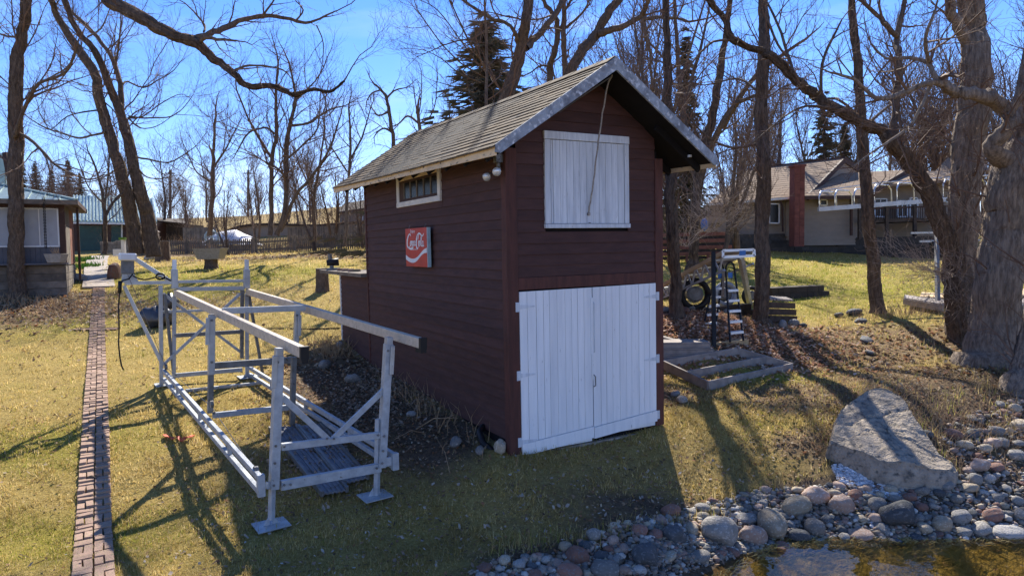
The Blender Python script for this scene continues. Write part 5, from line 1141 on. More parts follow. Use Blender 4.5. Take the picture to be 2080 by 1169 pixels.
def build_tree(name, label, mains, group=None, dens=(1.2, 2.2, 4), LL=(1.8, .8, .35), maxlev=3, up=.15, t0=.25, bark='bark', twig='twig', ang=(.5, 1.1), wig=.18, base=None, flare=True, seeds=None):
    """mains: list of (points, radii). First one starts on the ground."""
    base = np.array(base if base is not None else mains[0][0][0], float)
    t = thing(name, label, 'tree', base, group); tb = MB(); cr_ = MB()
    for i, m in enumerate(mains):
        P, R = m[0], m[1]; opt = m[2] if len(m) > 2 else {}
        P, R = smooth_path(P, R, 4 if R[0] > .05 else 3)
        P[1:-1] += tr_.normal(0, 1, (len(P)-2, 3))*(np.minimum(R[1:-1], .08)*.2)[:, None]; R = R*(1+(.025 if R[0] > .2 else .05)*tr_.normal(0, 1, len(R)))
        if i == 0 and flare:
            P = np.vstack([P[0]-unit(P[1]-P[0])*(.25 if R[0] < .2 else .9), P]); R = np.concatenate([[R[0]*1.35], R]); R[1] *= 1.22
        if R[0] > .03: bark_tube(tb, P, R, 16 if R[0] > .3 else (10 if R[0] > .1 else 7))
        else: tb.tube(P, R, 5)
        out = []; shoots(P, R, 0, out, opt.get('dens', dens), opt.get('LL', LL), maxlev, opt.get('up', up), opt.get('t0', t0), opt.get('ang', ang), wig)
        if opt.get('tip', True) and R[-1] < .09:
            Q = grow(P[-1], unit(P[-1]-P[-2]), LL[0]*.8, R[-1], 1, out, up, wig)
            shoots(Q, np.linspace(R[-1], .004, len(Q)), 1, out, dens, LL, maxlev, up, .1, ang, wig)
        for p_, r_, lv in out: cr_.tube(p_, r_, 4 if lv <= 1 else 3)
    tb.build('trunk', M[bark], t, smooth=True)
    if cr_.n: cr_.build('crown', M[twig], t)
    return t
def pxp(lst, Y0, Y1=None, gnd=False):
    """[(px,py,width_px)] -> world points and radii with the depth drifting Y0..Y1"""
    Y1 = Y0 if Y1 is None else Y1; n = len(lst); P, R = [], []
    for i, (x, y, w) in enumerate(lst):
        Y = Y0+(Y1-Y0)*i/max(1, n-1)+(.12*math.sin(2.3*i+x) if 0 < i else 0); P.append(at(x, y, Y)); R.append(w/2/F*Y)
    return np.array(P), np.array(R)
def zl(lst, ox, oy, s, w=1): return [(ox+a*s, oy+b_*s, c*w) for a, b_, c in lst]
z1 = .342
# left straight tree
g = G(35, 605)
t1 = [(pxp([(35, 607, 32), (33, 500, 27), (32, 400, 26), (32, 250, 25), (36, 130, 22), (47, 60, 18), (55, -10, 17), (62, -160, 15), (80, -420, 9)], g[1], g[1]-.5)+({'t0': .3},)),
      pxp([(33, 268, 8), (30, 272, 8), (70, 172*1.0+8, 7), (110, 158, 6), (135, 145, 5), (150, 115, 4), (160, 80, 3)], g[1]-.2, g[1]-2)+({},),
      pxp([(40, 75, 5), (15, 74, 4), (-20, 60, 3)], g[1]-.3, g[1]+1)+({},), pxp([(38, 270, 7), (70, 290, 6), (120, 340, 5), (180, 365, 3)], g[1]-.2, g[1]-1.5)+({},)]
build_tree('straight_tree', 'tall straight bare tree beside the porch house at the left edge', t1, dens=(1.3, 2.0, 3.5), LL=(1.7, .75, .35))
# twin leaning tree
g = G(290, 520); Yg = g[1]*.72; g2 = at(292, 524, Yg); g2[2] = g2[2]
zA = zl([(815, 1500, 82), (785, 1300, 76), (757, 1169, 70), (695, 950, 60), (640, 760, 58), (590, 600, 52), (560, 430, 48), (440, 260, 44), (340, 100, 32), (300, -40, 28), (230, -300, 20)], 0, 0, z1, z1)
zB = zl([(915, 1520, 84), (880, 1300, 76), (842, 1169, 70), (784, 950, 58), (730, 720, 52), (650, 500, 40), (560, 300, 34), (440, 150, 28), (380, -20, 25), (300, -260, 16)], 0, 0, z1, z1)
zC = zl([(748, 800, 36), (728, 680, 34), (712, 500, 28), (670, 350, 24), (600, 250, 22), (500, 140, 20), (400, 40, 16), (330, -60, 12)], 0, 0, z1, z1)
o_ = dict(t0=.12, up=.32, LL=(2.6, 1.1, .5), dens=(.55, 1.9, 3.2))
tw = [pxp(zA, Yg, Yg-2)+({'t0': .35, 'dens': (1.1, 1.8, 3)},), pxp(zB, Yg, Yg-1)+({'t0': .35, 'dens': (1.1, 1.8, 3)},), pxp(zC, Yg-.5, Yg+1.5)+({},)]
sweeps = [[(765, 690, 12), (830, 700, 10), (920, 700, 9), (1020, 690, 7), (1090, 640, 5), (1150, 560, 3)], [(730, 500, 13), (760, 485, 11), (850, 520, 9), (930, 480, 7), (1030, 420, 5), (1090, 340, 3)],
          [(820, 935, 13), (900, 950, 11), (1000, 965, 9), (1090, 920, 6), (1170, 860, 4), (1230, 780, 3)], [(760, 700, 10), (850, 690, 8), (980, 600, 6), (1090, 560, 4), (1180, 640, 3)],
          [(630, 785, 15), (560, 800, 13), (470, 820, 12), (380, 795, 10), (250, 750, 8), (120, 660, 5), (30, 570, 3)], [(580, 655, 10), (500, 665, 9), (400, 690, 7), (300, 770, 5), (200, 740, 3)],
          [(440, 320, 12), (400, 400, 10), (300, 460, 9), (200, 520, 7), (130, 530, 6)], [(820, 1000, 10), (870, 1050, 8), (960, 1060, 6), (1060, 1040, 5), (1130, 1090, 3)], [(680, 440, 12), (700, 300, 11), (715, 180, 9), (720, 60, 6), (730, -60, 4)],
          [(610, 600, 9), (660, 640, 8), (700, 690, 7)], [(520, 220, 10), (600, 170, 8), (650, 60, 6), (680, -30, 4)], [(760, 700, 9), (830, 760, 7), (930, 750, 5), (1020, 690, 3)], [(700, 1000, 9), (600, 1060, 7), (500, 1080, 5), (400, 1030, 3)], [(720, 1080, 8), (600, 1130, 6), (480, 1120, 4), (330, 1060, 3)]]
for i, s_ in enumerate(sweeps): tw.append(pxp(zl(s_, 0, 0, z1, z1), Yg-1, Yg-1+3*math.sin(i*2.1))+(o_,))
build_tree('twin_trunk_tree', 'large leaning twin-trunked bare tree between the walk and the lawn', tw, up=.2, base=at(300, 530, Yg), flare=False)
# overhanging limb from a tree outside the frame
main = zl([(-900, 2300, 150), (-700, 900, 130), (-300, 100, 110), (150, -250, 95), (450, -180, 80), (650, 0, 70), (800, 80, 66), (960, 180, 60), (1060, 215, 58), (1180, 265, 50), (1240, 330, 42), (1330, 390, 36), (1400, 450, 32), (1480, 515, 28), (1600, 510, 24), (1690, 540, 22), (1750, 562, 20), (1860, 530, 15), (1960, 545, 11), (2046, 480, 8)], 0, 0, z1, z1)
s1_ = zl([(1130, 245, 36), (1200, 215, 36), (1300, 180, 34), (1420, 130, 30), (1570, 95, 26), (1700, 110, 20), (1810, 135, 17), (1880, 120, 13), (1960, 80, 10), (2010, 60, 6)], 0, 0, z1, z1)
s2_ = zl([(1180, 262, 26), (1220, 225, 22), (1330, 238, 18), (1420, 245, 8)], 0, 0, z1, z1)
s3_ = zl([(1390, 425, 18), (1450, 395, 15), (1560, 392, 12), (1680, 415, 9), (1740, 480, 4)], 0, 0, z1, z1)
s4_ = zl([(1210, 190, 14), (1215, 150, 12), (1150, 70, 10), (1100, 20, 6)], 0, 0, z1, z1); s5_ = zl([(1560, 95, 16), (1600, 40, 12), (1640, -20, 8)], 0, 0, z1, z1); s6_ = zl([(1760, 120, 12), (1800, 60, 9), (1760, 10, 6)], 0, 0, z1, z1)
s7_ = zl([(1880, 150, 8), (1920, 260, 6), (1910, 400, 5), (1880, 500, 4)], 0, 0, z1, z1)
Yl = 12.5; o2 = dict(t0=.05, dens=(1.6, 2.6, 4), LL=(.55, .3, .15), up=.12)
P0, R0 = pxp(main, Yl, Yl+.5); P0[0] = (-13.5, 12, -.1); P0[1] = (-13.2, 12.1, 5.5); R0[:3] = (.38, .33, .28)
br = [(P0, R0, dict(t0=.5, dens=(2.0, 2.6, 4), LL=(.6, .32, .15), up=.1))]
for s_ in (s1_, s2_, s3_, s4_, s5_, s6_, s7_): br.append(pxp(s_, Yl+.3, Yl+.3+.8*math.sin(len(br)*2))+(o2,))
build_tree('overhanging_tree', 'dark crooked limb reaching into the sky from a tree beyond the left edge', br, flare=True, bark='bark')

# shed-back trees
z2 = .3365
def zz2(l): return zl([(a, b_, c) for a, b_, c in l], 700, 0, z2, z2)
g = at(1000, 560, 22)
big = [pxp(zz2([(930, 1400, 110), (940, 900, 100), (985, 570, 82), (1040, 400, 72), (1070, 270, 62), (1090, 130, 58), (1112, 0, 54), (1130, -250, 44), (1100, -600, 28)]), 22, 21)+({'t0': .3},),
       pxp(zz2([(1095, 290, 46), (1150, 230, 40), (1230, 140, 36), (1290, 60, 34), (1320, -20, 30), (1400, -260, 20)]), 21.6, 23)+({},), pxp(zz2([(1045, 260, 26), (1025, 190, 24), (970, 135, 22), (880, 110, 20), (800, 60, 18), (710, 0, 14), (560, -120, 9)]), 21.6, 20)+({},),
       pxp(zz2([(900, 480, 12), (800, 330, 11), (740, 230, 10), (680, 100, 9), (630, -10, 8)]), 21.6, 19)+({'up': .3},), pxp(zz2([(850, 470, 10), (700, 380, 9), (590, 270, 8), (500, 150, 7), (440, 60, 5)]), 21.6, 19)+({'up': .3},),
       pxp(zz2([(820, 500, 9), (690, 440, 8), (580, 350, 6), (470, 300, 4)]), 21.6, 20)+({},), pxp(zz2([(780, 560, 8), (650, 520, 7), (540, 490, 4)]), 21.6, 20)+({},), pxp(zz2([(830, 420, 9), (690, 230, 8), (560, 60, 6), (450, 0, 4)]), 21.6, 20)+({},)]
build_tree('tall_tree', 'thick leaning bare tree rising behind the shed roof next to the spruce', big, dens=(1.0, 1.8, 3.2), LL=(2.0, .9, .4), up=.2, base=np.array([*at(985, 560, 22)[:2], 1.6]), t0=.2)
sp_ = [pxp(zz2([(850, 1400, 20), (855, 700, 20), (858, 300, 17), (845, 0, 14), (850, -200, 10)]), 19, 19)+({'t0': .35},)]
build_tree('slender_tree', 'pole-thin bare trunk in front of the spruce behind the shed', sp_, dens=(1.0, 1.6, 3), LL=(1.2, .6, .3))
c2 = [pxp(zz2([(1225, 1300, 46), (1240, 480, 36), (1265, 330, 34), (1285, 220, 32), (1270, 100, 26), (1200, 10, 22), (1150, -120, 14)]), 25, 24)+({'t0': .35},), pxp(zz2([(1290, 190, 20), (1320, 130, 18), (1330, 60, 15), (1400, -40, 10)]), 24.6, 24)+({},), pxp(zz2([(1240, 400, 12), (1180, 400, 10), (1120, 440, 8)]), 24.6, 24)+({},)]
build_tree('forked_tree', 'medium bare tree behind the ridge, left of the vertical-forked one', c2, up=.18)
c3 = [pxp(zz2([(1320, 1300, 44), (1328, 440, 34), (1318, 200, 32), (1325, 60, 28), (1320, -80, 22), (1330, -300, 12)]), 27, 27)+({'t0': .35},), pxp(zz2([(1325, 170, 18), (1370, 140, 16), (1450, 60, 12), (1500, -60, 8)]), 27, 26)+({},)]
build_tree('upright_tree', 'upright bare tree just left of the shed ridge peak', c3, up=.18)
c4 = [pxp(zz2([(1300, 1300, 80), (1330, 600, 70), (1375, 410, 62), (1440, 300, 58), (1520, 210, 54), (1560, 130, 50), (1610, 50, 48), (1680, -40, 42), (1760, -250, 28)]), 23, 24)+({'t0': .3},), pxp(zz2([(1540, 200, 42), (1620, 180, 38), (1720, 140, 34), (1790, 95, 30), (1830, 10, 24), (1840, -100, 14)]), 23.4, 22)+({},),
      pxp(zz2([(1800, 115, 26), (1900, 105, 22), (2000, 110, 18), (2080, 130, 14), (2200, 110, 8)]), 22.4, 21)+({},), pxp(zz2([(1800, 110, 22), (1830, 250, 20), (1845, 350, 18), (1860, 550, 16)]), 22.4, 22.4)+({'up': -.1},)]
build_tree('spreading_tree', 'bare tree with long arching limbs directly above the shed peak', c4, up=.15, dens=(1.0, 1.8, 3), LL=(1.8, .8, .4))

# right of the shed
g = G(1374, 645)
build_tree('near_trunk_tree', 'bare tree rising from the leaf bed beside the shed corner', [pxp([(1375, 648, 26), (1370, 560, 22), (1364, 450, 22), (1360, 340, 20), (1356, 200, 16), (1354, 90, 12), (1350, -60, 8)], g[1])+({'t0': .3},),
    pxp([(1362, 300, 8), (1395, 200, 7), (1420, 110, 6), (1440, 20, 4)], g[1], g[1]+1)+({},), pxp([(1360, 380, 7), (1340, 300, 6), (1310, 180, 5), (1290, 60, 4)], g[1], g[1]+.5)+({},)], dens=(1.6, 2.4, 4), LL=(1.0, .5, .25))
g = at(1408, 530, 22)
build_tree('fork_tree', 'brown forking tree beyond the deck with branches leaning right', [pxp([(1408, 535, 19), (1409, 480, 18), (1416, 390, 18), (1432, 310, 18), (1448, 230, 16), (1465, 130, 13), (1478, 40, 10), (1490, -60, 7)], 22)+({'t0': .25},), pxp([(1420, 350, 14), (1450, 290, 13), (1480, 230, 11), (1540, 150, 9), (1620, 90, 6)], 22, 20)+({},),
    pxp([(1416, 380, 12), (1400, 300, 11), (1385, 200, 10), (1375, 100, 8), (1370, 0, 6)], 22, 23)+({},), pxp([(1470, 260, 9), (1500, 210, 8), (1550, 190, 6)], 21, 19)+({},)], dens=(1.5, 2.2, 3.5), LL=(1.3, .7, .3), up=.2)
g = G(1547, 655)
build_tree('straight_right_tree', 'straight bare trunk standing right of the ladders', [pxp([(1546, 660, 32), (1547, 580, 28), (1549, 450, 27), (1550, 330, 26), (1546, 230, 24), (1551, 120, 22), (1552, 40, 19), (1550, -60, 17), (1546, -300, 10)], g[1])+({'t0': .25, 'dens': (1.0, 2, 3.5)},),
    pxp([(1558, 40, 6), (1580, 90, 5), (1600, 120, 4), (1616, 150, 3)], g[1])+({},), pxp([(1545, 290, 6), (1490, 300, 5), (1440, 280, 4), (1400, 240, 3)], g[1], g[1]-1)+({},), pxp([(1545, 190, 5), (1500, 160, 4), (1450, 170, 3)], g[1], g[1]+1)+({},)], dens=(1.4, 2.2, 3.5), LL=(1.1, .55, .25))
g = G(1784, 634)
build_tree('leaning_right_tree', 'slightly leaning bare trunk on the mound crest before the bungalow', [pxp([(1784, 640, 27), (1776, 560, 24), (1765, 450, 22), (1758, 350, 20), (1750, 250, 18), (1744, 150, 16), (1735, 60, 14), (1727, -20, 12), (1715, -200, 7)], g[1])+({'t0': .25, 'dens': (1.0, 2, 3.5)},),
    pxp([(1748, 240, 6), (1700, 200, 5), (1650, 210, 3)], g[1], g[1]-1)+({},), pxp([(1752, 260, 6), (1800, 220, 5), (1850, 180, 3)], g[1], g[1]+1)+({},)], dens=(1.3, 2.2, 3.5), LL=(1.0, .5, .25))
z3 = .342
def zz3(l): return zl(l, 1380, 0, z3, z3)
g = G(1950, 690); Yb = g[1]
cur = [pxp([(1952, 690, 44), (1938, 600, 34), (1933, 522, 34), (1912, 448, 32), (1876, 371, 30), (1844, 327, 28), (1814, 292, 24), (1788, 266, 21), (1740, 243, 19), (1681, 212, 19), (1655, 192, 18), (1620, 165, 16), (1592, 137, 15), (1571, 117, 13), (1541, 103, 12), (1489, 81, 10), (1472, 41, 9), (1440, -3, 8), (1425, -60, 6)], Yb, Yb-1.5)+({'t0': .35, 'dens': (2.0, 2.2, 3.5)},),
       pxp([(1828, 300, 17), (1815, 262, 15), (1820, 205, 14), (1826, 120, 13), (1822, 84, 12), (1838, -5, 9), (1850, -100, 6)], Yb-.5, Yb)+({},), pxp([(1822, 75, 11), (1800, 50, 10), (1775, 25, 9), (1742, -5, 7), (1700, -60, 5)], Yb-.5, Yb-1.2)+({},),
       pxp([(1660, 190, 8), (1668, 180, 7), (1670, 130, 6), (1690, 80, 5), (1710, 40, 3)], Yb-1, Yb-1.5)+({},), pxp([(1616, 160, 6), (1600, 110, 6), (1580, 50, 5), (1558, 5, 4)], Yb-1, Yb)+({},), pxp([(1490, 82, 6), (1450, 85, 5), (1420, 110, 4), (1390, 150, 3)], Yb-1.2, Yb-2)+({},), pxp([(1725, 225, 5), (1640, 215, 5), (1590, 240, 4), (1530, 290, 3)], Yb-1, Yb-1.8)+({},)]
build_tree('arching_tree', 'dark trunk arching left across the sky from the mound', cur, dens=(1.8, 2.4, 3.5), LL=(.95, .5, .25), bark='bark', base=np.array(G(1950, 690)), seeds=1)
gb_ = G(1975, 690); Yb2 = gb_[1]+.2
bt = [pxp([(1965, 700, 84), (1958, 620, 60), (1956, 500, 52), (1960, 400, 54), (1966, 300, 58), (1980, 200, 56), (1982, 130, 50), (1976, 60, 46), (1972, -10, 44), (1968, -200, 34), (1960, -420, 20)], Yb2)+({'t0': .2, 'dens': (1.8, 2.2, 3.5)},),
      pxp([(1968, 90, 26), (1945, 55, 22), (1928, 10, 19), (1915, -60, 14)], Yb2, Yb2-.5)+({},)]
build_tree('massive_tree', 'massive furrowed upright trunk with a dense crown at the right', bt, dens=(1.8, 2.4, 3.5), LL=(1.2, .6, .28), bark='barkbig', up=.1)
g5 = G(2015, 735); Y5 = g5[1]
sn = [pxp([(2014, 736, 104), (2022, 660, 88), (2034, 560, 80), (2044, 470, 76), (2058, 380, 84), (2082, 290, 80), (2110, 180, 76), (2140, 40, 70)], Y5, Y5)+({'t0': .15, 'dens': (2.5, 2.2, 3.5)},),
      pxp([(2066, 345, 44), (2040, 325, 38), (2016, 304, 34), (2022, 284, 32), (2050, 256, 30), (2050, 232, 29), (2030, 210, 28), (2000, 196, 27), (1965, 190, 25), (1936, 185, 22), (1918, 170, 20), (1914, 158, 12)], Y5, Y5-.9)+({'LL': (.9, .5, .25), 'dens': (2.5, 2.4, 4)},),
      pxp([(1918, 170, 12), (1888, 168, 12), (1850, 182, 10), (1794, 202, 10), (1757, 182, 8), (1736, 161, 7), (1700, 150, 5)], Y5-.9, Y5-1.5)+({},), pxp([(1936, 184, 14), (1900, 160, 11), (1885, 130, 9), (1850, 118, 8), (1800, 118, 6), (1770, 90, 4)], Y5-.9, Y5-.4)+({},),
      pxp([(1890, 175, 8), (1870, 220, 7), (1850, 255, 6), (1810, 285, 5), (1770, 310, 4), (1730, 340, 3)], Y5-1, Y5-1.4)+({},), pxp([(1886, 130, 8), (1880, 80, 7), (1900, 20, 5)], Y5-.8, Y5-1.5)+({},), pxp([(2050, 235, 12), (2080, 190, 10), (2100, 140, 8)], Y5-.6, Y5-1)+({},)]
build_tree('snaking_tree', 'broad trunk at the right edge with a snaking limb curling left', sn, dens=(2.2, 2.4, 3.5), LL=(1.0, .5, .25), bark='barkbig', up=.1)
g6 = G(2085, 770)
build_tree('edge_trunk', 'ridged trunk cut by the right edge, lowest on the bank', [pxp([(2080, 775, 62), (2098, 700, 52), (2120, 600, 50), (2140, 450, 56), (2160, 300, 50), (2150, 0, 44)], g6[1]-.2)+({'t0': .1, 'dens': (1.6, 2, 3)},)], bark='barkbig', LL=(1.0, .5, .25))
# low sprouting twigs around the big trunks
def sprout(p, n, L, spread, label, nm='basal_shoots', cat='shrub', up=.1, dirv=(0, 0, 1), rr=.005, mt='twig', grp=None, lev=2):
    t = thing(nm, label, cat, p, grp); out = []
    for k in range(n):
        d = unit(np.array(dirv, float)+tr_.normal(0, spread, 3)*np.array([1, 1, .5])); l_ = L*(.5+.7*tr_.rand()); Q = grow(np.array(p)+tr_.normal(0, .08, 3)*(1, 1, .2), d, l_, rr*(.7+.6*tr_.rand()), 1, out, up, .12)
        if lev > 1: shoots(Q, np.linspace(rr, .002, len(Q)), 1, out, (0, 3.0, 3), (0, .35*L, .15), 2, up, .2)
    q = MB(); [q.tube(a, b_, 3) for a, b_, c_ in out]; q.build('stems', M[mt], t, kind='stuff'); return t
sprout(at(1945, 560, Yb), 44, 1.6, .5, 'thin pale shoots bursting left from the big trunk at mid height', dirv=(-.9, -.4, .15), mt='paletwig')
sprout(at(1960, 640, Yb), 22, 1.3, .5, 'thin shoots leaning left low on the big trunk', dirv=(-.8, -.3, .5), mt='paletwig'); sprout(at(1990, 470, Yb2-.6), 34, 1.1, .6, 'cluster of twigs sprouting between the two big trunks', dirv=(.2, -.8, .3), mt='paletwig')
sprout(at(1440, 470, 19), 36, 1.9, .7, 'tangled bare shrub beyond the shed corner in front of the deck', nm='bare_shrub', dirv=(.3, 0, .8), mt='paletwig'); sprout(at(1390, 500, 18.5), 24, 1.7, .6, 'second tangled bare shrub close to the shed wall', nm='bare_shrub', dirv=(0, 0, 1), mt='paletwig')

# mid-distance left trees
def mid(name, label, polys, Y, **k): return build_tree(name, label, [(lambda a: (a[0], a[1]*.72, {}))(pxp(p, Y, Y+(.8*math.sin(i*1.9) if i else 0))) for i, p in enumerate(polys)], flare=False, **k)
mid('clump_tree', 'multi-stemmed dark bare tree in the middle distance left of the shed', [[(548, 478, 14), (552, 420, 13), (552, 320, 12), (562, 275, 10), (560, 205, 8), (565, 130, 5)], [(562, 478, 15), (580, 420, 13), (582, 300, 13), (590, 250, 11), (600, 200, 8), (590, 140, 5)],
    [(570, 470, 10), (600, 400, 9), (640, 350, 8), (670, 300, 6), (690, 240, 4)], [(590, 255, 8), (625, 250, 7), (665, 225, 5), (700, 215, 3)], [(552, 320, 8), (520, 270, 7), (500, 230, 5), (480, 180, 4)], [(582, 360, 8), (560, 340, 6), (540, 330, 4)], [(562, 275, 7), (540, 260, 6), (505, 270, 5), (480, 310, 3)], [(600, 205, 5), (640, 165, 4), (660, 130, 3)], [(575, 330, 6), (620, 290, 5), (645, 260, 4), (650, 200, 3)]],
    31, dens=(1.3, 1.9, 2.6), LL=(2.0, 1.0, .5), up=.3, base=None)
mid('single_bare_tree', 'bare single-stemmed tree in the middle distance at the hill foot', [[(425, 478, 15), (430, 420, 13), (432, 350, 11), (434, 300, 8), (437, 245, 6)], [(433, 340, 6), (460, 300, 5), (475, 270, 3)], [(431, 370, 6), (400, 350, 4), (385, 320, 3)]], 34, dens=(1.4, 1.9, 2.4), LL=(1.9, .9, .4), up=.3)
mid('walk_tree', 'small forked bare tree beside the walk in front of the garage', [[(212, 515, 12), (213, 470, 11), (212, 430, 10), (205, 380, 7), (190, 330, 5)], [(213, 440, 8), (230, 410, 7), (250, 390, 5), (262, 350, 3)], [(212, 430, 6), (218, 370, 5), (222, 310, 4), (215, 240, 3)], [(208, 410, 6), (180, 380, 4), (160, 330, 3)]], 27, dens=(1.3, 2, 3), LL=(1.3, .7, .35), up=.2)
mid('gnarled_apple_tree', 'gnarled drooping apple tree just left of the shed roof', [[(800, 400, 14), (798, 290, 12), (792, 240, 10), (785, 200, 9), (772, 180, 7), (758, 168, 5)], [(790, 225, 6), (770, 235, 5), (757, 222, 4)], [(785, 200, 6), (800, 185, 5), (825, 178, 3)], [(797, 270, 6), (780, 260, 5), (765, 270, 4)], [(775, 182, 5), (755, 190, 4), (745, 205, 3)]], 24, dens=(2.0, 2.6, 3), LL=(.75, .35, .2), up=-.15)
mid('pruned_apple_tree', 'low old apple tree with long straight water shoots behind the roof', [[(860, 400, 12), (852, 260, 10), (848, 225, 8)], [(850, 250, 7), (828, 235, 6), (812, 250, 4)], [(850, 245, 4), (856, 190, 3), (856, 145, 2)], [(855, 250, 5), (875, 235, 4), (886, 200, 3), (888, 140, 2)], [(848, 240, 4), (842, 190, 3), (838, 170, 2)]], 24, dens=(1.8, 2.4, 3), LL=(.8, .35, .2), up=.3)
mid('roofline_tree', 'thin bare tree between the clump tree and the apple trees', [[(700, 500, 10), (705, 400, 9), (712, 300, 7), (708, 220, 5)], [(708, 330, 6), (735, 280, 5), (750, 230, 3)], [(706, 350, 5), (680, 310, 4), (660, 280, 3)]], 28, dens=(1.6, 2.2, 2.6), LL=(1.3, .7, .35), up=.35)
mid('bending_tree', 'slender bare tree behind the board fence right of the clump tree', [[(640, 490, 9), (638, 400, 8), (650, 330, 6), (660, 260, 4)], [(640, 400, 5), (615, 350, 4), (600, 310, 3)]], 33, dens=(1.5, 2.2, 2.6), LL=(1.5, .8, .4), up=.35)
# evergreen shapes
def spruce_mesh(Hh, R, n=46, seed=1, gap=.0):
    r_ = np.random.RandomState(seed); q = MB(); V, Fq_ = [], []
    for i in range(n):
        f = i/n; z = Hh*(.06+.93*f); z0q = z; rad = R*(1-f)**.85*(.75+.4*r_.rand()); m = int(7+5*(1-f))
        for j in range(m):
            if r_.rand() < gap: continue
            a = 2*math.pi*(j+r_.rand()*.8)/m; L = rad*r_.choice([.45, .75, .95, 1.1, 1.25])*(.85+.3*r_.rand()); z = z0q+r_.normal(0, .30); d = np.array([math.cos(a), math.sin(a), 0]); s = np.array([-d[1], d[0], 0]); k = max(3, int(L/.28))
            for t in range(k):
                u = (t+.4)/k; p = d*L*u+np.array([0, 0, z-.38*L*u+.30*L*u*u]); w = .26*(1-.45*u)
                for sgn in (-1, 1, 0, -.5, .5):
                    tip = p+(s*sgn*w+d*.22*(1 if sgn else 1.5))*(.7+.6*r_.rand())+np.array([0, 0, r_.uniform(-.28, .06)]); b = p-d*.05; c = len(V)
                    V += [b+np.array([0, 0, .05]), b-np.array([0, 0, .07]), tip]; Fq_.append((c, c+1, c+2))
    q.add(V, Fq_); return q.mesh('crown')
spm = [spruce_mesh(11, 2.6, 52, 1), spruce_mesh(9, 2.1, 40, 2, .15), spruce_mesh(13, 1.9, 60, 3, .25)]
for m_ in spm: m_.materials.append(M['needles'])
tkm = MB(); tkm.tube([(0, 0, -.5), (0, 0, 4), (0, 0, 8.5)], [.2, .13, .03], 8); tkm = tkm.mesh('trunk'); tkm.materials.append(M['barkfar'])
def spruce(px, ytop, ybase, Y, k, label, wide=1.0, grp=None):
    b = at(px, ybase, Y); tp_ = at(px, ytop, Y); Hh = tp_[2]-b[2]; s_ = Hh/(11, 9, 13)[k]; t = thing('spruce_tree', label, 'evergreen tree', b, grp)
    o = inst(spm[k], 'crown', b, (0, 0, tr_.uniform(0, 6)), (s_*wide, s_*wide, s_), t); o2_ = inst(tkm, 'trunk', b, (0, 0, 0), (s_, s_, s_*.95*(11, 9, 13)[k]/9), t)
spruce(992, 38, 540, 34, 0, 'dark spruce standing behind the shed roof between the leafless trunks', 2.1)
spruce(1672, 196, 500, 52, 1, 'spruce behind the bungalow roof, the taller of the pair', .95); spruce(1712, 248, 500, 53, 1, 'shorter spruce tucked right of the taller one behind the bungalow', .85)
spruce(1392, 60, 540, 36, 2, 'ragged tall spruce right of the shed gable', .95); spruce(1330, 150, 520, 48, 2, 'sparse spruce just behind the right slope of the shed', .8)
for x_, y_, Y, k in ((75, 330, 90, 0), (142, 325, 95, 1), (108, 345, 88, 1), (50, 322, 100, 2), (165, 350, 92, 0)):
    spruce(x_, y_, 425, Y, k, 'distant evergreen in the wood above the porch roof', 1.2, 'distant evergreens above the porch roof')

# far wood: a few tree shapes, copied
def proto(seed, Hh, stems, **k):
    global tr_
    tr_ = np.random.RandomState(seed); tb, cb = MB(), MB()
    for s_ in range(stems):
        P = [np.array([0, 0, -.3])]; d = unit(np.array([tr_.normal(0, .12), tr_.normal(0, .12), 1])); 
        for i in range(6): d = unit(d+tr_.normal(0, .08, 3)+(0, 0, .05)); P.append(P[-1]+d*Hh/6)
        R = np.linspace(.16, .03, 7)*(.8 if stems > 1 else 1); tb.tube(P, R, 6); out = []
        shoots(P, R, 0, out, (1.25, 1.5, 1.6), (Hh*.30, Hh*.14, Hh*.07), 3, .35, .22, (.45, 1.0), .16)
        for p_, r_, lv in out: cb.tube(p_, np.maximum(r_, .009), 3)
    a, b_ = tb.mesh('trunk'), cb.mesh('crown'); a.materials.append(M['barkfar']); b_.materials.append(M['twigfar']); return a, b_
protos = [proto(21, 9, 1), proto(22, 8, 2), proto(23, 10, 1), proto(24, 6.5, 3), proto(25, 11, 2)]
def fartree(x, y, s_, k, label, grp, nm='bare_tree'):
    z = h(x, y); t = thing(nm, label, 'tree', (x, y, z), grp); rz = rf_.uniform(0, 6.28)
    for m_, n_ in zip(protos[k], ('trunk', 'crown')): o = inst(m_, n_, (x, y, z), (0, 0, rz), (s_, s_, s_), t)
rf_ = random.Random(99)
NEAR_L = ['two-stemmed bare tree just left of the straight right trunk', 'three-stemmed bare tree behind the bungalow left end', 'bare tree rising behind the bungalow roof left of its chimney', 'bare tree behind the bungalow, seen between the arching trunk and the leaning trunk',
 'two-stemmed bare tree behind the canopy frame at the far right', 'bare tree directly behind the shed peak', 'twin-stemmed bare tree behind the right slope of the shed roof', 'bare tree rising behind the shed ridge left of its peak', 'bare tree close behind the right eave of the shed', 'bare tree behind the edge trunk at the right border',
 'tall bare tree behind the massive trunk', 'low bare tree behind the middle of the shed ridge', 'small three-stemmed bare tree over the far half of the shed ridge', 'bare tree behind the green-roofed garage right end', 'three-stemmed bare tree above the dark board shed', 'short many-stemmed tree behind the picket fence by the blue wheel',
 'bare tree behind the domed white tarp', 'small bare tree behind the board fence right of the clump tree', 'short many-stemmed tree between the clump tree and the shed eave', 'short many-stemmed tree touching the far end of the shed roof', 'bare tree behind the porch roof at the left border', 'two-stemmed bare tree above the porch roof corner', 'bare tree behind the twin leaning trunks']
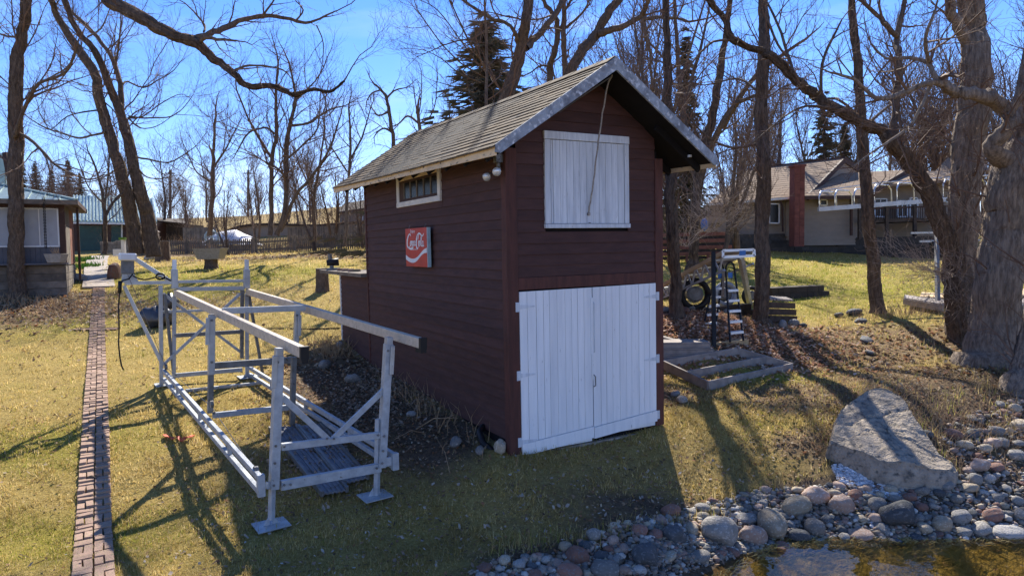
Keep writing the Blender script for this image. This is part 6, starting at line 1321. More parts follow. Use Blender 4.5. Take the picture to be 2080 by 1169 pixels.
for i in range(92):
    px = rf_.uniform(-60, 2150); Y = rf_.choice([rf_.uniform(46, 62), rf_.uniform(60, 95)])
    if 690 < px < 930 and Y < 70: continue
    if px < 330 and Y < 58: Y = rf_.uniform(62, 90)
    if px > 1430: Y = rf_.uniform(52, 85)
    p = at(px, 480, Y); s_ = rf_.uniform(.65, 1.0)*(1.0 if px > 900 else .72)
    if px > 1150: s_ *= 1.45
    where = 'left of the shed' if px < 900 else 'right of the shed'
    fartree(p[0], p[1], s_, rf_.randrange(5), 'bare leafless tree in the far wood '+where, 'bare trees in the far wood '+where)
for i, (px, Y, s_, k) in enumerate(((1465, 30, .95, 1), (1500, 34, 1.0, 3), (1600, 46, 1.2, 0), (1850, 47, 1.3, 2), (2050, 44, 1.3, 4), (1240, 33, 1.2, 2), (1300, 36, 1.3, 4), (1160, 40, 1.2, 0), (1320, 30, .9, 1), (2070, 30, .9, 1), (1905, 50, 1.4, 4), (1130, 34, 1.0, 1), (920, 38, .7, 3), (330, 50, .8, 0), (385, 48, .6, 3), (460, 40, .6, 3), (520, 46, .7, 1), (640, 38, .65, 1), (675, 40, .7, 3), (740, 38, .6, 3), (15, 60, .9, 2), (120, 56, .8, 1), (250, 57, .85, 0))):
    p = at(px, 480, Y); fartree(p[0], p[1], s_, k, NEAR_L[i], 'nearer background trees '+('left' if px < 900 else 'right'))
# brushy thicket that reads as one mass on the hill foot
q = MB()
for i in range(1500):
    px = rf_.uniform(-50, 2150); Y = rf_.uniform(48, 85); p = at(px, 470, Y); z = h(p[0], p[1]); hh2 = rf_.uniform(.8, 2.4)*(1.5 if Y > 60 else 1); b = np.array([p[0], p[1], z]); d = np.array([rf_.uniform(-.3, .3), rf_.uniform(-.3, .3), 1])
    q.tube([b, b+d*hh2*.5, b+d*hh2+(rf_.uniform(-.3, .3), 0, 0)], [.022, .015, .006], 3)
    for k in range(4): s0_ = b+d*hh2*rf_.uniform(.2, .9); q.tube([s0_, s0_+(rf_.uniform(-.7, .7), rf_.uniform(-.4, .4), rf_.uniform(.2, .8))], [.012, .005], 3)
tag(q.build('hillside_brush', M['twigfar']), 'grey-brown leafless brush covering the hill behind the fences', 'brush', kind='stuff')

# ================================================================ stones
def rock_mesh(seed, sub=3, ang=.0):
    r_ = np.random.RandomState(seed); k, n = 18, 12; V = []; dirs = r_.normal(0, 1, (7, 3)); dirs /= np.linalg.norm(dirs, axis=1)[:, None]; cut = r_.uniform(.62, .95, 7); ph = r_.uniform(0, 6.28, (6, 3)); fr_ = r_.uniform(1.2, 4.5, (6, 3))
    for i in range(n+1):
        f = math.pi*i/n
        for j in range(k):
            a = 2*math.pi*j/k; d = np.array([math.sin(f)*math.cos(a), math.sin(f)*math.sin(a), math.cos(f)]); R = 1.
            dt = dirs@d
            for q_, c_ in zip(dt, cut):
                if q_ > c_: R = min(R, c_/q_*.5+.5) if ang == 0 else min(R, c_/q_)
            R += .05*np.sum(np.sin(fr_@d*1.4+ph[:, 0]))/3; V.append(d*R)
    q = MB(); q.add(V, [(i*k+j, (i+1)*k+j, (i+1)*k+(j+1) % k, i*k+(j+1) % k) for i in range(n) for j in range(k)]); me_ = q.mesh('stone'); me_.shade_smooth(); return me_
base_rocks = [[None]*6 for _ in range(7)]
for s_ in range(7):
    for m_ in range(6):
        me_ = rock_mesh(100+s_, ang=(s_ % 3 == 2)); me_.materials.append(RM[m_]); base_rocks[s_][m_] = me_
rk = random.Random(17)
def stone(p, w, d, hh, m_, label, shp=None, grp=None, cat='rock', nm='shore_rock', rz=None, sink=.35, parent=None):
    me_ = base_rocks[shp if shp is not None else rk.randrange(7)][m_]; p = np.array(p, float)
    o = inst(me_, nm, p+np.array([0, 0, hh/2-hh*sink]), (rk.uniform(-.3, .3), rk.uniform(-.3, .3), rk.uniform(0, 3.1) if rz is None else rz), (w/2, d/2, hh/2)); return tag(o, label, cat, grp)
taken = []
big_rocks = [(1080, 345, 130, 105, 1, 'round pale pink boulder at the top of the shore line', 0), (1205, 385, 118, 115, 1, 'squarish dusty pink boulder right of the round pale one', 2), (985, 395, 150, 105, 3, 'tan rounded boulder left of the round pale pink one', 3),
 (870, 465, 130, 190, 3, 'large elongated tan boulder leaning down toward the water', 1), (618, 515, 180, 170, 0, 'big rough grey boulder with white veining on the shore', 5), (780, 535, 150, 120, 1, 'brown-pink flat-faced boulder between the rough grey and long tan ones', 2),
 (400, 530, 120, 115, 2, 'flat dark slate stone in the shed shadow', 2), (485, 500, 62, 90, 3, 'small upright tan stone left of the rough grey boulder', 1), (262, 630, 130, 150, 2, 'flat triangular dark slab near the bottom of the picture', 5), (315, 528, 58, 80, 5, 'egg-shaped rust stone beside the dark slate', 0),
 (232, 512, 90, 68, 5, 'rust-brown stone left of the egg-shaped one', 4), (335, 466, 62, 58, 1, 'small dusky pink stone at the shadow edge', 3), (105, 562, 62, 60, 1, 'pinkish stone at the left end of the shore rocks', 0), (85, 603, 56, 44, 5, 'small reddish stone below the pinkish one at the left end', 3), (160, 597, 48, 62, 1, 'narrow pink stone left of the triangular slab', 1),
 (48, 632, 84, 46, 2, 'dark oval stone at the far left of the shore', 3), (70, 697, 150, 84, 0, 'blue-grey boulder cut by the bottom edge', 4), (155, 703, 68, 58, 1, 'pink stone at the bottom edge beside the blue-grey boulder', 0), (235, 703, 68, 56, 4, 'pale speckled stone at the bottom edge', 3),
 (1000, 538, 112, 74, 2, 'dark blue-grey stone near the waterline', 3), (1075, 492, 90, 108, 0, 'grey oval stone leaning beside the dark waterline stone', 1), (1475, 432, 180, 145, 2, 'big dark greenish boulder below the white gravel', 5), (1375, 386, 90, 76, 0, 'grey stone just left of the big dark boulder', 4),
 (1685, 477, 92, 90, 3, 'olive-grey rounded stone right of the big dark boulder', 0), (1775, 447, 100, 78, 4, 'pale grey stone behind the olive one', 3), (1925, 440, 110, 74, 5, 'brown-pink oval stone on the right shore', 3), (2000, 520, 165, 66, 4, 'long pale flat stone at the right waterline', 3), (2062, 432, 60, 90, 0, 'dark grey stone at the right edge', 2),
 (1590, 322, 72, 46, 0, 'grey stone against the foot of the great boulder', 2), (1530, 352, 74, 48, 5, 'reddish stone near the foot of the great boulder', 4), (1270, 342, 68, 68, 5, 'brown rounded stone right of the square pink boulder', 0), (1710, 298, 72, 48, 0, 'grey flat stone at the right foot of the great boulder', 3),
 (1740, 50, 92, 60, 5, 'rust-red rock on the upper bank right of the great boulder', 4), (1835, 48, 74, 56, 2, 'dark rock on the upper bank beside the rust-red one', 0), (1795, 100, 80, 50, 3, 'tan rock on the upper bank below the dark one', 3), (1925, 92, 90, 58, 1, 'pinkish flat rock on the right bank', 2), (1975, 90, 60, 58, 4, 'whitish rock touching the pinkish flat rock', 0),
 (1950, 35, 80, 56, 0, 'brown-grey rock high on the right bank', 1), (2040, 150, 88, 60, 0, 'grey-green rock on the right bank near the edge', 3), (1865, 197, 118, 66, 1, 'long pink granite rock on the right bank', 2), (1618, 50, 48, 60, 2, 'blue-grey rock beside the shadowed edge of the great boulder', 1), (1440, 312, 62, 40, 3, 'small brown rock at the near foot of the great boulder', 3),
 (740, 452, 118, 46, 0, 'flat oval grey stone above the brown-pink boulder', 3), (540, 442, 66, 40, 3, 'small tan stone above the rough grey boulder', 4), (1590, 400, 62, 50, 5, 'small brown stone right of the big dark boulder', 0), (1480, 245, 60, 30, 4, 'small pale stone sunk by the white gravel', 0)]
for zx, zy, zw, zh, m_, lb_, shp in big_rocks:
    x, y = 1200+zx*.423, 860+zy*.423; w, hpx = zw*.423, zh*.423
    p = G(x, y+hpx*.22); D = p[1]; W = w/F*D; Hh = hpx/F*D; Hh_ = min(Hh*1.0, W*1.1); dpt = max(W*.75, Hh*1.0)
    stone(p, W*1.06, dpt, Hh_*.95, m_, lb_, shp, rz=rk.uniform(-.25, .25), sink=.28); taken.append((p[0], p[1], W/2))
# great boulder
def great():
    c = G(1812, 905); t = thing('great_boulder', 'great grey sloping boulder with a tree shadow across it', 'boulder', c)
    outl = [(1772, 790), (1812, 793), (1838, 812), (1862, 850), (1888, 880), (1915, 920), (1942, 962), (1928, 988), (1870, 992), (1828, 990), (1782, 980), (1730, 952), (1684, 930), (1682, 900), (1692, 862), (1706, 830), (1735, 802)]
    zt = [.27, .27, .26, .22, .18, .14, .10, .16, .26, .30, .30, .26, .22, .22, .22, .24, .27]
    B = []
    for (x, y), z_ in zip(outl, zt):
        front = y > 925; p = G(x, y) if front else None
        if front: B.append((p, z_))
        else:
            r = ray(x, y); best = None
            for Y in np.arange(7.5, 13, .02):
                q_ = CAM+r*Y
                if q_[2]-h(q_[0], q_[1]) < z_: best = q_; break
            B.append((np.array([best[0], best[1], best[2]-z_]), z_))
    ctr = np.mean([b[0] for b in B], axis=0); n = len(B); V, rings = [], 16; rr = np.random.RandomState(5); kk = 9
    Bp = []; 
    for i in range(n):
        p0, p1, p2, p3 = [np.append(B[(i+o) % n][0], B[(i+o) % n][1]) for o in (-1, 0, 1, 2)]
        for u in np.arange(kk)/kk: Bp.append(.5*((2*p1)+(-p0+p2)*u+(2*p0-5*p1+4*p2-p3)*u*u+(-p0+3*p1-3*p2+p3)*u**3))
    Bp = np.array(Bp); m = len(Bp); zc = .25
    prof = [(1.03, -.35, 0), (1.03, .0, 0), (1.015, .45, 0), (.985, .8, 0), (.95, .96, .02)]+[(1-f, 1, f) for f in np.linspace(.04, 1, 30)]
    for s_, hf, cf_ in prof:
        for j in range(m):
            b = Bp[j]; xy = ctr[:2]+(b[:2]-ctr[:2])*s_; gz_ = b[2]; z = gz_+b[3]*hf if hf < 1 else (gz_+b[3])*(1-cf_)+(ctr[2]+zc)*cf_
            nz_ = .022*math.sin(4*xy[0]+3*xy[1])+.016*math.sin(11*xy[0]-7*xy[1])+.010*math.sin(23*xy[0]+9*math.sin(7*xy[1]))*math.sin(19*xy[1]+5)+.0035*rr.normal()-.035*math.exp(-((xy[1]-ctr[1]-.35-.25*(xy[0]-ctr[0])+.03*math.sin(14*xy[0]))/.018)**2)-.03*math.exp(-((xy[0]-ctr[0]+.25+.3*(xy[1]-ctr[1])+.02*math.sin(17*xy[1]))/.014)**2)*(xy[1] < ctr[1]) if hf > .3 else .01*rr.normal(); V.append((xy[0]+.005*rr.normal()*(hf < .9), xy[1], z+nz_))
    q = MB(); q.add(V, [(i*m+j, i*m+(j+1) % m, (i+1)*m+(j+1) % m, (i+1)*m+j) for i in range(len(prof)-1) for j in range(m)]); o = q.build('stone_body', M['boulder'], t, smooth=True)
    for x, y in outl: 
        p = G(x, max(y, 800)); taken.append((p[0], p[1], .1))
    return ctr
bc = great()
def in_poly(x, y, P):
    c = False; j = len(P)-1
    for i in range(len(P)):
        if (P[i][1] > y) != (P[j][1] > y) and x < (P[j][0]-P[i][0])*(y-P[i][1])/(P[j][1]-P[i][1])+P[i][0]: c = not c
        j = i
    return c
bpoly = [(1772, 780), (1838, 812), (1942, 962), (1928, 988), (1782, 985), (1684, 930), (1682, 880), (1735, 800)]
band = [(945, 1165), (1000, 1140), (1120, 1125), (1230, 1078), (1330, 1050), (1440, 1020), (1560, 990), (1680, 985), (1800, 985), (1930, 985), (1960, 950), (1900, 880), (1960, 840), (2080, 800), (2100, 1080), (2080, 1095), (1800, 1105), (1560, 1118), (1350, 1150), (1200, 1190), (1000, 1190)]
bandw = [tuple(G(*p)[:2]) for p in band]; bw_ = [tuple(G(*p)[:2]) for p in bpoly]
xs = [p[0] for p in bandw]; ys = [p[1] for p in bandw]
cob = 0; tries = 0; names_ = ['grey', 'pink granite', 'dark', 'tan', 'pale', 'rust-brown']
while cob < 240 and tries < 9000:
    tries += 1; x, y = rk.uniform(min(xs)-.1, max(xs)), rk.uniform(min(ys), max(ys))
    if not in_poly(x, y, bandw) or in_poly(x, y, bw_): continue
    r = rk.choice((.035, .045, .05, .06, .07, .085, .10))*rk.uniform(.8, 1.2)
    if x > 4.8 and y > 8.3 and rk.random() < .72: continue
    if any((x-a)**2+(y-b)**2 < (r+c*.8)**2 for a, b, c in taken): continue
    taken.append((x, y, r)); m_ = rk.choices(range(6), (5, 3, 3, 4, 1.3, 3))[0]; side = 'upper right bank' if y > 8.4 else ('left shore' if x < 2.2 else ('middle shore' if x < 4.2 else 'right shore'))
    stone((x, y, h(x, y)), 2*r*rk.uniform(.95, 1.35), 2*r, 2*r*rk.uniform(.45, .95), m_, '%s cobble among the stones of the %s' % (names_[m_], side), grp='%s cobbles on the %s' % (names_[m_], side), nm='cobble', sink=.33); cob += 1
ico = [(0, 0, 1), (.89, 0, .45), (.28, .85, .45), (-.72, .53, .45), (-.72, -.53, .45), (.28, -.85, .45), (.72, .53, -.45), (-.28, .85, -.45), (-.89, 0, -.45), (-.28, -.85, -.45), (.72, -.53, -.45), (0, 0, -1)]
icf = np.array([(0, 1, 2), (0, 2, 3), (0, 3, 4), (0, 4, 5), (0, 5, 1), (1, 6, 2), (2, 7, 3), (3, 8, 4), (4, 9, 5), (5, 10, 1), (2, 6, 7), (3, 7, 8), (4, 8, 9), (5, 9, 10), (1, 10, 6), (6, 11, 7), (7, 11, 8), (8, 11, 9), (9, 11, 10), (10, 11, 6)]); icv = np.array(ico)
def colmesh(name, V, Fc, C, matl, label, cat, smooth=False, kind='stuff'):
    me_ = bpy.data.meshes.new(name); me_.vertices.add(len(V)); me_.vertices.foreach_set('co', V.astype(np.float32).ravel())
    k = Fc.shape[1]; me_.loops.add(Fc.size); me_.loops.foreach_set('vertex_index', Fc.astype(np.int32).ravel()); me_.polygons.add(len(Fc)); me_.polygons.foreach_set('loop_start', np.arange(0, Fc.size, k, dtype=np.int32))
    me_.update(calc_edges=True); me_.validate()
    a = me_.color_attributes.new('tint', 'FLOAT_COLOR', 'POINT'); a.data.foreach_set('color', np.column_stack([C, np.ones(len(C))]).astype(np.float32).ravel()); me_.materials.append(matl)
    if smooth: me_.shade_smooth()
    o = bpy.data.objects.new(name, me_); COL.objects.link(o); return tag(o, label, cat, kind=kind)
PEB = attr_mat('pebble_colours', rough=.7, spec=.4); GRS = attr_mat('grass_blades', rough=.9, trans=.5); LEF = attr_mat('fallen_leaves', rough=.85, trans=.25)
pc_ = np.array([(.28, .26, .23), (.34, .25, .19), (.15, .145, .135), (.36, .30, .21), (.46, .43, .38), (.25, .16, .12), (.22, .19, .155), (.17, .135, .10)])
def pebbles(name, polyw, n, r0, r1, label, pal=None, avoid=None, sd=0):
    r_ = np.random.RandomState(sd); xs = [p[0] for p in polyw]; ys = [p[1] for p in polyw]; pts = []
    while len(pts) < n:
        x, y = r_.uniform(min(xs), max(xs)), r_.uniform(min(ys), max(ys))
        if x > 4.8 and y > 8.4 and r_.rand() < .7: continue
        if in_poly(x, y, polyw) and not (avoid and in_poly(x, y, avoid)): pts.append((x, y))
    pts = np.array(pts); r = r_.uniform(r0, r1, n)*r_.choice([.6, 1, 1, 1.5], n); z = H(pts)+micro(pts)+r*.25
    S_ = np.stack([r*r_.uniform(.8, 1.4, n), r*r_.uniform(.8, 1.2, n), r*r_.uniform(.5, .85, n)], -1); a = r_.uniform(0, 6.28, n)
    v = icv[None]*(1+.12*r_.normal(0, 1, (n, 12, 1)))*S_[:, None]; x = v[..., 0]*np.cos(a)[:, None]-v[..., 1]*np.sin(a)[:, None]; y = v[..., 0]*np.sin(a)[:, None]+v[..., 1]*np.cos(a)[:, None]
    V = np.stack([x+pts[:, 0:1], y+pts[:, 1:2], v[..., 2]+z[:, None]], -1).reshape(-1, 3); Fc = (icf[None]+(np.arange(n)*12)[:, None, None]).reshape(-1, 3)
    pal = pc_ if pal is None else pal; C = np.repeat(pal[r_.randint(0, len(pal), n)]*r_.uniform(.7, 1.2, (n, 1)), 12, 0); return colmesh(name, V, Fc, C, PEB, label, 'pebbles', True)
pebbles('shore_pebbles', bandw, 5200, .014, .032, 'small mixed pebbles filling the gaps between the shore stones', avoid=bw_, sd=1)
lowb = [tuple(G(*p)[:2]) for p in ((1000, 1190), (1180, 1130), (1400, 1090), (1700, 1080), (2090, 1070), (2100, 1100), (1700, 1112), (1500, 1128), (1350, 1185), (1000, 1230))]
pebbles('waterline_pebbles', lowb, 2400, .012, .028, 'wet small pebbles along the waterline', sd=4, pal=pc_*.8)
gv = [tuple(G(*p)[:2]) for p in ((1690, 945), (1720, 938), (1770, 968), (1820, 992), (1838, 1005), (1800, 1012), (1750, 1000), (1700, 975))]
pebbles('white_gravel', gv, 1300, .010, .020, 'patch of white gravel beside the great boulder', pal=np.array([(.62, .62, .62), (.5, .5, .52), (.38, .38, .4), (.7, .7, .7)]), sd=2)
gv2 = [tuple(G(*p)[:2]) for p in ((1760, 1025), (1800, 1020), (1810, 1070), (1770, 1075))]
pebbles('white_gravel', gv2, 260, .010, .018, 'small spill of white gravel between the shore stones', pal=np.array([(.62, .62, .62), (.5, .5, .52), (.4, .4, .42)]), sd=3)
for x, y, w, hp, m_, lb_ in ((1016, 908, 34, 26, 3, 'brown stone against the shed corner post'), (975, 915, 24, 16, 0, 'small grey stone by the shed corner'), (926, 899, 34, 18, 0, 'flat grey stone in the dirt beside the shed'), (836, 842, 22, 12, 4, 'pale small stone in the leaf bed beside the shed'),
        (660, 742, 30, 18, 0, 'grey stone in the bed below the counter'), (718, 770, 34, 18, 0, 'grey stone in the bed midway along the shed'), (690, 700, 20, 12, 4, 'white block at the foot of the extension'), (232, 556, 30, 36, 5, 'brown boulder beside the slab walk'), (162, 566, 34, 18, 0, 'flat dark rock at the edge of the porch bed'),
        (1735, 634, 34, 12, 2, 'dark flat stone on the mound crest beside the leaning trunk'), (1704, 640, 20, 9, 2, 'small dark stone on the mound crest'), (1748, 652, 26, 9, 2, 'dark stone just below the mound crest'), (1760, 690, 34, 8, 2, 'dark flat stone halfway up the mound'), (1768, 716, 26, 8, 2, 'lowest dark flat stone on the mound'),
        (1385, 812, 30, 14, 0, 'grey stone in the grass right of the shed corner'), (1372, 800, 24, 10, 4, 'small pale stone right of the shed corner'), (1590, 660, 20, 18, 4, 'pale standing stone by the slatted pallet'), (1612, 657, 22, 16, 0, 'grey broken stone by the slatted pallet'), (1630, 662, 18, 10, 2, 'small dark stone beyond the pallet'), (305, 524, 24, 12, 4, 'white-topped rock at the foot of the twin trunks'), (362, 798, 26, 12, 2, 'dark clod under the lift corner')):
    p = G(x, y+hp*.3); stone(p, w/F*p[1]*1.05, w/F*p[1]*.8, hp/F*p[1]*1.25, m_, lb_, nm='garden_stone', sink=.2)
# stone edging along the lawn edge behind the ladders
for i in range(15):
    x = 1352+i*13; p = G(x, 634+4*math.sin(i)); stone(p, .24, .2, .2, rk.choice((0, 2, 5)), 'stone of the rough row edging the leaf bed', grp='stones edging the leaf bed', nm='edging_stone')

# ================================================================ grass, leaves, stalks
def keep_out(P):
    m_ = np.zeros(len(P), bool); loc = (P[:, :3]-SO)@SR; m_ |= (loc[:, 0] > -.02) & (loc[:, 0] < SW+.02) & (loc[:, 1] > -.02) & (loc[:, 1] < 7.9)
    return m_
def polar(n, r0, r1, a0=-46, a1=46, pw=2.0, sd=0):
    r_ = np.random.RandomState(sd); u = r_.rand(n); a = np.radians(r_.uniform(a0, a1, n))
    r = np.exp(np.log(r0)+u*np.log(r1/r0)) if pw == 2 else (r0**(1)+u*(r1-r0)); return np.column_stack([r*np.sin(a), r*np.cos(a)]), r_
def blades(name, n, r0, r1, hb, wb, label, sd, tuft=5, spread=.02, dens_min=0):
    P, r_ = polar(n, r0, r1, sd=sd); z = H(P)+micro(P); P3 = np.column_stack([P, z]); zr_, zg_, zb_ = zones(P3); keep = (r_.rand(n) > np.clip(zr_*.75+zb_*1.3, 0, .96)) & ~keep_out(P3) & (z > WATER+.1)
    dp = np.full(n, 9.)
    for i in range(len(pc)-1): dp = np.minimum(dp, segd(P, pc[i], pc[i+1]))
    for i in range(len(ctr)-1): dp = np.minimum(dp, segd(P, G(*ctr[i]), G(*ctr[i+1])))
    keep &= dp > .125+.09*r_.rand(n); keep &= np.array([not in_poly(a, b, bw_) for a, b in P]) if r0 < 10 else True
    P3, zg_ = P3[keep], zg_[keep]; m = len(P3); B = np.repeat(P3, tuft, 0)+np.concatenate([r_.normal(0, spread, (m*tuft, 2)), np.zeros((m*tuft, 1))], 1); N_ = len(B)
    sc = (B[:, 1:2]/r0)**.75; ang = r_.uniform(0, 6.28, N_); cn = .5+.25*(np.sin(B[:, 0]*5.1+2*np.sin(B[:, 1]*3.3))+np.sin(B[:, 1]*6.7+2*np.sin(B[:, 0]*4.1))); L = hb*r_.uniform(.4, 1.25, (N_, 1))*sc*(.45+1.25*cn[:, None]); W = wb*r_.uniform(.7, 1.3, (N_, 1))*sc
    side = np.column_stack([np.cos(ang), np.sin(ang), np.zeros(N_)]); la = r_.uniform(0, 6.28, N_); tilt = r_.uniform(.15, 1.5, N_)
    tip = np.column_stack([np.cos(la)*np.sin(tilt), np.sin(la)*np.sin(tilt), np.cos(tilt)])*L
    V = np.stack([B-side*W/2-(0, 0, .004), B+side*W/2-(0, 0, .004), B+tip], 1).reshape(-1, 3); Fc = np.arange(N_*3).reshape(-1, 3)
    pat = .5+.5*np.sin(P3[:, 0]*.9+1.7*np.sin(P3[:, 1]*.7))*np.sin(P3[:, 1]*1.1+1.3*np.sin(P3[:, 0]*.8)); gg = np.clip(zg_*.7+(pat-.55)*.7+r_.normal(0, .12, m), 0, 1)
    gg = np.repeat(gg, tuft); pick = r_.rand(N_) < (gg*.62+.02 if r0 < 10 else gg*.8+.05)
    dryc = np.array([(.56, .41, .13), (.64, .49, .20), (.42, .30, .09), (.72, .57, .28)])[r_.randint(0, 4, N_)]; grc = np.array([(.27, .30, .035), (.37, .36, .05), (.20, .23, .03)])[r_.randint(0, 3, N_)]
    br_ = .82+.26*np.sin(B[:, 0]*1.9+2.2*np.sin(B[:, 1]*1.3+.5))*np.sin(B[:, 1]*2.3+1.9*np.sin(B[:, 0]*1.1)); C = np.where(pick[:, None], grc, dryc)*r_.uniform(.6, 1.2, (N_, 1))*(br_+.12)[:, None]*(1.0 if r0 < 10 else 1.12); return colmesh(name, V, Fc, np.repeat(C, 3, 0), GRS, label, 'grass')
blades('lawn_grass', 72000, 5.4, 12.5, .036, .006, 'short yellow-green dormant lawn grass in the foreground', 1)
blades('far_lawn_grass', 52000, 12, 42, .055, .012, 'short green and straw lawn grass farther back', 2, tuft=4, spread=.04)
def leaves(name, n, r0, r1, label, sd, size=.03, litter=True, base_p=.05):
    P, r_ = polar(n, r0, r1, sd=sd); z = H(P)+micro(P); P3 = np.column_stack([P, z]); zr_, zg_, zb_ = zones(P3); cl = .5+.5*np.sin(P[:, 0]*2.1+3*np.sin(P[:, 1]*.9))*np.sin(P[:, 1]*1.7+2*np.sin(P[:, 0]*1.3))
    pk = np.clip(zr_*1.2+zb_*.35, 0, 1)+base_p*cl; keep = (r_.rand(n) < pk) & (z > WATER+.03) & ~keep_out(P3); P3 = P3[keep]; m = len(P3)
    a = r_.uniform(0, 6.28, m); L = size*r_.uniform(.6, 1.5, m)*(P3[:, 1]/8)**.4; W = L*r_.uniform(.4, .8, m); d = np.column_stack([np.cos(a), np.sin(a), r_.normal(0, .35, m)]); s_ = np.column_stack([-np.sin(a), np.cos(a), r_.normal(0, .35, m)]); up = np.array([0, 0, 1.])
    c = P3+up*(.008+.02*r_.rand(m)[:, None]); cu = (L*r_.uniform(.1, .5, m))[:, None]*up
    V = np.stack([c-d*L[:, None]+cu, c-s_*W[:, None], c, c+s_*W[:, None]+cu*.8, c+d*L[:, None]+cu*.5], 1).reshape(-1, 3); k = np.arange(m)[:, None, None]*5
    Fc = (np.array([(0, 1, 2), (0, 2, 3), (4, 2, 1), (4, 3, 2)])[None]+k).reshape(-1, 3)
    pal = np.array([(.26, .165, .095), (.19, .115, .07), (.36, .26, .16), (.42, .34, .23), (.12, .08, .055), (.30, .15, .075)]); C = np.repeat(pal[r_.randint(0, 6, m)]*r_.uniform(.8, 1.25, (m, 1)), 5, 0); return colmesh(name, V, Fc, C, LEF, label, 'leaves')
leaves('fallen_leaves', 80000, 5.4, 14, 'curled brown leaves scattered on the foreground lawn and banks', 5, .019, base_p=.13)
leaves('far_fallen_leaves', 60000, 13.5, 46, 'brown leaf litter under the trees and beside the far fences', 6, .034, base_p=.045)
def leaf_patch(name, c, ra, rb, n, size, label, pal, sd):
    r_ = np.random.RandomState(sd); P = np.column_stack([c[0]+r_.normal(0, ra*.5, n), c[1]+r_.normal(0, rb*.5, n)]); P = np.column_stack([P, H(P)+micro(P)]); P = P[~keep_out(P)]; n = len(P)
    a = r_.uniform(0, 6.28, n); L = size*r_.uniform(.6, 1.5, n); W = L*r_.uniform(.4, .8, n); d = np.column_stack([np.cos(a), np.sin(a), r_.normal(0, .4, n)]); s_ = np.column_stack([-np.sin(a), np.cos(a), r_.normal(0, .4, n)]); up = np.array([0, 0, 1.])
    c_ = P+up*(.01+.03*r_.rand(n)[:, None]); cu = (L*r_.uniform(.1, .5, n))[:, None]*up
    V = np.stack([c_-d*L[:, None]+cu, c_-s_*W[:, None], c_, c_+s_*W[:, None]+cu*.8, c_+d*L[:, None]+cu*.5], 1).reshape(-1, 3)
    Fc = (np.array([(0, 1, 2), (0, 2, 3), (4, 2, 1), (4, 3, 2)])[None]+np.arange(n)[:, None, None]*5).reshape(-1, 3); pal = np.array(pal)
    return colmesh(name, V, Fc, np.repeat(pal[r_.randint(0, len(pal), n)]*r_.uniform(.8, 1.25, (n, 1)), 5, 0), LEF, label, 'leaves')
leaf_patch('leaf_bed', G(1430, 662), 2.6, 1.7, 9000, .035, 'thick rust-orange leaf bed under the ladders beside the shed', [(.58, .32, .19), (.50, .26, .15), (.66, .44, .29), (.72, .55, .42), (.36, .18, .10)], 31)
leaf_patch('porch_leaf_bed', G(60, 622), 5.5, 1.8, 7000, .035, 'tan leaf and straw litter in the bed below the porch', [(.46, .33, .20), (.38, .25, .15), (.56, .44, .30), (.30, .18, .10)], 32)
leaf_patch('side_leaf_bed', S(-.7, 3.6, 0), 1.1, 3.4, 4500, .026, 'grey-brown leaf litter in the bed along the shed wall', [(.34, .24, .16), (.26, .18, .12), (.42, .34, .26), (.20, .13, .08)], 33)
leaf_patch('shade_leaves', S(.2, -2.2, 0), 4.5, 2.2, 1500, .020, 'pale dry leaves scattered in front of the shed doors', [(.45, .40, .33), (.36, .30, .24), (.28, .20, .14)], 34)
def stalks(name, c, ra, rb, n, hh, label, col=(.42, .30, .16), sd=0, frame=None):
    r_ = np.random.RandomState(sd); q = MB()
    for k in range(n):
        a, b = r_.normal(0, ra*.5), r_.normal(0, rb*.5); x, y = (c[0]+a, c[1]+b) if frame is None else tuple((S(c[0]+a, c[1]+b, 0))[:2]); z = h(x, y); p = np.array([x, y, z]); d = np.array([r_.normal(0, .35), r_.normal(0, .35), 1.]); L = hh*r_.uniform(.4, 1.2)
        q.tube([p, p+d*L*.5, p+d*L+(r_.normal(0, .15)*L, r_.normal(0, .15)*L, -.1*L)], [.0036*(y/8)**.5, .0028*(y/8)**.5, .0012], 3)
    return tag(q.build(name, M['stem']), label, 'dry plants', kind='stuff')
stalks('dry_stalks', (-.35, 2.2), .4, 2.4, 80, .40, 'dry dead stalks growing along the shed wall', sd=1, frame=1)
stalks('dry_stalks', (-.5, 7.2), .5, .8, 200, .38, 'reddish dead weeds at the foot of the rear extension', sd=2, frame=1)
g = G(60, 618); stalks('dry_grass_bed', g, 2.6, .9, 420, .3, 'matted straw-coloured grass below the porch', sd=3)
g = G(390, 512); stalks('dry_weed_bed', g, 3.4, .6, 420, 1.1, 'tall dry weeds against the picket fence left part', sd=4); g = G(570, 510); stalks('dry_weed_bed', g, 3.0, .6, 320, 1.0, 'tall dry weeds against the picket fence near the shed', sd=5)
g = G(1930, 860); stalks('dry_bank_grass', g, 1.9, 1.0, 900, .2, 'dry grass tufts on the bank above the rocks', sd=6); g = G(1560, 640); stalks('dry_trunk_grass', g, .3, .3, 60, .4, 'dry grass at the foot of the straight right trunk', sd=7)
g = G(1830, 640); stalks('dry_crest_grass', g, 1.6, .3, 200, .35, 'dry tall grass on the crest of the mound', sd=8)
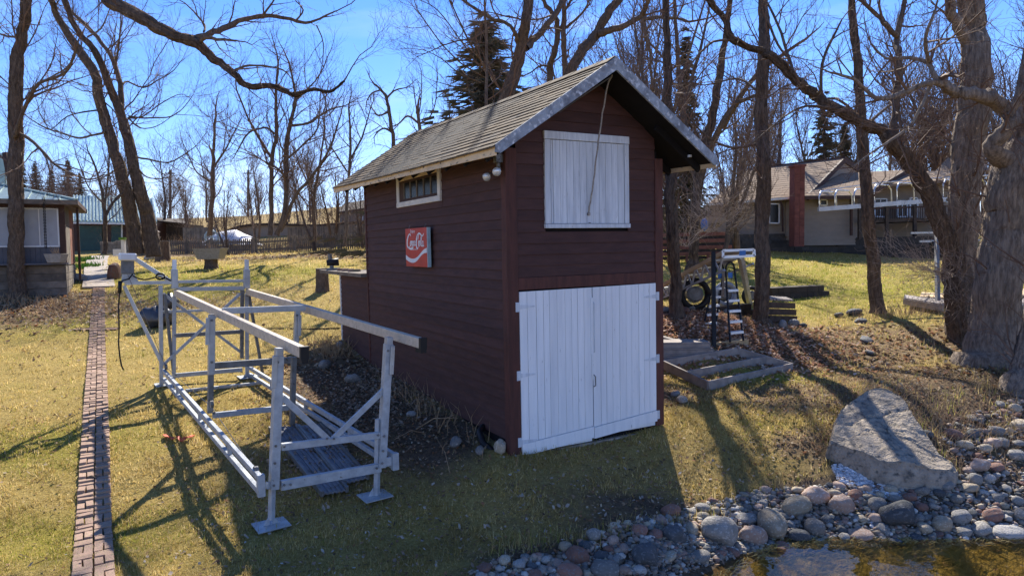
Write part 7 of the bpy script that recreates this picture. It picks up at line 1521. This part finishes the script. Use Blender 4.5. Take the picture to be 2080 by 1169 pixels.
for (x, y), rr_, lb_ in (((165, 545), .8, 'fresh green sprouts in the bed between porch and walk'), ((170, 530), .7, 'reddish and green plants beside the walk')):
    g = G(x, y); r_ = np.random.RandomState(int(x)); q = MB()
    for k in range(220):
        p = g+np.array([r_.normal(0, rr_*.45), r_.normal(0, rr_*.5), 0]); p[2] = h(p[0], p[1]); d = np.array([r_.normal(0, .4), r_.normal(0, .4), 1])*r_.uniform(.12, .32); s_ = np.array([.025, 0, 0]); q.add([p-s_, p+s_, p+d*.6+s_*1.2, p+d], [(0, 1, 2), (0, 2, 3)])
    tag(q.build('green_sprouts', M['green']), lb_, 'plants', kind='stuff')
# taller grass left where the mower does not reach
def tufts(name, pts, n, hh, label, sd, sp=.05):
    r_ = np.random.RandomState(sd); V, C = [], []
    for p in pts:
        for k in range(n):
            b = np.array([p[0]+r_.normal(0, sp), p[1]+r_.normal(0, sp), 0]); b[2] = h(b[0], b[1]); a, t_ = r_.uniform(0, 6.28), abs(r_.normal(0, .6)); L = hh*r_.uniform(.35, 1.2); s_ = np.array([math.cos(a+1.5), math.sin(a+1.5), 0])*.004
            tip = b+np.array([math.cos(a)*math.sin(t_), math.sin(a)*math.sin(t_), math.cos(t_)])*L; V += [b-s_, b+s_, tip]; c_ = np.array([(.54, .42, .16), (.62, .50, .24), (.30, .32, .06), (.40, .30, .12)][r_.randint(4)])*r_.uniform(.7, 1.15); C += [c_]*3
    V = np.array(V); return colmesh(name, V, np.arange(len(V)).reshape(-1, 3), np.array(C), GRS, label, 'grass')
ep = [S(u, -.05, 0)+(0, rk.uniform(-.03, 0), 0) for u in np.arange(.15, 2.5, .09)]; tufts('grass_fringe', ep, 9, .09, 'fringe of longer grass under the shed doors', 41, .035)
ep = [LP(x, y, 0) for x, y in ((551, 1066), (762, 1016))]+[LP(337, 787, W_B), LP(504, 773, W_B), G(429, 548), G(655, 593), G(548, 878), G(655, 1013), G(748, 978)]; ep = [p+np.array([.16*math.cos(a), .14*math.sin(a), 0]) for p in ep for a in (0, .9, 1.8, 2.7, 3.6, 4.5, 5.4)]
tufts('grass_fringe', ep, 9, .10, 'longer grass round the lift feet, stumps and panels', 42, .05)
ep = [G(x+rk.uniform(-8, 8), y+rk.uniform(-5, 5)) for x, y in [(1000+k*12, 1118-.30*k*6+3*math.sin(k)) for k in range(40)]]+[G(x, y) for x, y in ((1500, 1005), (1540, 998), (1580, 990), (1620, 980), (1660, 965), (1680, 945), (1690, 900), (1700, 860), (1715, 830), (1740, 800), (1470, 1012), (1440, 1018), (1850, 850), (1880, 885), (1905, 920), (1930, 950))]
tufts('shore_grass', ep, 16, .15, 'tufts of straw-coloured grass hanging over the stones', 43, .07)
ep = [np.array([*(path_at(s)+np.array([math.cos(.55), math.sin(.55)])*sg_*.185), 0]) for s in np.arange(.3, 13, .11) for sg_ in (-1, 1)]; tufts('path_grass', ep, 5, .055, 'grass creeping over the edges of the brick walk', 44, .035)
ep = [G(rk.uniform(1640, 2080), rk.uniform(650, 900)) for _ in range(260)]; tufts('bank_grass', ep, 12, .13, 'straw grass clumps over the mound and the right bank', 45, .07)
ep = [G(rk.uniform(0, 700), rk.uniform(640, 1160)) for _ in range(240)]; tufts('lawn_tufts', ep, 10, .055, 'scattered clumps of longer grass in the left lawn', 46, .035)
# fallen twigs on the lawn
r_ = np.random.RandomState(8); q = MB()
for k in range(110):
    P, _ = polar(1, 5.6, 16, sd=1000+k); p = np.array([*P[0], h(*P[0])+.015]); 
    if keep_out(p[None])[0]: continue
    a = r_.uniform(0, 6.28); L = r_.uniform(.06, .3); d = np.array([math.cos(a), math.sin(a), 0]); q.tube([p, p+d*L*.5+(r_.normal(0, .02), r_.normal(0, .02), .01), p+d*L], [.005, .004, .002], 3)
tag(q.build('fallen_twigs', M['twig']), 'small broken twigs strewn over the lawn', 'twigs', kind='stuff')
# long straws leaning by the shed corner
for i, (u, w, d, lb_) in enumerate(((-.55, 1.1, (.25, -.5, .35), 'bent straw stem lying by the shed corner, nearest the post'), (-.75, 1.4, (.55, -.45, .25), 'long straw stem leaning over the dirt beside the shed'), (-.7, 1.2, (-.3, -.5, .06), 'straw stem lying flat beside the shed'))):
    p = S(u, w, 0); p[2] = h(p[0], p[1])+.02; q = MB(); d = np.array(d); q.tube([p, p+d*.5+(0, 0, .08), p+d*1.1], [.008, .006, .003], 4); tag(q.build('straw_stem', M['stem']), lb_, 'straw')
# drain pipe and hose at the shed corner
t = thing('drain_pipe', 'black corrugated drain pipe curving from under the shed corner', 'pipe', S(-.1, .5, .2)); q = MB(); P = [S(-.03, .75, .32), S(-.16, .6, .30), S(-.2, .42, .2), S(-.14, .25, .12)]; q.tube(P, .045, 8); q.build('pipe_body', M['black'], t, smooth=True)
# submerged weed
r_ = np.random.RandomState(4); q = MB()
for k in range(5200):
    x, y = r_.uniform(1.6, 6.6), r_.uniform(5.0, 7.6); z = h(x, y)
    if z > WATER-.02: continue
    a = r_.normal(.3, .5); L = r_.uniform(.05, .22); p = np.array([x, y, min(z+.02+.05*r_.rand(), WATER-.015)]); q.tube([p, p+(L*.5*math.cos(a), L*.5*math.sin(a), .03), p+(L*math.cos(a), L*math.sin(a), .0)], [.0025, .0032, .0015], 3)
tag(q.build('water_weed', mat('olive_water_weed', (.42, .32, .11), (.22, .17, .06), 2, .8)), 'olive water weed swaying under the shallow water', 'water weed', kind='stuff')
